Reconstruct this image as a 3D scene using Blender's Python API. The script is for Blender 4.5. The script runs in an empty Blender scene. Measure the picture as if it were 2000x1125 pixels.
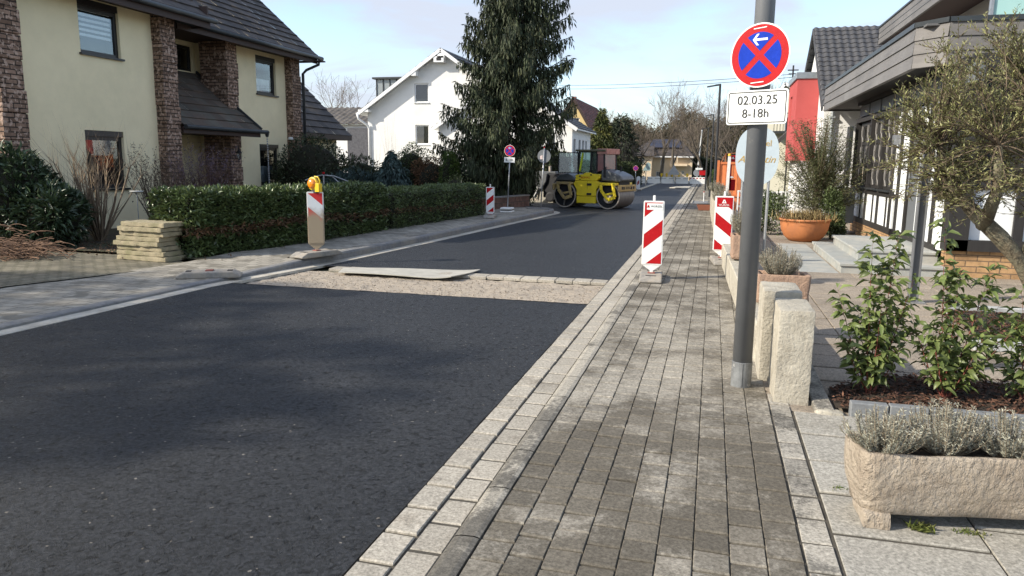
import bpy, math, random
import numpy as np
from mathutils import Vector, Matrix
from mathutils.noise import noise as vnoise
R = random.Random(7)
NR = np.random.default_rng(11)
sc = bpy.context.scene
COL = sc.collection
PI = math.pi
# ---------------------------------------------------------------- camera geometry (metres; eye height H)
H = 1.6; FPX = 1450.0
_n = lambda v: np.array(v, float) / np.linalg.norm(v)
_Y = _n([394, 241.5, FPX]); _U = -_n([-94, -8552, FPX]); _X = np.cross(_Y, _U)
if _X[0] < 0: _X = -_X
MC = np.array([_X, _Y, _U])
def ray(px, py): return MC @ np.array([px - 1000, 562.5 - py, FPX])
def G(px, py, z=0.0):
    d = ray(px, py); t = (z - H) / d[2]; return (float(d[0] * t), float(d[1] * t))
def AY(px, py, y):
    d = ray(px, py); t = y / d[1]; return (float(d[0] * t), y, float(d[2] * t + H))
def AX(px, py, x):
    d = ray(px, py); t = x / d[0]; return (x, float(d[1] * t), float(d[2] * t + H))

# ---------------------------------------------------------------- materials
MATS = {}
def nd(nt, t, **kw):
    n = nt.nodes.new(t)
    for k, v in kw.items():
        if k.startswith('i_'):
            n.inputs[k[2:].replace('_', ' ')].default_value = v
        else: setattr(n, k, v)
    return n
def mat(name, c1, c2=None, rough=0.7, scale=8.0, bump=0.0, bscale=60.0, metal=0.0, spec=0.4, tint=0.0,
        detail=6.0, stretch=None, c3=None, s3=1.5, lo=0.35, hi=0.65, lo3=.45, hi3=.7, trans=0.0, emit=None, coat=0.0, bdist=0.01, sheen=0):
    """generic procedural surface: two colours mixed by noise, optional third blotchy colour, per-vertex tint, bump"""
    if name in MATS: return MATS[name]
    m = bpy.data.materials.new(name); m.use_nodes = True; MATS[name] = m
    nt = m.node_tree; L = nt.links
    b = nt.nodes['Principled BSDF']
    b.inputs['Roughness'].default_value = rough; b.inputs['Metallic'].default_value = metal
    b.inputs['Specular IOR Level'].default_value = spec
    if coat: b.inputs['Coat Weight'].default_value = coat; b.inputs['Coat Roughness'].default_value = .1
    tc = nd(nt, 'ShaderNodeTexCoord')
    vec = tc.outputs['Object']
    if stretch:
        mp = nd(nt, 'ShaderNodeMapping'); mp.inputs['Scale'].default_value = stretch
        L.new(vec, mp.inputs['Vector']); vec = mp.outputs['Vector']
    c1 = (*c1, 1); c2 = (*(c2 or c1[:3]), 1)
    no = nd(nt, 'ShaderNodeTexNoise', i_Scale=scale, i_Detail=detail, i_Roughness=0.62); L.new(vec, no.inputs['Vector'])
    mr = nd(nt, 'ShaderNodeMapRange'); mr.inputs['From Min'].default_value = lo; mr.inputs['From Max'].default_value = hi
    L.new(no.outputs['Fac'], mr.inputs['Value'])
    mx = nd(nt, 'ShaderNodeMix', data_type='RGBA'); mx.inputs['A'].default_value = c1; mx.inputs['B'].default_value = c2
    L.new(mr.outputs['Result'], mx.inputs['Factor']); out = mx.outputs['Result']
    if c3:
        n3 = nd(nt, 'ShaderNodeTexNoise', i_Scale=s3, i_Detail=8.0, i_Roughness=0.68); L.new(tc.outputs['Object'], n3.inputs['Vector'])
        m3 = nd(nt, 'ShaderNodeMapRange'); m3.inputs['From Min'].default_value = lo3; m3.inputs['From Max'].default_value = hi3
        L.new(n3.outputs['Fac'], m3.inputs['Value'])
        x3 = nd(nt, 'ShaderNodeMix', data_type='RGBA'); x3.inputs['B'].default_value = (*c3, 1)
        L.new(m3.outputs['Result'], x3.inputs['Factor']); L.new(out, x3.inputs['A']); out = x3.outputs['Result']
    if tint:
        at = nd(nt, 'ShaderNodeAttribute', attribute_name='tint')
        mt = nd(nt, 'ShaderNodeMapRange'); mt.inputs['To Min'].default_value = 1 - tint; mt.inputs['To Max'].default_value = 1 + tint
        L.new(at.outputs['Fac'], mt.inputs['Value'])
        hv = nd(nt, 'ShaderNodeHueSaturation'); L.new(mt.outputs['Result'], hv.inputs['Value']); L.new(out, hv.inputs['Color'])
        out = hv.outputs['Color']
    L.new(out, b.inputs['Base Color'])
    if bump:
        nb = nd(nt, 'ShaderNodeTexNoise', i_Scale=bscale, i_Detail=5.0, i_Roughness=0.65); L.new(vec, nb.inputs['Vector'])
        bp = nd(nt, 'ShaderNodeBump', i_Strength=bump, i_Distance=bdist); L.new(nb.outputs['Fac'], bp.inputs['Height'])
        L.new(bp.outputs['Normal'], b.inputs['Normal'])
    if trans:
        tr = nd(nt, 'ShaderNodeBsdfTranslucent'); L.new(out, tr.inputs['Color'])
        ms = nd(nt, 'ShaderNodeMixShader'); ms.inputs['Fac'].default_value = trans
        L.new(b.outputs['BSDF'], ms.inputs[1]); L.new(tr.outputs['BSDF'], ms.inputs[2])
        L.new(ms.outputs['Shader'], nt.nodes['Material Output'].inputs['Surface'])
    return m

def bricks(name, c1, c2, mortar, bw, bh, ms=0.006, rough=.85, bump=.6, flat=False, tintn=.5, offset=.5, c3=None, dist=.02, nscale=9):
    """brick pattern; coordinates run along x+y and z on walls, x and y when flat"""
    m = bpy.data.materials.new(name); m.use_nodes = True; MATS[name] = m
    nt = m.node_tree; L = nt.links; b = nt.nodes['Principled BSDF']; b.inputs['Roughness'].default_value = rough
    b.inputs['Specular IOR Level'].default_value = .3
    tc = nd(nt, 'ShaderNodeTexCoord'); sp = nd(nt, 'ShaderNodeSeparateXYZ'); L.new(tc.outputs['Object'], sp.inputs[0])
    cb = nd(nt, 'ShaderNodeCombineXYZ')
    if flat: L.new(sp.outputs['X'], cb.inputs['X']); L.new(sp.outputs['Y'], cb.inputs['Y'])
    else:
        ad = nd(nt, 'ShaderNodeMath', operation='ADD'); L.new(sp.outputs['X'], ad.inputs[0]); L.new(sp.outputs['Y'], ad.inputs[1])
        L.new(ad.outputs[0], cb.inputs['X']); L.new(sp.outputs['Z'], cb.inputs['Y'])
    br = nd(nt, 'ShaderNodeTexBrick', offset=offset)
    br.inputs['Color1'].default_value = (*c1, 1); br.inputs['Color2'].default_value = (*c2, 1); br.inputs['Mortar'].default_value = (*mortar, 1)
    br.inputs['Scale'].default_value = 1.0; br.inputs['Mortar Size'].default_value = ms; br.inputs['Mortar Smooth'].default_value = .2
    br.inputs['Brick Width'].default_value = bw; br.inputs['Row Height'].default_value = bh; br.inputs['Bias'].default_value = 0
    L.new(cb.outputs[0], br.inputs['Vector'])
    no = nd(nt, 'ShaderNodeTexNoise', i_Scale=float(nscale), i_Detail=7.0, i_Roughness=.7); L.new(tc.outputs['Object'], no.inputs['Vector'])
    hv = nd(nt, 'ShaderNodeHueSaturation'); mr = nd(nt, 'ShaderNodeMapRange')
    mr.inputs['From Min'].default_value = .3; mr.inputs['From Max'].default_value = .7
    mr.inputs['To Min'].default_value = 1 - tintn; mr.inputs['To Max'].default_value = 1 + tintn
    L.new(no.outputs['Fac'], mr.inputs['Value']); L.new(mr.outputs['Result'], hv.inputs['Value']); L.new(br.outputs['Color'], hv.inputs['Color'])
    out = hv.outputs['Color']
    if c3:
        v = nd(nt, 'ShaderNodeTexNoise', i_Scale=float(nscale) * 2.2, i_Detail=3.0); L.new(tc.outputs['Object'], v.inputs['Vector'])
        m3 = nd(nt, 'ShaderNodeMapRange'); m3.inputs['From Min'].default_value = .55; m3.inputs['From Max'].default_value = .62; L.new(v.outputs['Fac'], m3.inputs['Value'])
        x3 = nd(nt, 'ShaderNodeMix', data_type='RGBA'); x3.inputs['B'].default_value = (*c3, 1); L.new(m3.outputs['Result'], x3.inputs['Factor']); L.new(out, x3.inputs['A']); out = x3.outputs['Result']
    L.new(out, b.inputs['Base Color'])
    mu = nd(nt, 'ShaderNodeMath', operation='MULTIPLY_ADD'); mu.inputs[1].default_value = .5
    inv = nd(nt, 'ShaderNodeMath', operation='SUBTRACT'); inv.inputs[0].default_value = 1.0; L.new(br.outputs['Fac'], inv.inputs[1])
    L.new(no.outputs['Fac'], mu.inputs[0]); L.new(inv.outputs[0], mu.inputs[2])
    bp = nd(nt, 'ShaderNodeBump', i_Strength=bump, i_Distance=dist); L.new(mu.outputs[0], bp.inputs['Height']); L.new(bp.outputs['Normal'], b.inputs['Normal'])
    return m

def glass_mat(name, tint=(.6, .7, .72), alpha=.35, rough=.02):
    m = bpy.data.materials.new(name); m.use_nodes = True; MATS[name] = m
    nt = m.node_tree; L = nt.links; nt.nodes.remove(nt.nodes['Principled BSDF'])
    tr = nd(nt, 'ShaderNodeBsdfTransparent'); tr.inputs['Color'].default_value = (*tint, 1)
    gl = nd(nt, 'ShaderNodeBsdfGlossy'); gl.inputs['Roughness'].default_value = rough; gl.inputs['Color'].default_value = (.9, .93, .95, 1)
    fr = nd(nt, 'ShaderNodeFresnel'); fr.inputs['IOR'].default_value = 1.5
    ad = nd(nt, 'ShaderNodeMath', operation='ADD', use_clamp=True); ad.inputs[1].default_value = alpha; L.new(fr.outputs[0], ad.inputs[0])
    mx = nd(nt, 'ShaderNodeMixShader'); L.new(ad.outputs[0], mx.inputs[0]); L.new(tr.outputs[0], mx.inputs[1]); L.new(gl.outputs[0], mx.inputs[2])
    L.new(mx.outputs[0], nt.nodes['Material Output'].inputs['Surface'])
    return m

# ---------------------------------------------------------------- objects
def tag(o, label=None, cat=None, group=None, kind=None):
    if label: o['label'] = label
    if cat: o['category'] = cat
    if group: o['group'] = group
    if kind: o['kind'] = kind
    return o
def thing(name, label, cat, loc=(0, 0, 0), group=None, rz=0):
    o = bpy.data.objects.new(name, None); COL.objects.link(o); o.empty_display_size = .2
    o.location = loc; o.rotation_euler = (0, 0, rz)
    return tag(o, label, cat, group)
def base_of(o):
    v = Vector((0, 0, 0))
    while o is not None: v = v + o.location; o = o.parent
    return v
def link(name, me, m, parent=None, smooth=False):
    o = bpy.data.objects.new(name, me); COL.objects.link(o)
    if m is not None:
        for mm in (m if isinstance(m, (list, tuple)) else [m]): me.materials.append(mm)
    me.polygons.foreach_set('use_smooth', [bool(smooth)] * len(me.polygons))
    if parent is not None: o.parent = parent
    return o
def npmesh(name, V, F, m, parent=None, tint=None, smooth=False, world=True, mi=None):
    """V (n,3), F list of int arrays (k columns each)"""
    V = np.asarray(V, float)
    if world and parent is not None: V = V - np.array(base_of(parent))
    me = bpy.data.meshes.new(name); me.vertices.add(len(V)); me.vertices.foreach_set('co', V.ravel())
    if not isinstance(F, (list, tuple)): F = [F]
    F = [np.asarray(f, int) for f in F if len(f)]
    tot = sum(f.size for f in F); npol = sum(len(f) for f in F)
    me.loops.add(tot); me.polygons.add(npol)
    me.loops.foreach_set('vertex_index', np.concatenate([f.ravel() for f in F]))
    ls = []; s = 0
    for f in F:
        k = f.shape[1]; ls.append(np.arange(len(f)) * k + s); s += f.size
    me.polygons.foreach_set('loop_start', np.concatenate(ls))
    me.update(calc_edges=True)
    if tint is not None:
        a = me.attributes.new('tint', 'FLOAT', 'POINT'); a.data.foreach_set('value', np.asarray(tint, np.float32))
    if mi is not None: me.polygons.foreach_set('material_index', np.asarray(mi, int))
    return link(name, me, m, parent, smooth)

class MB:
    def __init__(s): s.v = []; s.f = []; s.t = []; s.mi = []; s.cm = 0
    def add(s, vs, fs, t=.5):
        b = len(s.v); s.v += [tuple(map(float, v)) for v in vs]; s.t += [t] * len(vs)
        for f in fs: s.f.append(tuple(i + b for i in f)); s.mi.append(s.cm)
        return s
    def box(s, x0, x1, y0, y1, z0, z1, t=.5):
        if x0 > x1: x0, x1 = x1, x0
        if y0 > y1: y0, y1 = y1, y0
        if z0 > z1: z0, z1 = z1, z0
        return s.add([(x0, y0, z0), (x1, y0, z0), (x1, y1, z0), (x0, y1, z0), (x0, y0, z1), (x1, y0, z1), (x1, y1, z1), (x0, y1, z1)],
                     [(0, 3, 2, 1), (4, 5, 6, 7), (0, 1, 5, 4), (1, 2, 6, 5), (2, 3, 7, 6), (3, 0, 4, 7)], t)
    def obox(s, c, hx, hy, hz, M=None, t=.5):
        M = M or Matrix.Identity(3); c = Vector(c); vs = []
        for z in (-1, 1):
            for x, y in ((-1, -1), (1, -1), (1, 1), (-1, 1)): vs.append(c + M @ Vector((x * hx, y * hy, z * hz)))
        return s.add(vs, [(0, 3, 2, 1), (4, 5, 6, 7), (0, 1, 5, 4), (1, 2, 6, 5), (2, 3, 7, 6), (3, 0, 4, 7)], t)
    def prism(s, poly, ext, t=.5):
        """poly: list of 3D points, extruded by vector ext"""
        n = len(poly); P = [Vector(p) for p in poly]; e = Vector(ext)
        return s.add(P + [p + e for p in P], [tuple(range(n)), tuple(range(2 * n - 1, n - 1, -1))] + [(i, (i + 1) % n, (i + 1) % n + n, i + n)[::-1] for i in range(n)], t)
    def beam(s, a, b, w, h, t=.5, up=(0, 0, 1)):
        a = Vector(a); b = Vector(b); d = (b - a); L = d.length; d.normalize(); u = Vector(up)
        r = d.cross(u)
        if r.length < 1e-4: r = Vector((1, 0, 0))
        r.normalize(); u = r.cross(d)
        M = Matrix((r, d, u)).transposed()
        return s.obox((a + b) / 2, w / 2, L / 2, h / 2, M, t)
    def tube(s, pts, rad, n=8, caps=True, t=.5):
        P = [Vector(p) for p in pts]; k = len(P)
        if not isinstance(rad, (list, tuple)): rad = [rad] * k
        vs = []; pr = None
        for i in range(k):
            d = (P[min(i + 1, k - 1)] - P[max(i - 1, 0)]).normalized()
            if pr is None: pr = d.orthogonal().normalized()
            pr = (pr - d * pr.dot(d));
            pr = pr.normalized() if pr.length > 1e-6 else d.orthogonal().normalized()
            q = d.cross(pr)
            for j in range(n):
                a = 2 * PI * j / n; vs.append(P[i] + (pr * math.cos(a) + q * math.sin(a)) * rad[i])
        fs = [(i * n + j, i * n + (j + 1) % n, (i + 1) * n + (j + 1) % n, (i + 1) * n + j) for i in range(k - 1) for j in range(n)]
        if caps: fs += [tuple(range(n))[::-1], tuple(range((k - 1) * n, k * n))]
        return s.add(vs, fs, t)
    def lathe(s, prof, c=(0, 0, 0), n=24, axis='z', t=.5, M=None, caps=True):
        vs = []; c = Vector(c)
        for r, z in prof:
            for j in range(n):
                a = 2 * PI * j / n; v = Vector((r * math.cos(a), r * math.sin(a), z))
                if axis == 'x': v = Vector((v.z, v.x, v.y))
                if axis == 'y': v = Vector((v.x, v.z, v.y))
                if M: v = M @ v
                vs.append(c + v)
        k = len(prof)
        fs = [(i * n + j, i * n + (j + 1) % n, (i + 1) * n + (j + 1) % n, (i + 1) * n + j) for i in range(k - 1) for j in range(n)]
        if caps and prof[0][0] > 1e-5: fs.append(tuple(range(n))[::-1])
        if caps and prof[-1][0] > 1e-5: fs.append(tuple(range((k - 1) * n, k * n)))
        return s.add(vs, fs, t)
    def build(s, name, m, parent=None, bevel=0, smooth=False, seg=1, sub=0, world=True):
        off = base_of(parent) if (parent is not None and world) else Vector((0, 0, 0))
        me = bpy.data.meshes.new(name); me.from_pydata([(v[0] - off.x, v[1] - off.y, v[2] - off.z) for v in s.v], [], s.f)
        a = me.attributes.new('tint', 'FLOAT', 'POINT'); a.data.foreach_set('value', s.t)
        me.polygons.foreach_set('material_index', s.mi)
        o = link(name, me, m, parent, smooth)
        if bevel:
            b = o.modifiers.new('bevel', 'BEVEL'); b.width = bevel; b.segments = seg; b.limit_method = 'ANGLE'; b.angle_limit = .6
        return o
def copy_tree(o, parent=None):
    c = o.copy(); COL.objects.link(c)
    if parent is not None: c.parent = parent
    for ch in list(o.children): copy_tree(ch, c)
    return c

# ---------------------------------------------------------------- vegetation builders (vectorised)
def unit(a): return a / np.maximum(np.linalg.norm(a, axis=-1, keepdims=True), 1e-9)
def leaves(name, P, D, Ln, Wd, m, parent, tint=None, fold=.25, droop=.25, rich=False, N=None):
    """one small folded leaf at each point P, pointing along D"""
    P = np.asarray(P, float); n = len(P); D = unit(np.asarray(D, float))
    Ln = np.broadcast_to(Ln, n).reshape(-1, 1); Wd = np.broadcast_to(Wd, n).reshape(-1, 1)
    up = NR.normal(size=(n, 3)) * .6 + np.array([0, 0, 1.0]) if N is None else N
    S = unit(np.cross(D, up)); U = np.cross(S, D)
    tint = NR.random(n) if tint is None else tint
    if not rich:
        V = np.stack([P, P + D * Ln * .45 + S * Wd * .5 + U * Wd * fold, P + D * Ln - U * Ln * droop, P + D * Ln * .45 - S * Wd * .5 + U * Wd * fold], 1)
        b = np.arange(n)[:, None] * 4
        return npmesh(name, V.reshape(-1, 3), [np.concatenate([b + [0, 1, 2], b + [0, 2, 3]])], m, parent, np.repeat(tint, 4), True)
    C = P + D * Ln * .45; T = P + D * Ln * .93 - U * Ln * droop
    V = np.stack([P, C + S * Wd * .5 + U * Wd * fold, C, C - S * Wd * .5 + U * Wd * fold,
                  P + D * Ln * .75 - U * Ln * droop * .5 + S * Wd * .33 + U * Wd * fold * .6, P + D * Ln * .75 - U * Ln * droop * .5,
                  P + D * Ln * .75 - U * Ln * droop * .5 - S * Wd * .33 + U * Wd * fold * .6, T], 1)
    b = np.arange(n)[:, None] * 8
    return npmesh(name, V.reshape(-1, 3), [np.concatenate([b + [0, 2, 1], b + [0, 3, 2], b + [4, 5, 7], b + [5, 6, 7]]),
                                            np.concatenate([b + [1, 2, 5, 4], b + [2, 3, 6, 5]])], m, parent, np.repeat(tint, 8), True)
def segmesh(name, segs, m, parent, n=4, world=True):
    """segs: (k,8) p0 p1 r0 r1 -> little tapered tubes in one mesh"""
    S = np.asarray(segs, float); k = len(S); a = S[:, :3]; b = S[:, 3:6]; d = unit(b - a)
    ref = np.where(np.abs(d[:, 2:3]) < .9, np.array([[0, 0, 1.]]), np.array([[1., 0, 0]])); u = unit(np.cross(d, ref)); w = np.cross(d, u)
    V = np.zeros((k, 2 * n, 3))
    for j in range(n):
        o = u * math.cos(2 * PI * j / n) + w * math.sin(2 * PI * j / n)
        V[:, j] = a + o * S[:, 6:7]; V[:, n + j] = b + o * S[:, 7:8]
    B = np.arange(k)[:, None] * 2 * n
    F = np.concatenate([B + [j, (j + 1) % n, n + (j + 1) % n, n + j] for j in range(n)])
    return npmesh(name, V.reshape(-1, 3), [F], m, parent, np.repeat(NR.random(k), 2 * n), True, world)
def grow(segs, p, d, L, r, depth, rnd, spread=.6, nb=3, up=.15, shrink=.68, bend=.25, tips=None, steps=3):
    p = Vector(p); d = Vector(d).normalized(); r1 = r
    for i in range(steps):
        q = p + d * (L / steps); r2 = r1 * (.86 if depth else .6)
        segs.append((*p, *q, r1, r2)); p = q; r1 = r2
        d = (d + Vector((rnd.gauss(0, bend), rnd.gauss(0, bend), rnd.gauss(0, bend) + up)) * .5).normalized()
        if depth > 0 and i > 0 and rnd.random() < .6:
            side = d.orthogonal().normalized(); side.rotate(Matrix.Rotation(rnd.uniform(0, 2 * PI), 3, d))
            grow(segs, p, d + side * spread * rnd.uniform(.8, 1.5), L * shrink * rnd.uniform(.6, .95), r1 * .5, depth - 1, rnd, spread, nb, up, shrink, bend, tips, steps)
    if depth <= 0:
        if tips is not None: tips.append((*p, *d))
        return
    for k in range(nb):
        side = d.orthogonal().normalized(); side.rotate(Matrix.Rotation(2 * PI * k / nb + rnd.uniform(-.5, .5), 3, d))
        grow(segs, p, d + side * spread * rnd.uniform(.6, 1.2), L * shrink * rnd.uniform(.8, 1.1), r1 * .72, depth - 1, rnd, spread, nb, up, shrink, bend, tips, steps)
# ================================================================ camera, sun, sky
cam_d = bpy.data.cameras.new('camera'); cam = bpy.data.objects.new('camera', cam_d); COL.objects.link(cam); sc.camera = cam
cam_d.sensor_width = 36; cam_d.lens = 36 * FPX / 2000; cam_d.clip_start = .05; cam_d.clip_end = 3000
Rm = Matrix([[MC[0][0], MC[0][1], -MC[0][2]], [MC[1][0], MC[1][1], -MC[1][2]], [MC[2][0], MC[2][1], -MC[2][2]]])
cam.matrix_world = Matrix.Translation((0, 0, H)) @ Rm.to_4x4()
SUN_EL = math.radians(31); SD = Vector((-.86, -.51, 0)).normalized()
sun_d = bpy.data.lights.new('sun', 'SUN'); sun_d.energy = 3.4; sun_d.angle = math.radians(.55); sun_d.color = (1, .915, .78)
sun = bpy.data.objects.new('sun', sun_d); COL.objects.link(sun)
sdir = Vector((SD.x * math.cos(SUN_EL), SD.y * math.cos(SUN_EL), math.sin(SUN_EL)))
sun.rotation_euler = sdir.to_track_quat('Z', 'Y').to_euler(); sun.location = (-20, -12, 20)
w = bpy.data.worlds.new('World'); sc.world = w; w.use_nodes = True; nt = w.node_tree; L = nt.links
bg = nt.nodes['Background']; bg.inputs['Strength'].default_value = .15
sky = nd(nt, 'ShaderNodeTexSky', sky_type='NISHITA', sun_disc=False, sun_elevation=SUN_EL, sun_rotation=math.atan2(SD.x, SD.y) % (2 * PI), altitude=120, air_density=1.0, dust_density=1.2, ozone_density=1.9)
tc = nd(nt, 'ShaderNodeTexCoord'); mp = nd(nt, 'ShaderNodeMapping'); mp.inputs['Scale'].default_value = (1.6, 1.6, 6.5); mp.inputs['Rotation'].default_value = (0.12, .1, .4)
L.new(tc.outputs['Generated'], mp.inputs[0])
cn = nd(nt, 'ShaderNodeTexNoise', i_Scale=1.7, i_Detail=7.0, i_Roughness=.55, i_Distortion=.5); L.new(mp.outputs[0], cn.inputs['Vector'])
cr = nd(nt, 'ShaderNodeMapRange', interpolation_type='SMOOTHSTEP'); cr.inputs['From Min'].default_value = .40; cr.inputs['From Max'].default_value = .62; cr.inputs['To Min'].default_value = .15; cr.inputs['To Max'].default_value = .92
L.new(cn.outputs['Fac'], cr.inputs['Value'])
cm = nd(nt, 'ShaderNodeMix', data_type='RGBA'); cm.inputs['B'].default_value = (2.45, 2.62, 3.05, 1)
L.new(cr.outputs[0], cm.inputs['Factor']); L.new(sky.outputs[0], cm.inputs['A']); L.new(cm.outputs['Result'], bg.inputs['Color'])
sc.view_settings.view_transform = 'Standard'; sc.view_settings.look = 'None'; sc.view_settings.exposure = 1.0; sc.view_settings.gamma = 1
sc.cycles.max_bounces = 6; sc.cycles.transparent_max_bounces = 12; sc.cycles.use_denoising = True

# ================================================================ ground materials
def asphalt(name, base=.035, hi=.06):
    m = bpy.data.materials.new(name); m.use_nodes = True; nt = m.node_tree; L = nt.links; b = nt.nodes['Principled BSDF']
    b.inputs['Roughness'].default_value = .6; b.inputs['Specular IOR Level'].default_value = .3
    tc = nd(nt, 'ShaderNodeTexCoord')
    big = nd(nt, 'ShaderNodeTexNoise', i_Scale=.55, i_Detail=5.0, i_Roughness=.6); L.new(tc.outputs['Object'], big.inputs['Vector'])
    vo = nd(nt, 'ShaderNodeTexVoronoi', i_Scale=88.0); L.new(tc.outputs['Object'], vo.inputs['Vector'])
    fi = nd(nt, 'ShaderNodeTexNoise', i_Scale=34.0, i_Detail=8.0, i_Roughness=.8); L.new(tc.outputs['Object'], fi.inputs['Vector'])
    m1 = nd(nt, 'ShaderNodeMix', data_type='RGBA'); m1.inputs['A'].default_value = (base * .86, base * .95, base * 1.12, 1); m1.inputs['B'].default_value = (hi * .92, hi * .98, hi * 1.06, 1)
    ml = nd(nt, 'ShaderNodeMapRange'); ml.inputs['From Min'].default_value = .4; ml.inputs['From Max'].default_value = .75; L.new(fi.outputs['Fac'], ml.inputs['Value'])
    mu = nd(nt, 'ShaderNodeMath', operation='MULTIPLY'); L.new(ml.outputs[0], mu.inputs[0]); L.new(big.outputs['Fac'], mu.inputs[1])
    mu2 = nd(nt, 'ShaderNodeMath', operation='MULTIPLY'); mu2.inputs[1].default_value = 1.7; L.new(mu.outputs[0], mu2.inputs[0]); L.new(mu2.outputs[0], m1.inputs['Factor'])
    # pale chips in a few cells
    sr = nd(nt, 'ShaderNodeSeparateColor'); L.new(vo.outputs['Color'], sr.inputs[0])
    gt = nd(nt, 'ShaderNodeMath', operation='GREATER_THAN'); gt.inputs[1].default_value = .998; L.new(sr.outputs[0], gt.inputs[0])
    ch = nd(nt, 'ShaderNodeMix', data_type='RGBA'); ch.inputs['B'].default_value = (.22, .2, .17, 1); L.new(gt.outputs[0], ch.inputs['Factor']); L.new(m1.outputs['Result'], ch.inputs['A'])
    L.new(ch.outputs['Result'], b.inputs['Base Color'])
    # aggregate: stones of uneven height, dark open pores between them
    pn = nd(nt, 'ShaderNodeTexNoise', i_Scale=19.0, i_Detail=5.0, i_Roughness=.72, i_Distortion=.5); L.new(tc.outputs['Object'], pn.inputs['Vector'])
    pr = nd(nt, 'ShaderNodeMapRange'); pr.inputs['From Min'].default_value = .36; pr.inputs['From Max'].default_value = .43; L.new(pn.outputs['Fac'], pr.inputs['Value'])
    v2 = nd(nt, 'ShaderNodeTexVoronoi', i_Scale=68.0); L.new(tc.outputs['Object'], v2.inputs['Vector'])
    sc2 = nd(nt, 'ShaderNodeSeparateColor'); L.new(v2.outputs['Color'], sc2.inputs[0])
    n6 = nd(nt, 'ShaderNodeTexNoise', i_Scale=120.0, i_Detail=5.0, i_Roughness=.8); L.new(tc.outputs['Object'], n6.inputs['Vector'])
    h1 = nd(nt, 'ShaderNodeMath', operation='MULTIPLY_ADD'); h1.inputs[1].default_value = .45; L.new(sc2.outputs[1], h1.inputs[0]); L.new(n6.outputs['Fac'], h1.inputs[2])
    ad = nd(nt, 'ShaderNodeMath', operation='MULTIPLY_ADD'); ad.inputs[1].default_value = 1.3; L.new(pr.outputs[0], ad.inputs[0]); L.new(h1.outputs[0], ad.inputs[2])
    bp = nd(nt, 'ShaderNodeBump', i_Strength=1.0, i_Distance=.02); L.new(ad.outputs[0], bp.inputs['Height']); L.new(bp.outputs[0], b.inputs['Normal'])
    dk = nd(nt, 'ShaderNodeMapRange'); dk.inputs['To Min'].default_value = .22; dk.inputs['To Max'].default_value = 1.0; L.new(pr.outputs[0], dk.inputs['Value'])
    tv = nd(nt, 'ShaderNodeMapRange'); tv.inputs['To Min'].default_value = .55; tv.inputs['To Max'].default_value = 1.55; L.new(sc2.outputs[0], tv.inputs['Value'])
    tm = nd(nt, 'ShaderNodeMath', operation='MULTIPLY'); L.new(dk.outputs[0], tm.inputs[0]); L.new(tv.outputs[0], tm.inputs[1])
    hs = nd(nt, 'ShaderNodeHueSaturation'); L.new(tm.outputs[0], hs.inputs['Value']); L.new(ch.outputs['Result'], hs.inputs['Color']); L.new(hs.outputs['Color'], b.inputs['Base Color'])
    MATS[name] = m; return m
M_ASPH = asphalt('asphalt', .024, .066)
M_ASPH2 = asphalt('asphalt_worn', .045, .075)
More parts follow.
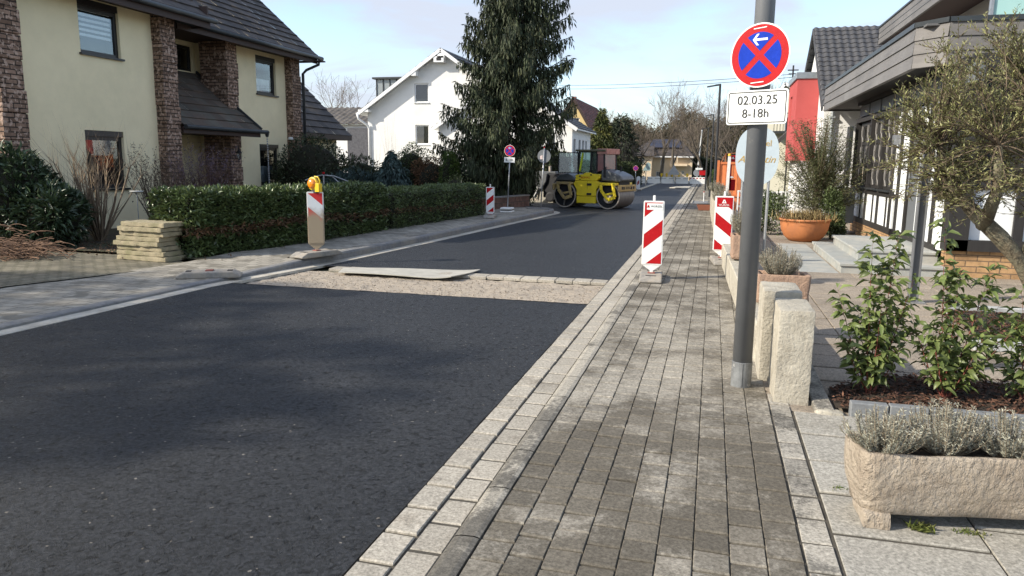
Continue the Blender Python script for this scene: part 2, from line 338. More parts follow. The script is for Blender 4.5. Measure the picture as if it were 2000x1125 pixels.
def paver_mat(name, c1, c2, dirt, near=0.0, dlo=.45, dhi=.62, dsc=1.1, tintv=.16, bump=.35):
    m = mat(name, c1, c2, rough=.85, scale=70, tint=0, bump=bump, bscale=160, bdist=.004, spec=.25, lo=.3, hi=.7)
    nt = m.node_tree; L = nt.links; b = nt.nodes['Principled BSDF']; src = b.inputs['Base Color'].links[0].from_socket
    tc = nd(nt, 'ShaderNodeTexCoord'); n = nd(nt, 'ShaderNodeTexNoise', i_Scale=dsc, i_Detail=9.0, i_Roughness=.72, i_Distortion=.3); L.new(tc.outputs['Object'], n.inputs['Vector'])
    n2 = nd(nt, 'ShaderNodeTexNoise', i_Scale=dsc * 22, i_Detail=6.0, i_Roughness=.8); L.new(tc.outputs['Object'], n2.inputs['Vector'])
    ad = nd(nt, 'ShaderNodeMath', operation='MULTIPLY_ADD'); ad.inputs[1].default_value = .38; L.new(n2.outputs['Fac'], ad.inputs[0]); L.new(n.outputs['Fac'], ad.inputs[2])
    sub = nd(nt, 'ShaderNodeMath', operation='SUBTRACT'); sub.inputs[1].default_value = .19; L.new(ad.outputs[0], sub.inputs[0]); val = sub.outputs[0]
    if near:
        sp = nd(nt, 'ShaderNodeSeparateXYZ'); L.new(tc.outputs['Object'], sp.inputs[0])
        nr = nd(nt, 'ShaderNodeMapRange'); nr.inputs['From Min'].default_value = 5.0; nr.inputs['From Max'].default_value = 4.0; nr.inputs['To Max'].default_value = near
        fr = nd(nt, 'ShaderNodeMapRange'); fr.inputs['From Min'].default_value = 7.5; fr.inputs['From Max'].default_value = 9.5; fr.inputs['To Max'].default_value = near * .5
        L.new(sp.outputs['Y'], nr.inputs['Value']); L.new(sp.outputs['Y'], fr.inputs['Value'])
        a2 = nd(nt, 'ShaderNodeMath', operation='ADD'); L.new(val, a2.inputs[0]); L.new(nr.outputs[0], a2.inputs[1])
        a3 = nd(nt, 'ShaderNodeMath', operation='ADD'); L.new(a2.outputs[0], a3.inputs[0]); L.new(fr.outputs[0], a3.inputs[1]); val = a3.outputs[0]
    mr = nd(nt, 'ShaderNodeMapRange', interpolation_type='SMOOTHSTEP'); mr.inputs['From Min'].default_value = dlo; mr.inputs['From Max'].default_value = dhi; mr.inputs['To Max'].default_value = .86; L.new(val, mr.inputs['Value'])
    at = nd(nt, 'ShaderNodeAttribute', attribute_name='tint')
    pw = nd(nt, 'ShaderNodeMath', operation='POWER'); pw.inputs[1].default_value = 5.0; L.new(at.outputs['Fac'], pw.inputs[0])
    cl = nd(nt, 'ShaderNodeMath', operation='MULTIPLY_ADD', use_clamp=True); cl.inputs[1].default_value = -.3; cl.inputs[2].default_value = 1.0; L.new(pw.outputs[0], cl.inputs[0])
    fm = nd(nt, 'ShaderNodeMath', operation='MULTIPLY'); L.new(mr.outputs[0], fm.inputs[0]); L.new(cl.outputs[0], fm.inputs[1])
    mx = nd(nt, 'ShaderNodeMix', data_type='RGBA'); mx.inputs['B'].default_value = (*dirt, 1); L.new(fm.outputs[0], mx.inputs['Factor']); L.new(src, mx.inputs['A'])
    n5 = nd(nt, 'ShaderNodeTexNoise', i_Scale=60.0, i_Detail=5.0, i_Roughness=.8); L.new(tc.outputs['Object'], n5.inputs['Vector'])
    w5 = nd(nt, 'ShaderNodeMapRange'); w5.inputs['From Min'].default_value = .3; w5.inputs['From Max'].default_value = .7; w5.inputs['To Min'].default_value = .45; w5.inputs['To Max'].default_value = 1.55; L.new(n5.outputs['Fac'], w5.inputs['Value'])
    mt = nd(nt, 'ShaderNodeMapRange'); mt.inputs['To Min'].default_value = 1 - tintv; mt.inputs['To Max'].default_value = 1 + tintv; L.new(at.outputs['Fac'], mt.inputs['Value'])
    mm = nd(nt, 'ShaderNodeMath', operation='MULTIPLY'); L.new(w5.outputs[0], mm.inputs[0]); L.new(mt.outputs[0], mm.inputs[1])
    hv = nd(nt, 'ShaderNodeHueSaturation'); L.new(mm.outputs[0], hv.inputs['Value']); L.new(mx.outputs['Result'], hv.inputs['Color'])
    L.new(hv.outputs['Color'], b.inputs['Base Color']); return m
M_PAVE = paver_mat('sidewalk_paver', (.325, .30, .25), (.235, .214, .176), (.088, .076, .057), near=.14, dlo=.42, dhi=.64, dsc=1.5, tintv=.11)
M_GUT = paver_mat('gutter_paver', (.39, .355, .295), (.31, .285, .235), (.17, .145, .11), dlo=.5, dhi=.75, dsc=2.2, tintv=.12)
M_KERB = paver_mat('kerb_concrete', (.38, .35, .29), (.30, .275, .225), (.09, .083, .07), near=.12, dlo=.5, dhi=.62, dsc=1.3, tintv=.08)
M_EDGE = paver_mat('edge_paver', (.36, .335, .285), (.27, .25, .21), (.085, .08, .07), dlo=.46, dhi=.6, dsc=2.4)
M_SLAB = paver_mat('granite_slab', (.38, .36, .31), (.27, .255, .22), (.2, .18, .14), dlo=.5, dhi=.8, dsc=1.2, tintv=.1)
M_TERR = paver_mat('terrace_slab', (.33, .28, .22), (.25, .21, .165), (.13, .11, .085), dlo=.45, dhi=.75, dsc=1.6, tintv=.14)
M_SAND = mat('joint_sand', (.11, .1, .08), (.06, .055, .045), rough=1, scale=30, bump=.5, bscale=200)
M_LPAVE = bricks('left_sidewalk_paver', (.32, .295, .245), (.25, .23, .19), (.13, .12, .1), .2, .16, .008, .85, .4, flat=True, tintn=.35, nscale=1.4, dist=.006, c3=(.17, .155, .125))
M_DRIVE = bricks('driveway_paver', (.21, .185, .135), (.15, .135, .1), (.06, .06, .035), .2, .1, .012, .9, .5, flat=True, tintn=.45, nscale=1.7, dist=.008)
M_LKERB = mat('left_kerb_concrete', (.2, .2, .2), (.14, .14, .14), rough=.85, scale=12, bump=.3, bscale=120, c3=(.26, .24, .2), s3=1.4)
M_GSTRIP = mat('gutter_strip_concrete', (.5, .47, .4), (.4, .37, .31), rough=.85, scale=14, bump=.35, bscale=90, c3=(.28, .25, .2), s3=2.5)
M_GRAVEL = mat('crushed_gravel', (.44, .375, .295), (.29, .245, .19), rough=.95, scale=45, bump=.8, bscale=80, bdist=.015, c3=(.17, .155, .135), s3=2.4, lo3=.56, hi3=.74)
M_SOIL = mat('garden_soil', (.07, .055, .035), (.04, .03, .02), rough=1, scale=9, bump=1, bscale=30, bdist=.03, c3=(.07, .085, .03), s3=.8)
M_EARTH = mat('ground_earth', (.1, .1, .06), (.06, .065, .035), rough=1, scale=.6, bump=.4, bscale=4)

M_SAND2 = mat('filled_joint_sand', (.085, .075, .058), (.05, .045, .036), rough=1, scale=30, bump=.5, bscale=200)
def sheet(name, pts, z, m, kind='structure', nx=1):
    b = MB(); b.add([(x, y, z) for x, y in pts], [tuple(range(len(pts)))]); o = b.build(name, m); tag(o, kind=kind); return o
def densesheet(name, x0, x1, y0, y1, z, m, nx, ny, f=None, zf=None):
    xs = np.linspace(0, 1, nx + 1); ys = np.linspace(y0, y1, ny + 1)
    V = []
    for y in ys:
        a = x0(y) if callable(x0) else x0; c = x1(y) if callable(x1) else x1
        for t in xs:
            x = a + (c - a) * t; V.append((x, y, z + (zf(x, y) if zf else 0)))
    F = [[j * (nx + 1) + i, j * (nx + 1) + i + 1, (j + 1) * (nx + 1) + i + 1, (j + 1) * (nx + 1) + i] for j in range(ny) for i in range(nx)]
    return npmesh(name, V, [np.array(F)], m, smooth=True)
# ground reaching the horizon
g = sheet('ground', [(-900, -60), (900, -60), (900, 1800), (-900, 1800)], -.07, M_EARTH)
# left road edge
EY = [-12, 5, 8, 9.2, 10.7, 14.2, 18.7, 22, 23.3]; EX = [-6.3, -6.15, -6.05, -5.88, -5.62, -5.32, -5.0, -4.75, -4.66]
def xe(y): return float(np.interp(y, EY, EX))
nz = lambda x, y, s=1.0: vnoise(Vector((x * s, y * s, 3.1)))
road = densesheet('road', lambda y: xe(y) - .01 + .02 * nz(0, y, 4), lambda y: -1.315 + .012 * nz(3, y, 3), -12, 8.32, 0, M_ASPH, 40, 60,
                  zf=lambda x, y: .004 * nz(x, y, 1.2))
# ragged far edge of the near asphalt
V = []; n = 90
for i in range(n + 1):
    x = -6.06 + i * (4.755 / n); e = 8.36 + .03 * nz(x, 0, 5) + .015 * nz(x, 9, 22); V += [(x, 8.3, .004), (x, e, -.006), (x, e + .015, -.05)]
F = []
for i in range(n):
    for k in (0, 1): a = i * 3 + k; F.append([a, a + 3, a + 4, a + 1])
tag(npmesh('road', V, [np.array(F)], M_ASPH), kind='structure'); tag(road, kind='structure')
far_road = densesheet('road', -45, lambda y: -1.3 + .0 - .006 * max(0, y - 20) , 10.16, 66, 0.0, M_ASPH, 30, 60, zf=lambda x, y: .003 * nz(x, y, 1.1)); tag(far_road, kind='structure')
# gravel trench between both asphalt fields
gr = densesheet('gravel_strip', lambda y: xe(y) + .0, -1.33, 8.2, 9.86, -.035, M_GRAVEL, 120, 50, zf=lambda x, y: .014 * nz(x, y, 9) + .008 * nz(x, y, 30)); tag(gr, kind='structure')
NG = 2000; px_ = NR.uniform(-5.8, -1.35, NG); py_ = NR.uniform(8.38, 9.75, NG)
leaves('gravel_chips', np.stack([px_, py_, np.full(NG, -.03)], 1), NR.normal(size=(NG, 3)) * [1, 1, .3] + [0, 0, .2], NR.uniform(.006, .022, NG), NR.uniform(.008, .018, NG),
       mat('gravel_chip', (.42, .36, .29), (.3, .26, .21), scale=5, tint=.35, rough=.95), None, fold=.5, droop=.4)
tag(bpy.data.objects['gravel_chips'], 'loose crushed gravel filling the trench across the road', 'gravel', kind='stuff')

# ---------------------------------------------------------------- real paver blocks
def blocks(name, cols, y0, y1, ln, m, z=0.0, gap=.007, ch=.005, off=.5, jit=.0015, xshift=None, lnj=0):
    """cols: list of (x0,x1). each block has its own chamfered top and tint"""
    V = []; T = []
    for ci, (a, c) in enumerate(cols):
        y = y0 - (off * ln if ci % 2 else 0) - R.uniform(0, .02)
        while y < y1:
            l = ln * (1 + R.uniform(-lnj, lnj)); xs = xshift(y) if xshift else 0
            X0 = a + gap / 2 + xs; X1 = c - gap / 2 + xs; gy = gap * 2.5; Y0 = y + gy / 2 + R.uniform(-.002, .002); Y1 = y + l - gy / 2 + R.uniform(-.002, .002); zt = z + R.uniform(-jit, jit); tx = R.uniform(-jit, jit); ty = R.uniform(-jit, jit)
            q = [(X0, Y0), (X1, Y0), (X1, Y1), (X0, Y1)]; cx_ = ch * .6; cy_ = ch * 1.5; qi = [(X0 + cx_, Y0 + cy_), (X1 - cx_, Y0 + cy_), (X1 - cx_, Y1 - cy_), (X0 + cx_, Y1 - cy_)]
            zz = [zt - tx - ty, zt + tx - ty, zt + tx + ty, zt - tx + ty]
            V += [(*q[k], zt - .04) for k in range(4)] + [(*q[k], zz[k] - ch) for k in range(4)] + [(*qi[k], zz[k]) for k in range(4)]
            T += [R.random()] * 12; y += l
    nb = len(V) // 12; B = np.arange(nb)[:, None] * 12; Fs = [B + [8, 9, 10, 11]]
    for k in range(4):
        j = (k + 1) % 4; Fs += [B + [k, j, 4 + j, 4 + k], B + [4 + k, 4 + j, 8 + j, 8 + k]]
    o = npmesh(name, V, [np.concatenate(Fs)], m, tint=T); return tag(o, kind='structure')
cw = 1.31 / 9
blocks('sidewalk', [(-.87 + i * cw, -.87 + (i + 1) * cw) for i in range(9)], .3, 62, .168, M_PAVE, z=.022, gap=.0042, ch=.0055, jit=.002, lnj=.02)
blocks('gutter', [(-1.31, -1.155)], .3, 64, .25, M_GUT, z=.006, gap=.008, xshift=lambda y: -.006 * max(0, y - 20))
blocks('gutter', [(-1.15, -1.0)], .43, 64, .25, M_GUT, z=.0, gap=.008, xshift=lambda y: -.006 * max(0, y - 20))
blocks('sidewalk_border', [(.447, .575)], .3, 5.15, .24, M_EDGE, z=.02, gap=.007)
# low rounded kerb
V = []; F = []; prof = [(-.995, -.03), (-.994, .008), (-.985, .019), (-.96, .026), (-.9, .028), (-.877, .023), (-.875, -.03)]; ys = np.arange(.3, 62, .5); T = []
for i, y in enumerate(ys):
    for e in (0.004, .496):
        for x, z in prof: V.append((x - .004 * max(0, y - 20), y + e, z)); T.append(R.random() if e < .01 and x == -.995 else T[-1] if T else .5)
k = len(prof)
for i in range(len(ys) * 2 - 1):
    if i % 2 == 0:
        for j in range(k - 1): F.append([i * k + j, i * k + j + 1, (i + 1) * k + j + 1, (i + 1) * k + j][::-1])
tag(npmesh('kerb', V, [np.array(F)], M_KERB, tint=T), kind='structure')
sheet('joint_bed', [(-1.312, 0), (.6, 0), (.6, 66), (-1.6, 66), (-1.312, 20)], -.012, M_SAND)
sheet('joint_bed', [(-.872, .2), (.44, .2), (.44, 62), (-.872, 62)], .011, M_SAND2)
sheet('joint_bed', [(.44, .2), (4.8, .2), (4.8, 4.96), (.44, 4.96)], .013, M_SAND2)
sheet('joint_bed', [(-1.32, .2), (-1.0, .2), (-1.0, 30), (-1.32, 30)], -.006, M_SAND2)
# forecourt slabs and terrace slabs
blocks('forecourt_slabs', [(.585 + i * .62, .585 + (i + 1) * .62) for i in range(7)], 1.2, 4.95, .42, M_SLAB, z=.022, gap=.01, ch=.004)
blocks('terrace', [(.42 + i * .82, .42 + (i + 1) * .82) for i in range(10)], 5.0, 34, .41, M_TERR, z=.012, gap=.012, ch=.005, off=0)
sheet('joint_bed', [(.55, 1), (9, 1), (9, 34), (.45, 34)], -.01, M_SAND)
# paver row across the road on the far side of the trench, old kerb piece at its left end
V = []
blk = []
x = -5.45
while x < -1.33:
    blk.append((x, min(x + .245, -1.31))); x += .245
o = blocks('paver_row', blk, 9.86, 10.12, .29, M_GUT, z=.012, gap=.01, ch=.007, off=0)

# ---------------------------------------------------------------- left pavement swept along the road edge
path = [(xe(y), y) for y in np.concatenate([np.arange(-12, 8, 1.0), np.arange(8, 23.2, .5)])] + [(-4.68, 23.5), (-4.78, 23.95), (-5.0, 24.35), (-5.35, 24.68), (-5.8, 24.9), (-6.6, 25.15), (-9, 25.8), (-16, 27.6), (-30, 31)]
def hh(y, i): return float(np.interp(y, [8.2, 10.6], [.035, .12]))
def sweep(name, prof, m, path=path, smooth=False):
    V = []; F = []; k = None
    for i, (x, y) in enumerate(path):
        a = path[max(0, i - 1)]; b = path[min(len(path) - 1, i + 1)]; d = Vector((b[0] - a[0], b[1] - a[1])).normalized(); nx, ny = -d.y, d.x
        P = prof(y, i); k = len(P)
        for o, z in P: V.append((x + nx * o, y + ny * o, z))
    for i in range(len(path) - 1):
        for j in range(k - 1): F.append([i * k + j, (i + 1) * k + j, (i + 1) * k + j + 1, i * k + j + 1])
    return npmesh(name, V, [np.array(F)], m, smooth=smooth)
tag(sweep('gutter', lambda y, i: [(-.0, -.03), (.0, .006), (.2, .004), (.205, -.03)], M_GSTRIP), kind='structure')
tag(sweep('kerb', lambda y, i: [(.2, -.02), (.202, hh(y, i) * .75), (.225, hh(y, i) * .97), (.255, hh(y, i) + .002), (.33, hh(y, i) + .002), (.332, 0)], M_LKERB), kind='structure')
# pavement surface between kerb and hedge / driveway
HY = [-12, 7, 9.2, 10.6, 15, 19.9, 22.8, 25.2]; HX = [-8.35, -8.2, -7.3, -7.18, -6.72, -6.13, -6.45, -6.05]
V = []; F = []; ys = np.concatenate([np.arange(-12, 9, 1.0), np.arange(9, 24.6, .4)])
for y in ys:
    h = hh(y, 0); a = xe(y) - .325; b = float(np.interp(y, HY, HX)) - .25
    if y > 23.2: a = float(np.interp(y, [23.2, 23.95, 24.35, 24.6], [-5.0, -5.1, -5.4, -5.7])) - .0
    V += [(a, y, h), (b, y, h)]
for i in range(len(ys) - 1): F.append([2 * i, 2 * i + 1, 2 * i + 3, 2 * i + 2][::-1])
tag(npmesh('sidewalk', V, [np.array(F)], M_LPAVE), kind='structure')
sheet('driveway', [(-8.2, -12), (-8.2, 7), (-7.4, 9.3), (-9.2, 10.6), (-30, 10.6), (-30, -12)], .05, M_DRIVE)
sheet('garden_bed', [(-45, 9.9), (-9.3, 9.9), (-7.5, 9.6), (-7.1, 12), (-6.75, 15.2), (-6.15, 20.5), (-6.5, 22.9), (-6.2, 25.0), (-9, 25.7), (-16, 27.5), (-45, 30)], .09, M_SOIL)
# far side of the side street, dark pavement along the far road, garden behind
M_LT = mat('pale_kerbstone', (.5, .47, .4), (.38, .36, .3), rough=.9, scale=8, bump=.3)
b = MB(); b.box(-30, -6.2, 29.6, 29.8, -.02, .14); b.box(-6.2, -5.2, 29.75, 29.95, -.02, .1); b.box(-4.5, -4.3, 36, 66, -.02, .05); b.beam((-5.2, 29.85, .04), (-4.4, 36, .02), .2, .06)
tag(b.build('kerb', M_LT), kind='structure')
sheet('sidewalk', [(-40, 29.8), (-5.2, 29.95), (-4.5, 36), (-4.5, 66), (-40, 66)], .03, M_ASPH2)
sheet('garden_bed', [(-60, 31.2), (-6.3, 31.6), (-5.9, 37), (-5.7, 58), (-60, 58)], .06, M_SOIL)
sheet('grass_verge', [(-80, 66), (80, 66), (80, 400), (-80, 400)], .0, M_EARTH)
# ================================================================ small shared materials
M_WHITEP = mat('white_plastic', (.78, .78, .76), (.68, .68, .65), rough=.45, scale=14, c3=(.5, .47, .4), s3=5, lo3=.58, hi3=.8)
M_RED = mat('red_reflective', (.44, .010, .014), (.37, .008, .011), rough=.55, scale=20, spec=.15, c3=(.55, .06, .06), s3=22, lo3=.62, hi3=.7)
M_BLUE = mat('blue_reflective', (.006, .04, .40), (.004, .032, .33), rough=.55, scale=20, spec=.1)
M_WHT = mat('white_reflective', (.8, .82, .8), (.74, .76, .74), rough=.4, scale=20)
M_BLK = mat('black_print', (.012, .012, .012), rough=.5)
M_GOLD = mat('gold_print', (.5, .33, .08), rough=.4)
M_GALV = mat('galvanised_steel', (.42, .43, .44), (.33, .34, .35), rough=.4, metal=.7, scale=18, bump=.1)
M_POLE = mat('grey_pole_paint', (.14, .147, .155), (.12, .126, .134), rough=.42, scale=5, spec=.5, c3=(.2, .2, .19), s3=9, lo3=.66, hi3=.72)
M_POLEB = mat('worn_pole_foot', (.24, .25, .25), (.12, .125, .13), rough=.5, scale=12, metal=.2, c3=(.4, .4, .38), s3=12, lo3=.58, hi3=.66)
M_ANTH = mat('anthracite_paint', (.035, .037, .04), (.028, .03, .032), rough=.45)
M_RUB = mat('recycled_rubber', (.3, .28, .25), (.2, .19, .17), rough=.95, scale=22, bump=.5, bscale=80, c3=(.36, .31, .24), s3=4)
M_CONC = mat('weathered_concrete', (.48, .445, .365), (.36, .33, .27), rough=.92, scale=7, bump=1.0, bscale=48, bdist=.014, c3=(.27, .24, .185), s3=4.5, lo3=.55, hi3=.75, spec=.2)
M_CONCT = mat('concrete_top_moss', (.36, .34, .28), (.24, .23, .19), rough=.95, scale=14, bump=.8, bscale=60)
M_STONE = mat('sandstone_trough', (.45, .38, .295), (.30, .245, .19), rough=.95, scale=7, bump=1.0, bscale=30, bdist=.05, stretch=(1.1, 1.1, .85), c3=(.54, .47, .38), s3=4, spec=.2)
M_STONE2 = mat('pink_sandstone', (.40, .27, .19), (.30, .2, .145), rough=.95, scale=9, bump=1, bscale=40, bdist=.015)
M_DIRT = mat('potting_soil', (.06, .045, .03), (.03, .022, .015), rough=1, scale=30, bump=1, bscale=60, bdist=.02)
M_BARK = mat('bark', (.15, .12, .085), (.08, .065, .045), rough=.95, scale=12, bump=.9, bscale=30, stretch=(1, 1, .25))
M_TWIG = mat('twig', (.17, .13, .09), (.1, .075, .05), rough=.9, scale=10, tint=.3)

def text(name, s, size, m, parent, M, ext=.0008, shear=0, sx=1.0):
    c = bpy.data.curves.new(name, 'FONT'); c.body = s; c.size = size; c.align_x = 'CENTER'; c.align_y = 'CENTER'; c.extrude = ext; c.resolution_u = 3; c.shear = shear
    o = bpy.data.objects.new(name, c); COL.objects.link(o); bpy.context.view_layer.update()
    me = bpy.data.meshes.new_from_object(o.evaluated_get(bpy.context.evaluated_depsgraph_get())); bpy.data.objects.remove(o)
    me.transform(M @ Matrix.Diagonal((sx, 1, 1, 1))); me.materials.clear(); return link(name, me, m, parent)
# matrix that stands text in the local XZ plane facing -Y, centred at (x, y, z)
def face(x, y, z): return Matrix.Translation((x, y, z)) @ Matrix.Rotation(PI / 2, 4, 'X')
def clip_rect(poly, x0, x1, z0, z1):
    for ax, v, sg in ((0, x0, 1), (0, x1, -1), (1, z0, 1), (1, z1, -1)):
        out = []
        for i in range(len(poly)):
            a, b = poly[i - 1], poly[i]; ia = (a[ax] - v) * sg >= 0; ib = (b[ax] - v) * sg >= 0
            if ia != ib:
                t = (v - a[ax]) / (b[ax] - a[ax]); out.append((a[0] + (b[0] - a[0]) * t, a[1] + (b[1] - a[1]) * t))
            if ib: out.append(b)
        poly = out
        if not poly: return []
    return poly

# ================================================================ big sign pole with no-stopping sign and date plate
PX, PY = .275, 5.45
t = thing('sign_pole', 'thick grey metal pole at the pavement edge carrying the large no-stopping sign', 'pole', (PX, PY, .02))
b = MB(); b.tube([(0, 0, .18), (0, 0, 5.6)], [.068, .06], 28); b.build('pole_shaft', M_POLE, t, smooth=True, world=False)
b = MB(); b.tube([(0, 0, -.03), (0, 0, .185)], .0715, 28); b.box(-.004, .004, -.075, -.068, 0, .18); b.build('pole_foot', M_POLEB, t, smooth=False, world=False, bevel=.002)
b = MB(); b.tube([(0, 0, 5.6), (-.3, 0, 5.62)], .03, 10); b.obox((-.55, 0, 5.63), .32, .09, .03); b.build('lamp_head', M_ANTH, t, world=False, bevel=.01)
PH = math.radians(28)
def arc(r, a0, a1, n): return [(r * math.cos(a0 + (a1 - a0) * i / n), r * math.sin(a0 + (a1 - a0) * i / n)) for i in range(n + 1)]
def nostop(t, r, y=0.0, arrow=True, z=0):
    P = lambda pts, yy: [(x, yy, zz + z) for x, zz in pts]
    b = MB(); b.prism(P(arc(r, 0, 2 * PI, 48)[:-1], y), (0, .004, 0)); b.build('sign_plate', [M_WHT], t, world=False)
    b = MB(); b.prism(P(arc(r * .955, 0, 2 * PI, 48)[:-1], y - .0015), (0, .0012, 0)); b.build('red_ring', M_RED, t, world=False)
    b = MB(); rb = r * .72; hw = r * .098; de = math.asin(hw / rb)
    for k in range(4):
        a0 = PI / 4 + k * PI / 2; pts = arc(rb, a0 + de, a0 + PI / 2 - de, 10); am = a0 + PI / 4; c = hw * math.sqrt(2)
        b.prism(P(pts + [(c * math.cos(am), c * math.sin(am))], y - .003), (0, .0012, 0))
    b.build('blue_field', M_BLUE, t, world=False)
    if arrow:
        b = MB(); s = r / .205; zc = .1 * s
        for q in ([(-.012, zc - .008 * s), (.052 * s, zc - .002 * s), (.052 * s, zc + .012 * s), (-.012, zc + .006 * s)], ):
            b.prism(P([(-.03 * s, zc - .007 * s), (.05 * s, zc - .007 * s), (.05 * s, zc + .007 * s), (-.03 * s, zc + .007 * s)], y - .0045), (0, .001, 0))
        for sg in (1, -1): b.prism(P([(-.052 * s, zc), (-.036 * s, zc), (-.008 * s, zc + sg * .036 * s), (-.024 * s, zc + sg * .036 * s)][::sg], y - .0046), (0, .001, 0))
        b.build('arrow', M_WHT, t, world=False)
t = thing('no_stopping_sign', 'large round red and blue no-stopping sign with white arrow on the thick grey pole', 'road sign', (PX - .02, PY - .1, 2.315), rz=-PH)
nostop(t, .207)
for sg in (1, -1): MB().prism([(-.05, -.0046, sg * .174 - .006), (.04, -.0046, sg * .174), (.04, -.0046, sg * .174 + .006), (-.05, -.0046, sg * .174)], (0, .001, 0)).build('white_mark', M_WHT, t, world=False)
b = MB(); b.tube([(0, .06, 0), (0, .005, 0)], .02, 10); b.box(-.09, .09, .01, .022, -.015, .015); b.build('clamp', M_GALV, t, world=False)
def rrect(hx, hz, r, n=5):
    o = []
    for cx, cz, a in ((hx - r, hz - r, 0), (-hx + r, hz - r, PI / 2), (-hx + r, -hz + r, PI), (hx - r, -hz + r, 1.5 * PI)):
        o += [(cx + r * math.cos(a + PI / 2 * i / n), cz + r * math.sin(a + PI / 2 * i / n)) for i in range(n + 1)]
    return o
def plate(t, hx, hz, r=.018, y=0, m=None, z=0, border=True):
    b = MB(); b.prism([(x, y, zz + z) for x, zz in rrect(hx, hz, r)], (0, .004, 0)); b.build('sign_plate', m or M_WHT, t, world=False)
    if border:
        b = MB(); o = rrect(hx - .009, hz - .009, r * .8); i = rrect(hx - .0155, hz - .0155, r * .5); k = len(o)
        vs = [(x, y - .0015, zz + z) for x, zz in o] + [(x, y - .0015, zz + z) for x, zz in i]
        b.add(vs, [(j, (j + 1) % k, k + (j + 1) % k, k + j) for j in range(k)]); b.build('black_border', M_BLK, t, world=False)
t = thing('date_plate', 'white rectangular plate reading 02.03.25 8-18h below the large no-stopping sign', 'road sign', (PX - .02, PY - .1, 1.98), rz=-PH)
plate(t, .213, .112)
text('date_text', '02.03.25', .083, M_BLK, t, face(.004, -.003, .045)); text('time_text', '8-18h', .083, M_BLK, t, face(-.004, -.003, -.042))
b = MB(); b.tube([(0, .06, 0), (0, .005, 0)], .02, 10); b.build('clamp', M_GALV, t, world=False)

# ================================================================ striped barriers
def mudded(name, col):
    m = mat(name, col, rough=.6, scale=10); nt = m.node_tree; L = nt.links; b = nt.nodes['Principled BSDF']
    src = b.inputs['Base Color'].links[0].from_socket; tc = nd(nt, 'ShaderNodeTexCoord'); sp = nd(nt, 'ShaderNodeSeparateXYZ'); L.new(tc.outputs['Object'], sp.inputs[0])
    n = nd(nt, 'ShaderNodeTexNoise', i_Scale=9.0, i_Detail=6.0); L.new(tc.outputs['Object'], n.inputs['Vector'])
    a = nd(nt, 'ShaderNodeMath', operation='MULTIPLY_ADD'); a.inputs[1].default_value = -.35; L.new(n.outputs['Fac'], a.inputs[0]); L.new(sp.outputs['Z'], a.inputs[2])
    mr = nd(nt, 'ShaderNodeMapRange', interpolation_type='SMOOTHSTEP'); mr.inputs['From Min'].default_value = .52; mr.inputs['From Max'].default_value = .3; L.new(a.outputs[0], mr.inputs['Value'])
    x = nd(nt, 'ShaderNodeMix', data_type='RGBA'); x.inputs['B'].default_value = (.34, .27, .18, 1); L.new(mr.outputs[0], x.inputs['Factor']); L.new(src, x.inputs['A']); L.new(x.outputs['Result'], b.inputs['Base Color']); return m
def foot(name, label, x, y, z, rz, group, dark=None):
    t = thing(name, label, 'ballast block', (x, y, z), group, rz)
    b = MB(); hw = .15; P = [(-.4, 0), (.4, 0), (.41, .03), (.3, .085), (-.3, .085), (-.41, .03)]
    b.prism([(-hw, p, q) for p, q in P], (2 * hw, 0, 0)); b.build('rubber_body', dark or M_RUB, t, bevel=.018, seg=2, world=False)
    b = MB()
    for yy in (-.26, .26): MB().box(-.07, .07, yy - .035, yy + .035, .06, .0865).build('carry_slot', mat('dark_slot', (.03, .027, .025), rough=1), t, world=False)
    b = MB(); b.box(-.05, .05, -.05, .05, .07, .1); b.build('socket', mat('red_rubber', (.24, .09, .07), rough=.9), t, world=False, bevel=.005)
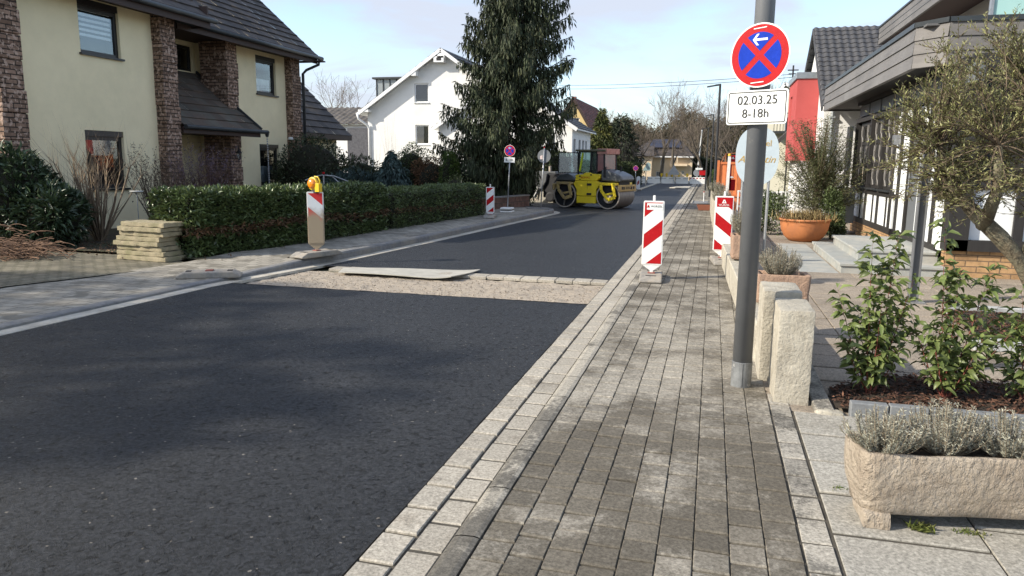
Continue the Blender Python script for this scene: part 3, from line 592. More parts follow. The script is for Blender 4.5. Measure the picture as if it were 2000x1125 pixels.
def barrier(label, x, y, z, rz, w=.28, h0=.2, h1=1.08, mirror=False, muddy=False, logo=None, tilt=0, footlabel='', frz=0, group='red and white striped barriers'):
    foot('ballast_block', footlabel, x, y, z, frz, 'rubber feet under the striped barriers')
    t = thing('striped_barrier', label, 'barrier', (x, y, z + .09), group, rz); t.rotation_euler = (tilt, 0, rz)
    z0 = h0 - .09; z1 = h1 - .09; hw = w / 2; mw = mudded('muddy_white_plastic', (.72, .72, .7)) if muddy else M_WHITEP; mr_ = mudded('muddy_red', (.6, .03, .03)) if muddy else M_RED
    b = MB(); o = rrect(hw, (z1 - z0) / 2, .018); zc = (z0 + z1) / 2
    b.prism([(px, -.018, pz + zc) for px, pz in o], (0, .036, 0))
    b.prism([(-hw * .96, -.012, z0 + .002), (hw * .96, -.012, z0 + .002), (.03, -.012, z0 - .075), (-.03, -.012, z0 - .075)][::-1], (0, .024, 0))
    b.box(-.022, .022, -.015, .015, -.02, z0 - .07)
    b.build('barrier_panel', mw, t, bevel=.004, world=False)
    b = MB(); b.box(-.018, .018, -.012, .012, z1, z1 + .075); b.build('lifting_peg', mw, t, bevel=.006, world=False)
    iw = hw - .017; a0 = z0 + .02; a1 = z1 - .02; HH = a1 - a0
    sheetm = mudded('muddy_white_film', (.74, .76, .75)) if muddy else M_WHT
    for side in (-1, 1):
        y0 = -.0205 if side < 0 else .0185
        b = MB(); b.prism([(-iw, y0, a0), (iw, y0, a0), (iw, y0, a1), (-iw, y0, a1)], (0, .002, 0)); b.build('reflective_film', sheetm, t, world=False)
        b = MB(); sg = -1 if mirror else 1
        for f in (0, .52, 1.04):
            pl = [(-iw * sg, a1 - f * HH), (-iw * sg, a1 - (f + .24) * HH), (iw * sg, a1 - f * HH), (iw * sg, a1 - (f - .24) * HH)]
            q = clip_rect(pl, -iw, iw, a0, a1)
            if len(q) > 2: b.prism([(px, y0 - .0012 if side < 0 else y0 + .003, pz) for px, pz in q], (0, .001, 0))
        b.build('red_stripe', mr_, t, world=False)
    if logo == 'white':
        b = MB(); b.box(-iw + .028, iw, -.0235, -.0222, a1 - .1, a1 - .012); b.build('logo_field', M_WHT, t, world=False)
        text('logo_text', 'WURZEL', .038, M_BLK, t, face(.035, -.0245, a1 - .055), sx=1.0)
        b = MB(); lx = -.075; lz = a1 - .055; b.prism([(lx - .02, -.0245, lz - .016), (lx + .02, -.0245, lz - .016), (lx + .006, -.0245, lz + .018), (lx - .006, -.0245, lz + .018)], (0, .001, 0)); b.build('logo_mark', M_RED, t, world=False)
    if logo == 'red':
        b = MB(); b.box(-iw + .012, iw - .02, -.0235, -.0222, a1 - .15, a1 - .01); b.build('logo_field', M_RED, t, world=False)
        text('logo_text', 'WURZEL', .042, M_WHT, t, face(-.004, -.0245, a1 - .122), sx=1.0)
        b = MB(); lx = -.004; lz = a1 - .065; b.prism([(lx - .035, -.0245, lz - .028), (lx + .035, -.0245, lz - .028), (lx + .012, -.0245, lz + .03), (lx - .012, -.0245, lz + .03)], (0, .001, 0))
        b.build('logo_mark', M_WHT, t, world=False)
        b = MB(); b.prism([(lx - .012, -.0258, lz - .012), (lx + .012, -.0258, lz - .012), (lx, -.0258, lz + .012)], (0, .001, 0)); b.build('logo_mark', M_RED, t, world=False)
    return t
barrier('striped barrier with a white name strip, on the pavement kerb beside the new asphalt', -.755, 10.34, .02, .03, logo='white', footlabel='stone grey rubber foot under the barrier with the white name strip', frz=.05)
barrier('striped barrier with red name badge, beside the low concrete wall', .2, 12.45, .02, .0, w=.29, mirror=True, logo='red', tilt=.0, footlabel='pale rubber foot under the barrier with the red name badge', frz=.1)
tb = barrier('mud-stained striped barrier with an orange lamp on top, before the clipped hedge', -5.93, 10.38, .115, .42, w=.25, mirror=True, muddy=True, h0=.19, h1=1.0, footlabel='brown rubber foot with reddish end under the muddy lamp barrier', frz=-.35)
barrier('small distant striped barrier near the far end of the hedge', -5.74, 19.2, .12, .1, w=.225, h0=.14, h1=.82, footlabel='flat dark rubber foot under the distant barrier by the hedge end', frz=.2)
x, y = G(410, 541, .04); foot('ballast_block', 'empty grey rubber foot lying alone on the left pavement', x - .0, y, .04, -1.05, 'rubber feet under the striped barriers')
# warning lamp
M_YEL = mat('yellow_plastic', (.75, .5, .02), (.65, .42, .02), rough=.4, scale=20); M_ORG = mat('orange_lens', (.85, .28, .01), (.7, .2, .01), rough=.18, scale=60, spec=.6, coat=.5)
t = thing('warning_lamp', 'round orange warning lamp with yellow housing on top of the muddy barrier', 'warning lamp', (-5.93, 10.38, 1.125), rz=.42 - .75)
b = MB(); b.lathe([(.0, -.075), (.05, -.07), (.075, -.05), (.082, -.03), (.082, .03), (.05, .045), (0, .045)], (-.035, 0, .115), 24, 'y'); b.build('lens', M_ORG, t, smooth=True, world=False)
b = MB(); b.lathe([(.084, -.025), (.1, -.02), (.1, .02), (.084, .025)], (-.035, 0, .115), 28, 'y'); b.build('lens_ring', M_YEL, t, world=False)
b = MB(); b.box(.035, .125, -.035, .035, -.01, .12); b.tube([(.11, 0, .1), (.115, 0, .16), (.08, 0, .215), (.0, 0, .225)], .012, 8); b.build('battery_case', M_YEL, t, bevel=.012, seg=2, world=False)
b = MB(); b.box(-.06, .06, -.03, .03, -.03, .02); b.tube([(-.02, 0, -.03), (-.02, 0, -.08)], .02, 8); b.build('mount', M_ANTH, t, bevel=.005, world=False)

# ================================================================ low concrete wall and posts on the right
def rough_block(name, x0, x1, y0, y1, z0, z1, m, parent=None, n=.012, ch=.03, seed=0, d=.05, sx=None):
    """box with chamfered, slightly broken surface"""
    V = []; F = []; idx = {}
    def grid(f, nu, nv):
        for i in range(nu + 1):
            for j in range(nv + 1): V.append(f(i / nu, j / nv))
        b = len(V) - (nu + 1) * (nv + 1)
        for i in range(nu):
            for j in range(nv): F.append([b + i * (nv + 1) + j, b + (i + 1) * (nv + 1) + j, b + (i + 1) * (nv + 1) + j + 1, b + i * (nv + 1) + j + 1])
    X, Y, Z = x1 - x0, y1 - y0, z1 - z0; k = lambda L: max(2, min(40, int(L / d)))
    grid(lambda u, v: (x0 + u * X, y0, z0 + v * Z), k(X), k(Z)); grid(lambda u, v: (x1 - u * X, y1, z0 + v * Z), k(X), k(Z))
    grid(lambda u, v: (x0, y1 - u * Y, z0 + v * Z), k(Y), k(Z)); grid(lambda u, v: (x1, y0 + u * Y, z0 + v * Z), k(Y), k(Z))
    grid(lambda u, v: (x0 + u * X, y0 + v * Y, z1), k(X), k(Y)); grid(lambda u, v: (x1 - u * X, y0 + v * Y, z0), k(X), k(Y))
    cx, cy, cz = (x0 + x1) / 2, (y0 + y1) / 2, (z0 + z1) / 2; hx, hy, hz = X / 2, Y / 2, Z / 2; O = []
    for v in V:
        p = [v[0] - cx, v[1] - cy, v[2] - cz]; h = (hx, hy, hz); c = [max(-h[i] + ch, min(h[i] - ch, p[i])) for i in range(3)]
        dv = Vector([p[i] - c[i] for i in range(3)]); q = Vector(c) + (dv.normalized() * ch if dv.length > 1e-6 else dv)
        w_ = Vector(q) + Vector((cx, cy, cz)); s = vnoise(w_ * 9 + Vector((seed, 0, 0))) * n + vnoise(w_ * 28) * n * .4
        dd = dv.normalized() if dv.length > 1e-6 else Vector((0, 0, 0)); w_ += dd * s; O.append(tuple(w_))
    return npmesh(name, O, [np.array(F)], m, parent, smooth=True)
o = rough_block('concrete_post', .475, .70, 5.12, 5.62, -.02, .655, M_CONC, n=.005, ch=.012, d=.022); tag(o, 'weathered pale concrete block post nearest the camera, behind the grey pole', 'concrete post')
o = rough_block('concrete_post', .405, .675, 5.65, 6.15, -.02, .695, M_CONC, n=.006, ch=.018, seed=4, d=.03); tag(o, 'rough concrete post standing directly behind the nearest block post', 'concrete post')
def wallseg(p, q, th, z1, label):
    t = thing('low_wall', label, 'wall', ((p[0] + q[0]) / 2, (p[1] + q[1]) / 2, 0)); n = Vector((q[1] - p[1], -(q[0] - p[0]), 0)).normalized() * th
    b = MB(); b.prism([(p[0], p[1], -.02), (q[0], q[1], -.02), (q[0] + n.x, q[1] + n.y, -.02), (p[0] + n.x, p[1] + n.y, -.02)], (0, 0, z1)); b.build('wall_body', M_CONC, t, bevel=.012)
wallseg((.40, 6.17), (.17, 13.3), .26, .36, 'low cream concrete wall along the pavement carrying the stone troughs')
wallseg((.16, 13.35), (.03, 21.5), .2, .72, 'taller pale concrete wall further along the pavement behind the second barrier')
wallseg((.02, 21.6), (-.05, 27), .2, .8, 'farthest pale concrete wall behind the first street lamp')
o = MB().box(.72, .84, 4.98, 7.2, -.01, .05).build('edging_stone', M_EDGE, bevel=.008); tag(o, 'flat grey edging strip beside the nearest concrete post', 'edging')
o = rough_block('broken_stone', .73, .90, 4.93, 5.06, -.02, .045, M_CONC, n=.03, ch=.02, d=.02); tag(o, 'broken lump of mortar at the foot of the concrete post', 'rubble')
M_EDG = mat('grey_edging', (.21, .22, .225), (.15, .158, .165), rough=.8, scale=25, bump=.4)
for i, (xx, lb) in enumerate([(.93, 'grey edging stone of the mulch bed nearest the concrete post'), (1.16, 'second grey edging stone of the mulch bed, behind the left lavender'), (1.39, 'third grey edging stone of the mulch bed'), (1.62, 'fourth grey edging stone of the mulch bed'), (1.85, 'fifth grey edging stone of the mulch bed at the picture edge')]):
    tag(MB().box(xx, xx + .222, 4.96, 5.03, -.01, .11).build('edging_stone', M_EDG, bevel=.006), lb, 'edging', 'grey edging stones round the mulch bed')
# mulch bed
tag(sheet('mulch_bed', [(.85, 5.02), (3.2, 5.02), (3.2, 6.0), (1.35, 5.95), (.86, 5.45)], .05, M_DIRT), kind='structure')
M_CHIP = mat('bark_chip', (.13, .065, .04), (.06, .03, .02), rough=.95, scale=20, tint=.55)
n = 3800; X = NR.uniform(.86, 3.2, n); Y = NR.uniform(5.03, 6.0, n); k = (Y < 5.45 + (X - .86) * 1.1)
o = leaves('mulch', np.stack([X, Y, .052 + NR.uniform(0, .025, n)], 1)[k], (NR.normal(size=(n, 3)) * [1, 1, .25])[k], NR.uniform(.025, .06, n)[k], NR.uniform(.01, .022, n)[k], M_CHIP, None, fold=.2, droop=.1)
tag(o, 'reddish brown bark mulch spread under the young shrubs', 'mulch', kind='stuff')

# ================================================================ troughs
def trough(name, label, c, rz, hx, hy, z0, z1, m, wall=.05, soil=.05, taper=.9, group=None, nz_=.008, r=.05):
    t = thing(name, label, 'planter', (c[0], c[1], z0), group, rz); N = 130; V = []; Hh = z1 - z0
    lv = [(.0, taper * .94, -1), (.02, taper, -1), (.15, taper + .03, -1), (.35, .94, -1), (.6, .98, -1), (.85, 1, -1), (.97, 1, -1), (1, .985, -1), (1.0, 0, .35), (.985, 0, .85), (.8, 0, 1.0), (.55, 0, 1.05)]
    per = [0]
    def loop(ax, ay, rr):
        rr = min(rr, ax * .9, ay * .9); o = []; L1 = 2 * (ax - rr); L2 = 2 * (ay - rr); A = PI / 2 * rr; tot = 2 * (L1 + L2) + 4 * A
        for i in range(N):
            s = tot * i / N; 
            for (sx, sy, dx, dy, ln, cx, cy, a0) in ((ax, -ay + rr, 0, 1, L2, ax - rr, ay - rr, 0), (ax - rr, ay, -1, 0, L1, -ax + rr, ay - rr, PI / 2), (-ax, ay - rr, 0, -1, L2, -ax + rr, -ay + rr, PI), (-ax + rr, -ay, 1, 0, L1, ax - rr, -ay + rr, 1.5 * PI)):
                if s <= ln: o.append((sx + dx * s, sy + dy * s)); break
                s -= ln
                if s <= A: o.append((cx + rr * math.cos(a0 + s / rr), cy + rr * math.sin(a0 + s / rr))); break
                s -= A
            else: o.append((ax, -ay + rr))
        return o
    for fz, sc_, inn in lv:
        if inn < 0: pts = loop(hx * (1 - (1 - sc_) * hy / hx), hy * sc_, r)
        else: pts = loop(hx - wall * inn, hy - wall * inn, r * .7)
        for x, y in pts:
            v = Vector((x, y, fz * Hh)); k = nz_ * (vnoise(v * 7 + Vector((c[0] * 9, 0, 0))) + .5 * vnoise(v * 19)); nrm = Vector((x / hx ** 2, y / hy ** 2, 0)).normalized()
            V.append(tuple(v + nrm * k + Vector((0, 0, .5 * nz_ * vnoise(Vector((x * 6, y * 6, 5)))))))
    K = len(lv); F = [[i * N + j, i * N + (j + 1) % N, (i + 1) * N + (j + 1) % N, (i + 1) * N + j] for i in range(K - 1) for j in range(N)]
    npmesh('stone_basin', V, [np.array(F)], m, t, smooth=True, world=False)
    V = [(0, 0, Hh - soil)] + [(x, y, Hh - soil + .01 * vnoise(Vector((x * 30, y * 30, 0)))) for x, y in loop(hx - wall * .9, hy - wall * .9, r * .7)]
    npmesh('soil', V, [np.array([[0, 1 + j, 1 + (j + 1) % N] for j in range(N)])], M_DIRT, t, smooth=True, world=False)
    return t
a = math.radians(11); T1 = Vector((.705, 3.335, 0)); ux = Vector((math.cos(a), math.sin(a), 0)); uy = Vector((-math.sin(a), math.cos(a), 0))
hx, hy = .85, .15; c1 = T1 + ux * hx + uy * hy
trough('stone_trough', 'long rough-hewn sandstone trough with grey lavender in the right foreground', c1, a, hx, hy, .085, .37, M_STONE, wall=.045, soil=.05, taper=.80, r=.06)
def footblock(c, label):
    o = rough_block('support_stone', c.x - .055, c.x + .06, c.y - .13, c.y + .13, -.0 + .02, .1, M_STONE, n=.004, ch=.010, d=.02); tag(o, label, 'stone block')
footblock(T1 + ux * .1 + uy * .14, 'rough stone block under the left end of the foreground trough')
footblock(T1 + ux * 1.3 + uy * .14, 'rough stone block under the right end of the foreground trough')
M_LAV = mat('lavender_leaf', (.42, .41, .33), (.28, .28, .215), rough=.8, scale=12, tint=.35, trans=.15)
M_LAVS = mat('lavender_stem', (.3, .25, .18), (.2, .16, .11), rough=.9, tint=.3)
def lavender(label, c, r, h, stems=70, ll=.02, group='grey lavender bushes in the stone troughs', mm=None, lpn=16):
    t = thing('lavender', label, 'lavender', tuple(c), group); S = []; P = []; D = []
    for i in range(stems):
        a = R.uniform(0, 2 * PI); q = math.sqrt(R.random()); e = Vector((math.cos(a) * q * r, math.sin(a) * q * r, h * R.uniform(.65, 1.1) * (1 - .35 * q * q)))
        b0 = Vector((math.cos(a) * q * r * .25, math.sin(a) * q * r * .25, 0)); mdl = (b0 + e) / 2 + Vector((e.x * .25, e.y * .25, -h * .08)); prev = b0
        for s in range(1, 5):
            u = s / 4; p = b0 * (1 - u) ** 2 + mdl * 2 * u * (1 - u) + e * u * u; S.append((*prev, *p, .0022, .0016)); prev = p
        for s in range(lpn):
            u = .3 + .7 * s / lpn; p = b0 * (1 - u) ** 2 + mdl * 2 * u * (1 - u) + e * u * u
            for z in range(2):
                az = R.uniform(0, 2 * PI); P.append(tuple(p)); D.append((math.cos(az), math.sin(az), .7))
    P = np.array(P) + np.array(c); segmesh('stems', np.array(S) + np.array([*c, *c, 0, 0]), M_LAVS, t, 3)
    leaves('foliage', P, np.array(D), NR.uniform(ll * .7, ll * 1.3, len(P)), ll * .2, mm or M_LAV, t, droop=.1)
    return t
for i, (s, lb) in enumerate([(.13, 'leftmost'), (.40, 'second from the left'), (.68, 'third from the left'), (.98, 'fourth'), (1.3, 'rightmost, mostly off the picture edge')]):
    p = T1 + ux * s + uy * (.15 + .02 * (i % 2)); lavender(f'silvery lavender bush in the foreground trough, {lb}', (p.x, p.y, .32), .185, .21 + .04 * (i % 2), 125)
t = trough('stone_trough', 'small pinkish stone trough with lavender on the low wall behind the posts', (.66, 7.15), .03, .235, .15, .36, .625, M_STONE2, wall=.05, r=.03, taper=.95)
lavender('rounded grey lavender bush in the small trough behind the concrete posts', (.63, 7.15, .58), .2, .3, 170, .02)
t = trough('stone_trough', 'reddish stone trough beside the red badge barrier, half hidden by the pole', (.44, 10.4), .03, .16, .2, .36, .68, M_STONE2, wall=.05, r=.03, taper=.95)
lavender('grey lavender bush spilling from the trough beside the red badge barrier', (.44, 10.4, .66), .2, .38, 130, .024)
lavender('dry grey bush on the taller far wall', (.2, 17.5, .72), .24, .4, 120, .03); lavender('dry grey bush at the far end of the far wall', (.12, 22.5, .78), .25, .35, 110, .035)
# grass tufts in the joints
M_GRASS = mat('grass_blade', (.14, .2, .04), (.22, .22, .07), rough=.7, tint=.4, trans=.3)
def tuft(label, c, r, h, n):
    P = np.array(c) + NR.normal(size=(n, 3)) * [r, r * .6, 0]; D = NR.normal(size=(n, 3)) * [.6, .6, .2] + [0, 0, 1]
    o = leaves('grass_tuft', P, D, NR.uniform(h * .4, h, n), .004, M_GRASS, None, droop=.5); tag(o, label, 'grass', 'grass tufts in the slab joints', 'stuff')
gx, gy = G(1800, 1045); tuft('green grass tuft in the slab joint below the foreground trough', (gx, gy, .02), .022, .05, 110)
gx, gy = G(1895, 1052); tuft('thin dry grass tuft right of the green one below the trough', (gx, gy, .02), .03, .03, 60)
gx, gy = G(1635, 962); tuft('tiny grass tuft left of the foreground trough', (gx, gy, .02), .02, .02, 40)

# ================================================================ young evergreen shrubs in the mulch
M_PHO = mat('cherry_laurel_leaf', (.19, .23, .075), (.10, .14, .04), rough=.42, spec=.4, scale=7, tint=.35, trans=.3, c3=(.38, .42, .16), s3=14, lo3=.6, hi3=.75)
M_RSTEM = mat('red_stem', (.22, .055, .04), (.13, .05, .035), rough=.6)
def shrub(label, c, stems, ll=.1):
    t = thing('young_shrub', label, 'shrub', tuple(c), 'young leafy shrubs in the mulch bed'); S = []; P = []; D = []
    for dx, dy, h in stems:
        h *= 1.1
        prev = Vector(c) + Vector((R.gauss(0, .012), R.gauss(0, .012), 0)); n = int(h / .018); st = Vector(prev); side = Vector((dx, dy, 0))
        for i in range(1, n + 1):
            u = i / n; p = st + side * (u ** .8) + Vector((R.gauss(0, .002), R.gauss(0, .002), h * u)); S.append((*prev, *p, .0055 * (1.1 - u), .0055 * (1.1 - u))); prev = p
            if u > .12 and R.random() < .93:
                az = i * 2.4 + R.uniform(-.4, .4); el = R.uniform(-.45, .3) + .6 * (u > .95)
                P.append(tuple(p)); D.append((math.cos(az), math.sin(az), el))
                if R.random() < .3:   # short side shoot
                    az += 1.3; L_ = R.uniform(.03, .11) * (1.2 - u); q = p + Vector((math.cos(az) * L_, math.sin(az) * L_, L_ * .7)); S.append((*p, *q, .002, .0015))
                    for k in range(4):
                        P.append(tuple(p.lerp(q, .4 + .2 * k))); a2 = az + R.uniform(-1.6, 1.6); D.append((math.cos(a2), math.sin(a2), R.uniform(-.2, .6)))
    segmesh('stem', S, M_RSTEM, t, 5); n = len(P)
    leaves('foliage', P, D, NR.uniform(ll * .65, ll * 1.15, n), NR.uniform(ll * .28, ll * .4, n), M_PHO, t, fold=.3, droop=.42, rich=True)
shrub('left young shrub with drooping glossy leaves, in the mulch bed next to the concrete post', (1.12, 5.42, .05), [(-.05, 0, .98), (.1, .05, .99), (-.26, 0, .66), (.2, -.05, .75), (-.12, .1, .5), (.12, .1, .55), (.25, .05, .42), (-.18, -.1, .3), (.0, -.1, .6), (.05, .1, .8)])
shrub('tallest young shrub with red stem, in the middle of the mulch bed', (1.6, 5.45, .05), [(-.1, 0, 1.08), (.02, 0, .78), (.2, 0, .82), (-.28, 0, .6), (.3, .1, .6), (-.15, -.1, .45), (.15, -.1, .4), (.36, -.05, .5), (-.05, .1, .7), (.1, .1, .35)])
shrub('young shrub cut by the right picture edge, in the mulch bed', (2.1, 5.5, .05), [(-.12, 0, .7), (.05, 0, .85), (-.05, .1, .5), (.2, 0, .7), (.1, -.1, .5), (-.2, .05, .35)])

# ================================================================ old olive tree
t = thing('olive_tree', 'large gnarled olive tree with silvery leaves at the right edge before the restaurant', 'tree', (3.05, 8.42, 0))
b = MB(); b.tube([(3.22, 8.42, -.05), (3.16, 8.4, .2), (3.1, 8.36, .45), (2.98, 8.32, .68), (2.76, 8.28, .92), (2.52, 8.26, 1.14), (2.26, 8.24, 1.42), (2.12, 8.2, 1.8)], [.08, .06, .06, .072, .078, .07, .045, .028], 14)
b.tube([(3.0, 8.32, .66), (3.05, 8.25, 1.1), (3.02, 8.2, 1.7), (2.9, 8.2, 2.2)], [.06, .045, .035, .025], 10); b.tube([(2.6, 8.28, 1.02), (2.6, 8.0, 1.4), (2.5, 7.8, 1.8)], [.07, .05, .03], 10)
b.build('trunk', mat('olive_bark', (.2, .165, .11), (.09, .075, .05), rough=.95, scale=9, bump=1, bscale=26, bdist=.03, c3=(.26, .25, .17), s3=6), t, smooth=True)
rn = random.Random(5); S = []; P = []; D = []
nodes = [Vector(v) for v in [(2.38, 8.26, 1.25), (2.18, 8.24, 1.5), (2.1, 8.2, 1.8), (2.95, 8.25, 1.2), (3.0, 8.2, 1.7), (2.9, 8.2, 2.2), (2.6, 8.0, 1.4), (2.5, 7.8, 1.8), (2.82, 8.3, .9)]]
for i in range(235):
    while True:
        q = Vector((rn.uniform(-1, 1), rn.uniform(-1, 1), rn.uniform(-1, 1)))
        if .25 < q.length < 1: break
    e = Vector((2.5 + q.x * 1.0, 8.15 + q.y * .75, 2.0 + q.z * .93 - .12 * (q.x < -.6)))
    if e.z < 1.15 and e.x < 2.35: e.z += rn.uniform(.0, .5)
    s = min(nodes, key=lambda n_: (n_ - e).length + rn.uniform(0, .5)); md = (s + e) / 2 + Vector((rn.gauss(0, .08), rn.gauss(0, .08), rn.uniform(0, .15))); pv = s; ks = 7
    for k in range(1, ks + 1):
        u = k / ks; p = s * (1 - u) ** 2 + md * 2 * u * (1 - u) + e * u * u; S.append((*pv, *p, .009 * (1.15 - u) + .001, .009 * (1.15 - u))); dr = (p - pv).normalized()
        if u > .35:
            for _ in range(3):
                a = rn.uniform(0, 6.28); tw = (dr + Vector((math.cos(a), math.sin(a), rn.uniform(-.2, .9))) * .9).normalized() * rn.uniform(.08, .2); S.append((*p, *(p + tw), .003, .0015))
                for z in range(6):
                    pp = p + tw * (z / 5.); a2 = rn.uniform(0, 6.28); P.append(tuple(pp)); D.append(tuple(tw.normalized() * .9 + Vector((math.cos(a2), math.sin(a2), rn.uniform(-.2, .6))) * .8))
        pv = p
segmesh('branches', S, M_TWIG, t, 4); n = len(P)
M_OLV = mat('olive_leaf', (.27, .27, .11), (.155, .165, .065), rough=.45, spec=.45, scale=3, tint=.5, trans=.2, c3=(.36, .35, .16), s3=5, lo3=.5, hi3=.7)
leaves('crown', P, D, NR.uniform(.03, .055, n), NR.uniform(.009, .014, n), M_OLV, t, fold=.2, droop=.1, rich=False)
# round bed at the olive
tag(sheet('mulch_bed', [(2.35, 7.3), (4.6, 7.3), (4.6, 8.95), (2.6, 8.95)], .06, M_DIRT), kind='structure')
X = NR.uniform(2.4, 4.5, 1500); Y = NR.uniform(7.35, 8.9, 1500)
tag(leaves('mulch', np.stack([X, Y, np.full(1500, .07)], 1), NR.normal(size=(1500, 3)) * [1, 1, .3], NR.uniform(.03, .07, 1500), .02, M_CHIP, None), 'brown bark mulch round the olive trunk', 'mulch', kind='stuff')
M_PALE = mat('pale_kerb', (.42, .43, .42), (.33, .34, .34), rough=.85, scale=14)
tag(MB().box(2.3, 4.6, 7.2, 7.3, 0, .11).build('bed_kerb', M_PALE, bevel=.01), 'pale kerb along the near side of the olive bed', 'kerb')
tag(MB().box(2.55, 4.6, 8.96, 9.04, 0, .11).build('bed_kerb', M_PALE, bevel=.01), 'pale kerb along the far side of the olive bed', 'kerb')
t = thing('steel_post', 'dark grey steel post standing on the terrace before the steps', 'post', (2.36, 9.6, 0))
b = MB(); b.box(2.31, 2.32, 9.54, 9.64, 0, 2.05); b.box(2.40, 2.41, 9.54, 9.64, 0, 2.05); b.box(2.32, 2.40, 9.584, 9.596, 0, 2.05); b.build('beam', mat('grey_steel', (.15, .155, .165), (.13, .135, .14), rough=.45), t)
b = MB(); b.box(2.24, 2.48, 9.48, 9.72, .012, .03); b.build('base_plate', M_GALV, t)
# ================================================================ building helpers
def PT(ax, pl, sg):
    return (lambda u, d, z: (pl + sg * d, u, z)) if ax == 'x' else (lambda u, d, z: (u, pl + sg * d, z))
def fbox(b, P, u0, u1, d0, d1, z0, z1, t=.5):
    a = P(u0, d0, z0); c = P(u1, d1, z1); b.box(a[0], c[0], a[1], c[1], z0, z1, t)
def wallf(b, P, u0, u1, z0, z1, holes, depth=.14):
    us = sorted({u0, u1} | {h for H_ in holes for h in H_[:2] if u0 < h < u1}); zs = sorted({z0, z1} | {h for H_ in holes for h in H_[2:4] if z0 < h < z1})
    for i in range(len(us) - 1):
        for j in range(len(zs) - 1):
            uc = (us[i] + us[i + 1]) / 2; zc = (zs[j] + zs[j + 1]) / 2
            if any(h[0] < uc < h[1] and h[2] < zc < h[3] for h in holes): continue
            b.add([P(us[i], 0, zs[j]), P(us[i + 1], 0, zs[j]), P(us[i + 1], 0, zs[j + 1]), P(us[i], 0, zs[j + 1])], [(0, 1, 2, 3)])
    for h in holes:
        q = [(h[0], h[2]), (h[1], h[2]), (h[1], h[3]), (h[0], h[3])]
        for k in range(4):
            a, c = q[k], q[(k + 1) % 4]; b.add([P(a[0], 0, a[1]), P(c[0], 0, c[1]), P(c[0], -depth, c[1]), P(a[0], -depth, a[1])], [(0, 1, 2, 3)])
GL = glass_mat('window_glass', (.85, .9, .9), .10, .015)
GL2 = glass_mat('tinted_glass', (.5, .72, .68), .2, .25)
M_INT = mat('dark_interior', (.02, .02, .022), (.05, .048, .045), rough=.9, scale=2)
M_CURT = mat('net_curtain', (.85, .87, .9), (.75, .77, .8), rough=.9, scale=8)
M_WWIN = mat('white_window_frame', (.75, .76, .76), rough=.4)
def window(par, ax, pl, sg, u0, u1, z0, z1, fm, fw=.055, depth=.12, sill=None, split=(), hsplit=(), curtain=None, shutter=0, glass=None, label=None, name='window'):
    P = PT(ax, pl, sg); b = MB(); d0, d1 = -depth, -depth + .05; zt = z1
    if shutter: fbox(b, P, u0, u1, d0 - .02, -.02, z1 - shutter, z1); zt = z1 - shutter
    fbox(b, P, u0, u0 + fw, d0, d1, z0, zt); fbox(b, P, u1 - fw, u1, d0, d1, z0, zt); fbox(b, P, u0 + fw, u1 - fw, d0, d1, z0, z0 + fw); fbox(b, P, u0 + fw, u1 - fw, d0, d1, zt - fw, zt)
    for s in split: fbox(b, P, s - fw * .5, s + fw * .5, d0, d1 - .006, z0 + fw, zt - fw)
    for s in hsplit: fbox(b, P, u0 + fw, u1 - fw, d0, d1 - .01, s - fw * .35, s + fw * .35)
    f = b.build(name, fm, par)
    if label: f['label'] = label
    b = MB(); b.add([P(u0 + .01, d0 + .02, z0 + .01), P(u1 - .01, d0 + .02, z0 + .01), P(u1 - .01, d0 + .02, zt), P(u0 + .01, d0 + .02, zt)], [(0, 1, 2, 3)]); b.build('pane', glass or GL, f)
    b = MB(); b.add([P(u0, d0 - .25, z0), P(u1, d0 - .25, z0), P(u1, d0 - .25, z1), P(u0, d0 - .25, z1)], [(0, 1, 2, 3)])
    b.add([P(u0, d0 - .25, z0), P(u1, d0 - .25, z0), P(u1, d0 - .01, z0), P(u0, d0 - .01, z0)], [(0, 1, 2, 3)])
    q_ = [(u0, z0), (u1, z0), (u1, z1), (u0, z1)]
    for k in (1, 2, 3): a_, c_ = q_[k], q_[(k + 1) % 4]; b.add([P(a_[0], d0 - .25, a_[1]), P(c_[0], d0 - .25, c_[1]), P(c_[0], d0 - .01, c_[1]), P(a_[0], d0 - .01, a_[1])], [(0, 1, 2, 3)])
    b.build('room', M_INT, f)
    if curtain:
        a, c, kind = curtain; b = MB(); n = 36 if kind == 'pleat' else 1
        if kind == 'stripe':
            z = c
            while z - .045 > a: fbox(b, P, u0 + fw, u1 - fw, d0 - .05, d0 - .045, z - .055, z - .001 if z == c else z); z -= .1
        else:
            pts = [P(u0 + fw + (u1 - u0 - 2 * fw) * i / n, d0 - .06 + .02 * math.sin(i * 1.9), 0) for i in range(n + 1)]
            b.add([(p[0], p[1], a) for p in pts] + [(p[0], p[1], c) for p in pts], [(i, i + 1, n + 2 + i, n + 1 + i) for i in range(n)])
        b.build('blind' if kind == 'stripe' else 'curtain', M_CURT, f)
    if sill:
        b = MB(); fbox(b, P, u0 - .04, u1 + .04, -depth, .06, z0 - .04, z0 - .001); b.build('sill', sill, f)
    return f
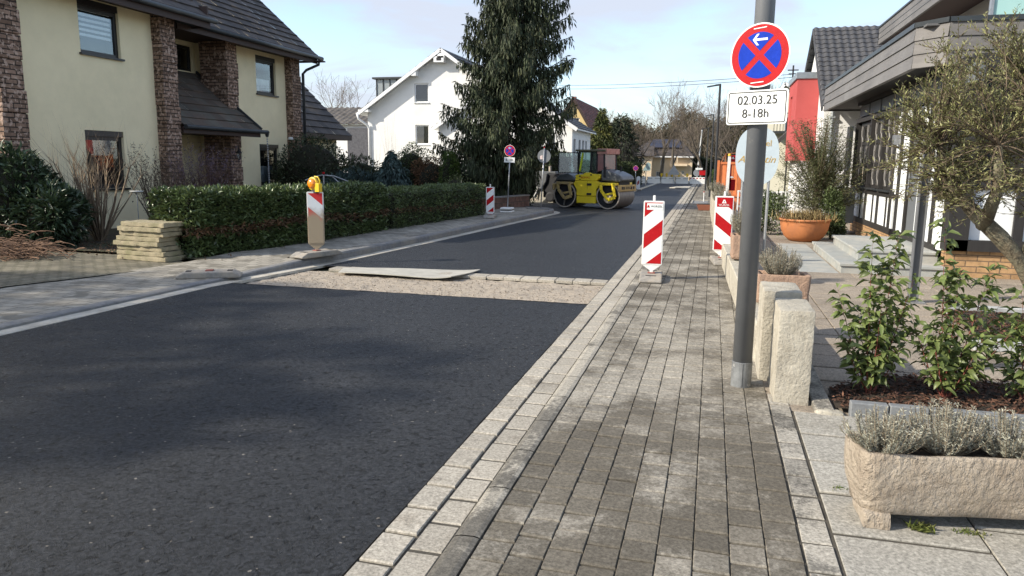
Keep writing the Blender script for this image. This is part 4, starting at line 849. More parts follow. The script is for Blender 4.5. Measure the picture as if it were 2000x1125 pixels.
def courses(par, name, A, B, C, D, n, m, lift=.03, wave=0, cols=1, jit=0, period=.3):
    A, B, C, D = map(Vector, (A, B, C, D)); nr = (B - A).cross(D - A).normalized()
    if nr.z < 0: nr = -nr
    V = []; F = []; T = []
    for i in range(n):
        t0 = i / n; t1 = min(1, (i + 1.0) / n); a0 = A.lerp(D, t0); b0 = B.lerp(C, t0); a1 = A.lerp(D, t1); b1 = B.lerp(C, t1); w0 = (b0 - a0).length
        for c in range(cols):
            u0, u1 = c / cols, (c + 1) / cols; base = len(V); tt = R.random()
            if wave: h0 = wave * (1 + math.sin(2 * PI * u0 * w0 / period)) / 2; h1 = wave * (1 + math.sin(2 * PI * u1 * w0 / period)) / 2; tt = .5 + .5 * vnoise(Vector((int(u0 * w0 / period), i, 0)) * 3.7)
            else: h0 = h1 = 0
            j = R.uniform(0, jit)
            V += [a0.lerp(b0, u0), a0.lerp(b0, u1), a0.lerp(b0, u1) + nr * (lift + h1 + j), a0.lerp(b0, u0) + nr * (lift + h0 + j), a1.lerp(b1, u1) + nr * (h1 + .004), a1.lerp(b1, u0) + nr * (h0 + .004)]
            F += [[base, base + 1, base + 2, base + 3], [base + 3, base + 2, base + 4, base + 5]]; T += [tt] * 6
    return npmesh(name, V, [np.array(F)], m, par, T)
M_ROOFB = mat('dark_brown_tile', (.075, .062, .055), (.045, .04, .038), rough=.75, scale=3, tint=.3, bump=.4, bscale=30, stretch=(1, 1.0, .3), c3=(.15, .11, .075), s3=.9, lo3=.56, hi3=.72)
M_ROOFP = mat('mossy_porch_tile', (.115, .085, .065), (.075, .06, .05), rough=.85, scale=4, tint=.25, bump=.4, bscale=30, c3=(.11, .11, .09), s3=2)
M_ROOFG = mat('dark_grey_tile', (.075, .075, .078), (.05, .05, .053), rough=.7, scale=4, tint=.35)
M_ROOFR = mat('red_brown_tile', (.17, .06, .045), (.11, .045, .035), rough=.8, scale=4, tint=.3)
M_CREAM = mat('cream_stucco', (.89, .775, .515), (.83, .72, .475), rough=.95, scale=2.2, bump=.25, bscale=140, bdist=.006, spec=.15, c3=(.74, .65, .42), s3=.6, lo3=.5, hi3=.8)
M_WSTUC = mat('white_stucco', (.78, .78, .76), (.73, .73, .71), rough=.95, scale=1.4, bump=.25, bscale=60, spec=.15, c3=(.68, .68, .65), s3=.5)
M_YSTUC = mat('yellow_stucco', (.72, .56, .27), (.66, .5, .24), rough=.95, scale=2)
M_BEIGE = mat('beige_stucco', (.66, .54, .38), (.6, .48, .34), rough=.95, scale=2)
M_DBROWN = mat('dark_brown_wood', (.055, .032, .026), (.04, .025, .02), rough=.6, scale=8, stretch=(8, 1, 8))
M_BLKF = mat('black_window_frame', (.016, .017, .018), rough=.35, spec=.5)
M_GUTT = mat('zinc_gutter', (.05, .055, .058), (.035, .04, .042), rough=.45, scale=5, metal=.2)
M_BRKP = bricks('clinker_pillar', (.155, .096, .066), (.32, .21, .15), (.04, .031, .025), .24, .085, .010, .9, 1.0, tintn=.4, c3=(.47, .34, .265), nscale=6, dist=.04)
M_ROOM = mat('soffit_brown', (.05, .026, .022), rough=.7)

# ================================================================ left house
t = thing('brick_pillared_house', 'large cream house with brown clinker pillars and dark tiled roof on the left', 'house', (-12.5, 16, 0)); LH = t
XL, XR, XB = -12.5, -13.1, -14.0
Lx = lambda px, py, X: AX(px, py, X)
w1 = (12.82, 13.9, 3.70, 4.78); w2 = (12.75, 13.8, .95, 2.16); w3 = (19.78, 20.82, 3.52, 4.62); w4 = (19.8, 20.82, .82, 2.05); w5 = (AX(346, 100, XB)[1] - .3, AX(375, 100, XB)[1], 3.95, 4.62)
b = MB(); P = PT('x', XL, 1); wallf(b, P, 11.1, 15.0, 0, 5.0, [w1, w2]); P = PT('x', XR, 1); wallf(b, P, 18.3, 21.6, 0, 4.95, [w3, w4])
P = PT('x', XB, 1); wallf(b, P, 15.0, 18.3, 0, 4.9, [w5])
P = PT('y', 18.3, -1); wallf(b, P, -14.0, -13.1, 0, 4.9, []); P = PT('y', 15.2, 1); wallf(b, P, -14.0, -12.5, 0, 4.9, []); P = PT('y', 11.1, -1); wallf(b, P, -22, -12.5, 0, 5, []); P = PT('y', 21.6, 1); wallf(b, P, -22, -13.1, 0, 5, [])
b.add([(-22, 21.6, 5), (-13.1, 21.6, 4.95), (-17.4, 21.6, 8.7)], [(0, 1, 2)]); b.add([(-22, 11.1, 5), (-12.5, 11.1, 5), (-17.4, 11.1, 9)], [(0, 1, 2)])
b.build('wall', M_CREAM, t)
def pillar(x0, x1, y0, y1, z1):
    b = MB(); z = 0; k = 0
    while z < z1:
        h = .47 + .06 * math.sin(k * 2.3); j = .012 * ((k * 7) % 3 - 1); b.box(x0 - .01, x1 + j, y0 + j * .5, y1 + j * .5, z + .008, min(z + h - .008, z1)); b.box(x0, x1 - .02, y0 + .02, y1 - .02, z - .01, z + .01); z += h; k += 1
    b.build('clinker_pillar', M_BRKP, t, bevel=.01)
pillar(-12.85, -12.25, 10.72, 11.24, 4.85); pillar(-12.9, -12.25, 14.86, 15.36, 4.9); pillar(-13.7, -12.85, 18.08, 18.56, 4.85); pillar(-13.3, -12.85, 21.33, 21.82, 4.75)
window(t, 'x', XL, 1, *w1, M_BLKF, sill=M_BLKF, shutter=.13, curtain=(4.02, 4.62, 'stripe'), fw=.075)
window(t, 'x', XL, 1, *w2, M_BLKF, sill=M_BLKF, shutter=.12, fw=.08)
window(t, 'x', XR, 1, *w3, M_BLKF, sill=M_BLKF, shutter=.12, curtain=(3.62, 3.98, 'pleat'), fw=.08)
window(t, 'x', XR, 1, *w4, M_BLKF, sill=M_BLKF, shutter=.1, curtain=(.92, 1.4, 'pleat'), fw=.08)
window(t, 'x', XB, 1, *w5, M_BLKF, fw=.07)
# roofs
sl = .88
def plane_up(x, z, dx): return (x - dx, z + dx * sl)
rx, rz_ = plane_up(-12.4, 4.86, 5.0)
rf = courses(t, 'roof', (-12.4, 15.55, 4.86), (-12.4, 22.15, 4.86), (rx, 22.15, rz_), (rx, 15.55, rz_), 21, M_ROOFB, lift=.035, cols=16, jit=.006)
rx2, rz2 = plane_up(-11.9, 4.93, 5.5); courses(t, 'roof', (-11.9, 9.9, 4.93), (-11.9, 16.2, 4.93), (rx2, 16.2, rz2), (rx2, 9.9, rz2), 23, M_ROOFB, lift=.035, cols=16, jit=.006)
b = MB(); b.beam((-12.43, 22.15, 4.8), (rx, 22.15, rz_ - .06), .05, .16); b.beam((-12.43, 9.9, 4.8), (rx, 9.9, rz_ - .06), .05, .16)
b.box(-12.42, -12.38, 15.6, 22.1, 4.62, 4.82); b.box(-11.92, -11.88, 9.9, 16.15, 4.68, 4.88); b.box(-14.2, -12.42, 15.2, 22.1, 4.74, 4.78); b.box(-12.6, -11.92, 9.9, 16.1, 4.80, 4.84); b.box(-13, -12.1, 21.86, 22.1, 4.66, 4.7)
b.box(-11.92, -12.4, 16.1, 16.15, 4.7, 5.2)
b.build('eaves_board', M_DBROWN, t)
b = MB(); b.tube([(-12.32, 15.5, 4.80), (-12.32, 22.3, 4.80)], .06, 10); b.tube([(-11.82, 9.9, 4.87), (-11.82, 16.3, 4.87)], .06, 10)
b.tube([(-12.32, 22.1, 4.76), (-12.34, 22.1, 4.6), (-12.7, 21.95, 4.42), (-12.8, 21.9, 4.3), (-12.8, 21.9, .2)], .045, 8); b.build('gutter', M_GUTT, t, smooth=True)
# porch roof
pA = (-12.2, 15.36, 2.38); pB = (-12.2, 18.45, 2.38); tz = 3.92
po = courses(t, 'porch_roof', pA, (-12.2, 18.55, 2.38), (-14.0, 18.28, tz), (-14.0, 15.36, tz), 8, M_ROOFP, lift=.03, cols=8, jit=.006)
b = MB(); b.box(-14, -12.22, 15.37, 18.45, 2.24, 2.3); b.box(-12.24, -12.19, 15.37, 18.5, 2.2, 2.36); b.build('porch_eaves', M_DBROWN, t)
b = MB(); b.tube([(-12.13, 15.37, 2.35), (-12.13, 18.75, 2.35)], .055, 10); b.beam((-12.2, 18.57, 2.42), (-14.0, 18.3, tz + .05), .06, .08); b.lathe([(.0, -.12), (.04, -.1), (.075, .04), (0, .05)], (-12.13, 18.72, 2.33), 10); b.build('porch_gutter', M_GUTT, t)
b = MB(); z = 2.2
while z > .3: b.lathe([(.014, 0), (.022, .012), (.022, .03), (.014, .045)], (-12.13, 18.72, z), 6); z -= .06
b.build('rain_chain', M_GALV, t)
# lean-to wing
A = (-13.0, 21.7, 2.47); B = (-13.0, 25.55, 2.47); C = (-16.2, 25.55, 5.55); D = (-16.2, 21.7, 5.55)
courses(t, 'wing_roof', A, B, C, D, 13, M_ROOFB, lift=.035, cols=9, jit=.006)
b = MB(); b.box(-13.5, -13.45, 22.0, 25.2, 0, 2.35); b.box(-20, -13.5, 25.15, 25.2, 0, 2.35); b.build('wing_wall', M_CREAM, t)
b = MB(); b.box(-13.45, -13.2, 22.2, 23.1, 0, 2.3); b.build('clinker_pillar', M_BRKP, t); b = MB(); b.box(-13.5, -12.99, 21.75, 25.53, 2.32, 2.49); b.build('eaves_board', M_DBROWN, t)
# fixtures on the facade
p = AX(467, 302, -12.72)
f = thing('wall_lantern', 'black wrought wall lantern on the clinker pillar beside the porch', 'lantern', p); b = MB(); b.lathe([(.0, .16), (.02, .13), (.09, .06), (.095, .05), (.07, .04)], p, 6); b.tube([(p[0] - .12, p[1], p[2] + .2), (p[0] - .04, p[1], p[2] + .24), (p[0], p[1], p[2] + .16)], .012, 6); b.lathe([(.0, -.16), (.035, -.13), (.04, -.12), (0, -.12)], p, 6)
for k in range(6): a = k * PI / 3; b.tube([(p[0] + .07 * math.cos(a), p[1] + .07 * math.sin(a), p[2] + .05), (p[0] + .04 * math.cos(a), p[1] + .04 * math.sin(a), p[2] - .12)], .006, 4)
b.build('lantern_frame', M_ANTH, f); MB().lathe([(.0, .04), (.065, .04), (.036, -.12), (0, -.12)], p, 6).build('lantern_glass', GL, f)
p = AX(562, 127, XR); f = thing('alarm_box', 'small white alarm box high on the cream wall', 'alarm box', p); MB().box(p[0], p[0] + .07, p[1] - .1, p[1] + .1, p[2] - .11, p[2] + .11).build('box_body', M_WWIN, f, bevel=.01); MB().box(p[0] + .07, p[0] + .075, p[1] - .05, p[1] + .05, p[2] - .02, p[2] + .03).build('grille', M_GALV, f)
p = AX(563, 273, XR); f = thing('security_light', 'white sensor light on the cream wall above the lower window', 'wall light', p); MB().lathe([(.0, .09), (.09, .08), (.12, 0), (.0, .0)], (p[0] + .12, p[1], p[2]), 14).build('lamp_hood', M_WWIN, f, smooth=True); MB().tube([(p[0], p[1], p[2] + .02), (p[0] + .1, p[1], p[2] + .02)], .03, 8).lathe([(.0, -.08), (.04, -.06), (.04, 0), (0, 0)], (p[0] + .14, p[1] + .03, p[2] - .0), 8).build('sensor', M_GALV, f)

# ================================================================ white gable house
def gable_house(name, label, cat, x0, x1, y0, y1, ze, xr, zr, wallm, roofm, over=.45, oy=.5, trim=None, nc=14, roofw=0, windows=(), side=(), cols=24, ww=None, hasbase=0, th=.12, period=.3):
    t = thing(name, label, cat, ((x0 + x1) / 2, y0, 0)); b = MB(); P = PT('y', y0, -1)
    s1 = (zr - ze) / (xr - (x0 - over)); s2 = (zr - ze) / ((x1 + over) - xr)
    zl = ze + over * s1 - th; zrr = ze + over * s2 - th; zmin = min(zl, zrr)
    wallf(b, P, x0, x1, 0, zmin, [w for w in windows if w[3] <= zmin])
    up = [w for w in windows if w[3] > zmin]
    # gable part above the eaves, cut round any upper windows
    zt = lambda x: (zr - th) - (xr - x) * s1 if x < xr else (zr - th) - (x - xr) * s2
    xs = sorted({x0, x1, xr} | {v for w in up for v in w[:2]}); 
    for i in range(len(xs) - 1):
        a, c = xs[i], xs[i + 1]; mid = (a + c) / 2; w = [q for q in up if q[0] < mid < q[1]]
        if not w: b.add([P(a, 0, zmin), P(c, 0, zmin), P(c, 0, zt(c)), P(a, 0, zt(a))], [(0, 1, 2, 3)])
        else:
            q = w[0]
            if q[2] > zmin: b.add([P(a, 0, zmin), P(c, 0, zmin), P(c, 0, q[2]), P(a, 0, q[2])], [(0, 1, 2, 3)])
            b.add([P(a, 0, q[3]), P(c, 0, q[3]), P(c, 0, zt(c)), P(a, 0, zt(a))], [(0, 1, 2, 3)])
    for q in up:
        for (a, c) in (((q[0], q[2]), (q[1], q[2])), ((q[1], q[2]), (q[1], q[3])), ((q[1], q[3]), (q[0], q[3])), ((q[0], q[3]), (q[0], q[2]))):
            b.add([P(a[0], 0, a[1]), P(c[0], 0, c[1]), P(c[0], -.14, c[1]), P(a[0], -.14, a[1])], [(0, 1, 2, 3)])
    wallf(b, PT('x', x1, 1), y0, y1, 0, zrr, [s for s in side]); wallf(b, PT('x', x0, -1), y0, y1, 0, zl, []); wallf(b, PT('y', y1, 1), x0, x1, 0, zmin, [])
    b.build('wall', wallm, t)
    for w in windows: window(t, 'y', y0, -1, *w, ww or M_WWIN, fw=.06, sill=ww or M_WWIN)
    for w in side: window(t, 'x', x1, 1, *w, ww or M_WWIN, fw=.05)
    xa, xb = x0 - over, x1 + over; ya, yb = y0 - oy, y1 + oy
    rf = courses(t, 'roof', (xa, yb, ze), (xa, ya, ze), (xr, ya, zr), (xr, yb, zr), nc, roofm, wave=roofw, cols=cols, period=period); courses(t, 'roof', (xb, ya, ze), (xb, yb, ze), (xr, yb, zr), (xr, ya, zr), nc, roofm, wave=roofw, cols=cols, period=period)
    b = MB()
    for xe_ in (xa, xb):
        b.beam((xe_, ya + .02, ze - .09), (xr, ya + .02, zr - .09), .05, .17); b.prism([(xe_, ya + .04, ze - .03), (xr, ya + .04, zr - .03), (xr, ya + .04, zr - .09), (xe_, ya + .04, ze - .09)], (0, yb - ya - .05, 0))
    b.build('verge_board', trim or M_WWIN, t)
    return t
wa = AY(809, 163, 38.4); wb = AY(837, 200, 38.4); wc = AY(811, 244, 38.4); wd = AY(838, 282, 38.4)
WH = gable_house('white_house', 'large white gabled house behind the tall spruce, with dormer', 'house', -18.55, -9.9, 38.4, 48, 4.15, -14.12, 7.45, M_WSTUC, M_ROOFG, over=.45, oy=.45,
    windows=[(wa[0], wb[0], wb[2], wa[2]), (wc[0], wd[0], wd[2], wc[2])])
q = AY(862, 117, 38.4); q2 = AY(813, 142, 38.4); q3 = AY(716, 217, 38.4)
for bx_ in ((q[0] - .28, q[0] + .28, q[2] - .16, q[2] + .14), (q2[0] - .14, q2[0] + .14, q2[2] - .2, q2[2] + .12), (q3[0] - .3, q3[0] + .3, q3[2] - .08, q3[2] + .06), (-14.3, -13.9, 6.95, 7.2)): MB().box(bx_[0], bx_[1], 37.97, 38.4, bx_[2], bx_[3]).build('purlin_end', M_WWIN, WH)
MB().box(q[0] - .12, q[0] + .14, 37.96, 37.975, q[2] - .08, q[2] + .07).build('vent_hole', M_BLK, WH)
MB().tube([(-18.95, 37.95, 4.1), (-18.9, 37.95, 3.85), (-18.5, 38.3, 3.5), (-18.45, 38.33, 3.3), (-18.45, 38.33, 0)], .06, 8).build('downpipe', M_WWIN, WH, smooth=True)
d0 = AY(734, 155, 41); d1 = AY(775, 152, 41); b = MB(); zb_ = 4.9
b.box(d0[0], d1[0] + 1.5, 41, 44, zb_, d0[2]); dm = b.build('dormer', mat('zinc_grey_cladding', (.3, .33, .34), (.24, .27, .28), rough=.4, metal=.4, scale=3), WH)
b = MB()
for k in range(5): xk = d0[0] + .02 + k * .42; b.box(xk, xk + .05, 40.96, 40.999, zb_, d0[2])
b.box(d0[0] - .15, d1[0] + 1.6, 40.8, 44.1, d0[2] + .001, d0[2] + .1); b.build('dormer_edge', M_GUTT, dm)

sw = [(AX(a, 290, -6.66)[1], AX(c, 290, -6.66)[1], 1.4, 2.75) for a, c in ((1120, 1124), (1130, 1134), (1137, 1140.5), (1143, 1146))]
W2 = gable_house('white_house', 'smaller white house behind the road roller, tall narrow side windows', 'house', -13.5, -6.66, 36, 41.5, 3.25, -10.1, 5.6, M_WSTUC, M_ROOFG, over=.28, oy=.3, windows=[(-7.9, -7.5, 2.2, 2.9), (-9.2, -8.2, .3, 1.5)], side=sw, cols=16, ww=mat('grey_window', (.12, .14, .17), rough=.4))
b = MB()
for y0, y1 in ((36.6, 38.1), (39.0, 40.9)):
    for k in range(8): yy = y0 + (y1 - y0) * k / 7; b.box(-6.62, -6.6, yy - .012, yy + .012, 1.32, 1.75)
    b.box(-6.63, -6.59, y0, y1, 1.74, 1.77)
b.build('window_railing', M_ANTH, W2)
YH = gable_house('yellow_house', 'pale yellow house with steep red-brown roof in the distance', 'house', -10.4, -8.15, 50, 60, 3.95, -9.2, 5.9, M_YSTUC, M_ROOFR, over=.12, oy=.25, trim=M_DBROWN, windows=[(AY(1120, 230, 50)[0], AY(1132, 230, 50)[0], 3.85, 4.55)], cols=14)
MB().box(-9.9, -9.6, 53, 53.3, 5, 6.2).build('chimney', mat('red_chimney', (.25, .1, .07), rough=.9), YH)
# grey roofed house glimpsed between left house and white house
e0 = AY(640, 243, 52); e1 = AY(716, 243, 52); r0 = AY(640, 211, 56); 
t = thing('grey_roofed_house', 'house with grey ribbed roof glimpsed between the cream house and the white gable', 'house', ((e0[0] + e1[0]) / 2, 54, 0))
courses(t, 'roof', (e0[0] - 3, 52, e0[2]), (e1[0] + .8, 52, e1[2]), (e1[0] + .8, 56, r0[2]), (e0[0] - 3, 56, r0[2]), 10, mat('weathered_grey_tile', (.16, .14, .12), (.09, .085, .08), rough=.9, scale=2, tint=.4), wave=.08, cols=90, period=.5)
MB().box(e0[0] - 2.6, e1[0] + .4, 52.4, 60, 0, e0[2]).build('wall', M_WSTUC, t); MB().box(e1[0] - 1.2, e1[0] + 1.0, 51.2, 52.3, 0, e0[2] - .3).build('bay', mat('slate_cladding', (.1, .1, .11), (.06, .06, .07), rough=.7), t)

# ================================================================ far cream house at the end of the road
t = thing('cream_villa', 'cream villa with dark hipped roof at the end of the road', 'house', (-4.5, 75, 0)); FH = t
fx = lambda px: AY(px, 320, 75)[0]; fz = lambda py: AY(1300, py, 75)[2]
b = MB(); wn = [(fx(1290), fx(1297), fz(323), fz(313)), (fx(1309), fx(1315), fz(321), fz(313)), (fx(1282), fx(1290), fz(345), fz(335)), (fx(1332), fx(1337), fz(340), fz(333))]
wallf(b, PT('y', 75, -1), fx(1274), fx(1349), -.1, fz(305), wn); wallf(b, PT('x', fx(1349), 1), 75, 82, -.1, fz(305), []); w_ = [(fx(1249), fx(1262), fz(322), fz(311))]
wallf(b, PT('y', 73.5, -1), fx(1228), fx(1275), -.1, fz(307), w_); wallf(b, PT('x', fx(1275), 1), 73.5, 75, -.1, fz(307), []); b.box(fx(1347), fx(1352), 74.9, 75.6, -.1, fz(305))
b.box(fx(1311), fx(1343), 74.2, 75, fz(324), fz(320)); b.box(fx(1322), fx(1324), 74.2, 74.3, fz(320), fz(306)); b.build('wall', M_BEIGE, t)
for w in wn: window(t, 'y', 75, -1, *w, M_WWIN, fw=.05, split=[(w[0] + w[1]) / 2])
for w in w_: window(t, 'y', 73.5, -1, *w, M_WWIN, fw=.05, split=[w[0] + .25, w[0] + .48])
ez = fz(305); rz3 = fz(272); e0, e1 = fx(1222), fx(1354); m_ = M_ROOFB
courses(t, 'roof', (fx(1262), 74.55, ez), (e1, 74.55, ez), (fx(1325), 78, rz3), (fx(1262), 78, rz3), 12, m_, cols=6); courses(t, 'roof', (e0, 73.1, ez - .04), (fx(1280), 73.1, ez - .04), (fx(1272), 77.8, rz3 - .1), (fx(1262), 78, rz3 - .02), 12, m_, cols=3); courses(t, 'roof', (e1, 74.55, ez), (e1, 84, ez), (fx(1325), 79, rz3), (fx(1325), 78, rz3), 12, m_, cols=2); courses(t, 'roof', (e0, 84, ez), (e0, 72.8, ez), (fx(1262), 78, rz3), (fx(1262), 79, rz3), 12, m_, cols=2)
b = MB(); b.add([Vector(v) + Vector((0, -.12, .14)) for v in [(fx(1264), 76.0, ez + .72), (fx(1330), 76.0, ez + .72), (fx(1322), 77.8, rz3 - .06), (fx(1268), 77.8, rz3 - .06)]], [(0, 1, 2, 3)]); b.build('solar_panels', mat('solar_blue', (.02, .022, .04), rough=.3, spec=.6), t)
MB().box(fx(1276), e1, 74.5, 74.56, ez - .12, ez - .01).build('eaves_board', M_WWIN, t)

# ================================================================ right: white house with tiled roof, red bay, cream house
t = thing('tiled_white_house', 'white house with steep dark pantile roof behind the restaurant', 'house', (5, 24.5, 0))
b = MB(); b.box(3.12, 10, 24.5, 30.4, 0, 3.35); b.add([(3.12, 24.5, 3.35), (3.12, 30.4, 3.35), (3.12, 27.3, 5.95)], [(0, 2, 1)]); b.build('wall', M_WSTUC, t)
courses(t, 'roof', (2.95, 23.55, 3.28), (10, 23.55, 3.28), (10, 27.2, 6.05), (2.95, 27.2, 6.05), 17, M_ROOFG, lift=.025, wave=.035, cols=190, period=.22)
courses(t, 'roof', (10, 30.9, 3.2), (2.95, 30.9, 3.2), (2.95, 27.2, 6.05), (10, 27.2, 6.05), 15, M_ROOFG, lift=.025, cols=20)
b = MB(); b.beam((2.93, 23.5, 3.2), (2.93, 27.2, 5.98), .04, .14); b.beam((2.93, 30.9, 3.15), (2.93, 27.2, 5.98), .04, .14); b.build('verge_board', M_ROOFG, t)
q = AY(1614, 68, 27.4); b = MB(); b.box(q[0] - .12, q[0] + .12, 27.1, 27.5, 5.7, q[2] + .05); b.lathe([(.07, 0), (.05, .12), (.07, .13), (0, .14)], (q[0], 27.3, q[2] + .05), 8); b.build('chimney', M_GUTT, t)
q = AY(1620, 300, 24.4); MB().tube([(q[0], 24.42, 3.3), (q[0], 24.42, 0)], .045, 8).box(q[0] - .08, q[0] + .08, 24.36, 24.49, 3.0, 3.05).build('downpipe', mat('grey_pipe', (.35, .38, .4), rough=.5), t, smooth=False)
q = AY(1700, 100, 24.6); b = MB(); b.obox((q[0] + .15, 24.75, 4.35), .45, .35, .03, Matrix.Rotation(math.radians(37), 3, 'X')); b.build('roof_window', M_GALV, t)
t = thing('red_bay', 'coral red rendered bay with grey metal cap beside the tiled white house', 'bay', (2.8, 27, 0)); M_REDW = mat('coral_red_stucco', (.45, .095, .09), (.41, .085, .08), rough=.9, scale=1.5, bump=.2, bscale=80, spec=.15)
b = MB(); wallf(b, PT('y', 26, -1), 2.45, 3.115, 1.75, 4.32, []); wallf(b, PT('x', 2.45, -1), 26, 28.6, 1.75, 4.32, [(27.4, 28.1, 2.9, 3.9)]); wallf(b, PT('y', 28.6, 1), 2.45, 3.115, 1.75, 4.32, []); b.add([(2.45, 26, 1.75), (3.115, 26, 1.75), (3.115, 28.6, 1.75), (2.45, 28.6, 1.75)], [(0, 1, 2, 3)]); MB().box(2.62, 3.11, 26.15, 28.45, 0, 1.75).build('base_wall', M_WSTUC, t); b.build('wall', M_REDW, t)
window(t, 'x', 2.45, -1, 27.4, 28.1, 2.9, 3.9, M_WWIN, fw=.07)
b = MB(); b.box(2.4, 3.115, 25.95, 28.65, 4.32, 4.52); b.build('metal_cap', mat('zinc_cap', (.3, .33, .35), (.24, .27, .29), rough=.4, metal=.4), t, bevel=.01)
cx0 = AY(1500, 200, 46)[0]; cx1 = AY(1556, 200, 46)[0]; cz = AY(1533, 160, 46)[2]
t = gable_house('pale_cream_house', 'pale cream gabled house with balcony far behind the round hotel sign', 'house', cx0, cx1 + 2, 46, 54, 4.6, AY(1533, 160, 46)[0], cz, mat('pale_cream_stucco', (.68, .64, .5), rough=.95), M_ROOFG, over=.2, oy=.2, windows=[(cx0 + 1.0, cx0 + 1.5, 3.4, 4.3)], cols=8)
b = MB(); bz = AY(1540, 255, 44)[2]
for k in range(14): b.box(cx0 + .3 + k * .16, cx0 + .33 + k * .16, 44.5, 44.53, bz, bz + .95)
b.box(cx0 + .2, cx0 + 2.6, 44.48, 44.55, bz + .94, bz + .99); b.box(cx0 + .2, cx0 + 2.6, 44.5, 46, bz - .12, bz); b.build('balcony', M_GUTT, t)
b = MB(); a_ = AY(1490, 300, 43); c_ = AY(1556, 240, 43); b.prism([(a_[0], 43, a_[2]), (c_[0], 43, c_[2]), (c_[0], 43, c_[2] - .25), (a_[0], 43, a_[2] - .25)], (0, 1.5, 0)); b.build('porch_roof', M_ROOFB, t)

# ================================================================ restaurant on the right
t = thing('restaurant', 'half-timbered restaurant with dark fascia canopy and black windows on the right', 'restaurant', (3.35, 14, 0)); RS = t
XF = 3.35; yx = lambda px, py=370: AX(px, py, XF)[1]
M_FAS = mat('grey_fascia_board', (.165, .155, .145), (.125, .118, .112), rough=.55, scale=2.5, stretch=(1, .4, 4), bump=.15, bscale=30, c3=(.2, .19, .18), s3=.7)
M_FCAP = mat('dark_metal_cap', (.05, .058, .062), (.04, .046, .05), rough=.4, metal=.3, scale=4); M_WPAN = mat('white_wall_panel', (.76, .78, .78), (.7, .72, .72), rough=.9, scale=3, bump=.15); M_TIMB = mat('black_timber', (.022, .02, .019), (.03, .028, .026), rough=.6, scale=6, stretch=(6, 6, .6))
M_PLIN = bricks('ochre_plinth_brick', (.42, .26, .13), (.33, .2, .1), (.16, .11, .07), .3, .085, .008, .9, .5, tintn=.3)
y3b, y3a = yx(1665), yx(1851)
# wall core
b = MB(); b.box(XF + .15, 9, 12.3, 20.3, .3, 3.2); b.build('core_wall', mat('dark_wall_core', (.03, .03, .032), rough=.9), t)
MB().box(XF - .02, XF + .2, 15.35, 19.85, 0, .31).build('plinth', M_PLIN, t); MB().box(XF + .0, 8, 12.08, 12.3, 0, .4).build('plinth', M_PLIN, t)
b = MB()   # white panels on the street side
cuts = [yx(p) for p in (1667, 1685, 1708, 1735, 1748)] 
for i in range(4): b.box(XF - .005, XF + .16, cuts[i + 1] + .035, cuts[i] - .035, .42, 1.0)
b.box(XF - .005, XF + .16, yx(1755), yx(1744), 1.08, 2.7); b.box(XF - .005, XF + .16, yx(1771), yx(1757), .36, 2.7)
for a_, c_ in ((1805, 1792), (1827, 1811), (1851, 1831)): b.box(XF - .005, XF + .16, yx(a_), yx(c_), .36, 2.7 if a_ != 1851 else 1.1)
b.box(XF + .25, 8, 12.1, 12.3, .56, 1.3); b.box(XF + .9, 8, 12.1, 12.3, 1.3, 2.9)
b.build('white_panel', M_WPAN, t)
b = MB()   # black timber frame
b.box(XF - .03, XF + .15, 12.6, 20.1, .30, .42); b.box(XF - .03, XF + .15, yx(1748), 20.1, 1.0, 1.12); b.box(XF - .035, XF + .15, 12.1, 20.12, 2.62, 2.72); b.box(XF - .035, XF + .15, 12.1, 20.12, 3.02, 3.12)
for p_ in (1665, 1694, 1718, 1743, 1756, 1774, 1808.5, 1829): yy = yx(p_); b.box(XF - .04, XF + .14, yy - .05, yy + .05, .42, 2.62)
for p_ in (1668, 1684, 1708, 1735): yy = yx(p_); b.box(XF - .028, XF + .14, yy - .025, yy + .025, .42, 1.0)
b.box(XF - .02, 8, 12.0, 12.09, .40, .56); b.box(XF - .03, XF + .25, 12.0, 12.3, .4, 3.1); b.box(XF + .82, XF + .95, 12.05, 12.3, .56, 3.1); b.box(XF + .25, XF + .9, 12.06, 12.2, 1.28, 1.4)
b.build('timber_frame', M_TIMB, t)
b = MB()
yy = 19.9
while yy > 12.5: b.box(XF - .01, XF + .1, yy - 1.12, yy - .06, 2.75, 3.0); yy -= 1.2
b.build('grey_panel', mat('grey_panel', (.14, .15, .155), (.11, .12, .125), rough=.5), t)
for a_, c_ in ((1692, 1669), (1717, 1696), (1742, 1720)):
    u0, u1 = yx(a_) , yx(c_); u0 += .04; u1 -= .04
    f = window(t, 'x', XF + .03, -1, u0, u1, 1.13, 2.6, M_TIMB, fw=.09, split=[(u0 + u1) / 2], hsplit=[1.62, 2.12], depth=.06)
    for s in (.25, .75):
        b = MB()
        for k in range(3):
            uc = u0 + (u1 - u0) * s; z0_ = 1.2 + k * .48
            b.tube([(XF + .01, uc - .09, z0_), (XF + .0, uc - .03, z0_ + .12), (XF + .0, uc - .05, z0_ + .22), (XF + .01, uc - .09, z0_ + .36)], .012, 5); b.tube([(XF + .01, uc + .09, z0_), (XF + .0, uc + .03, z0_ + .12), (XF + .0, uc + .05, z0_ + .22), (XF + .01, uc + .09, z0_ + .36)], .012, 5)
        b.tube([(XF + .01, uc, 1.2), (XF + .01, uc, 2.5)], .008, 5); b.build('window_grille', mat('pewter', (.16, .15, .14), rough=.4, metal=.4), f)
    MB().box(XF - .09, XF, u0 - .03, u1 + .03, 1.10, 1.13).build('sill', M_GUTT, f)
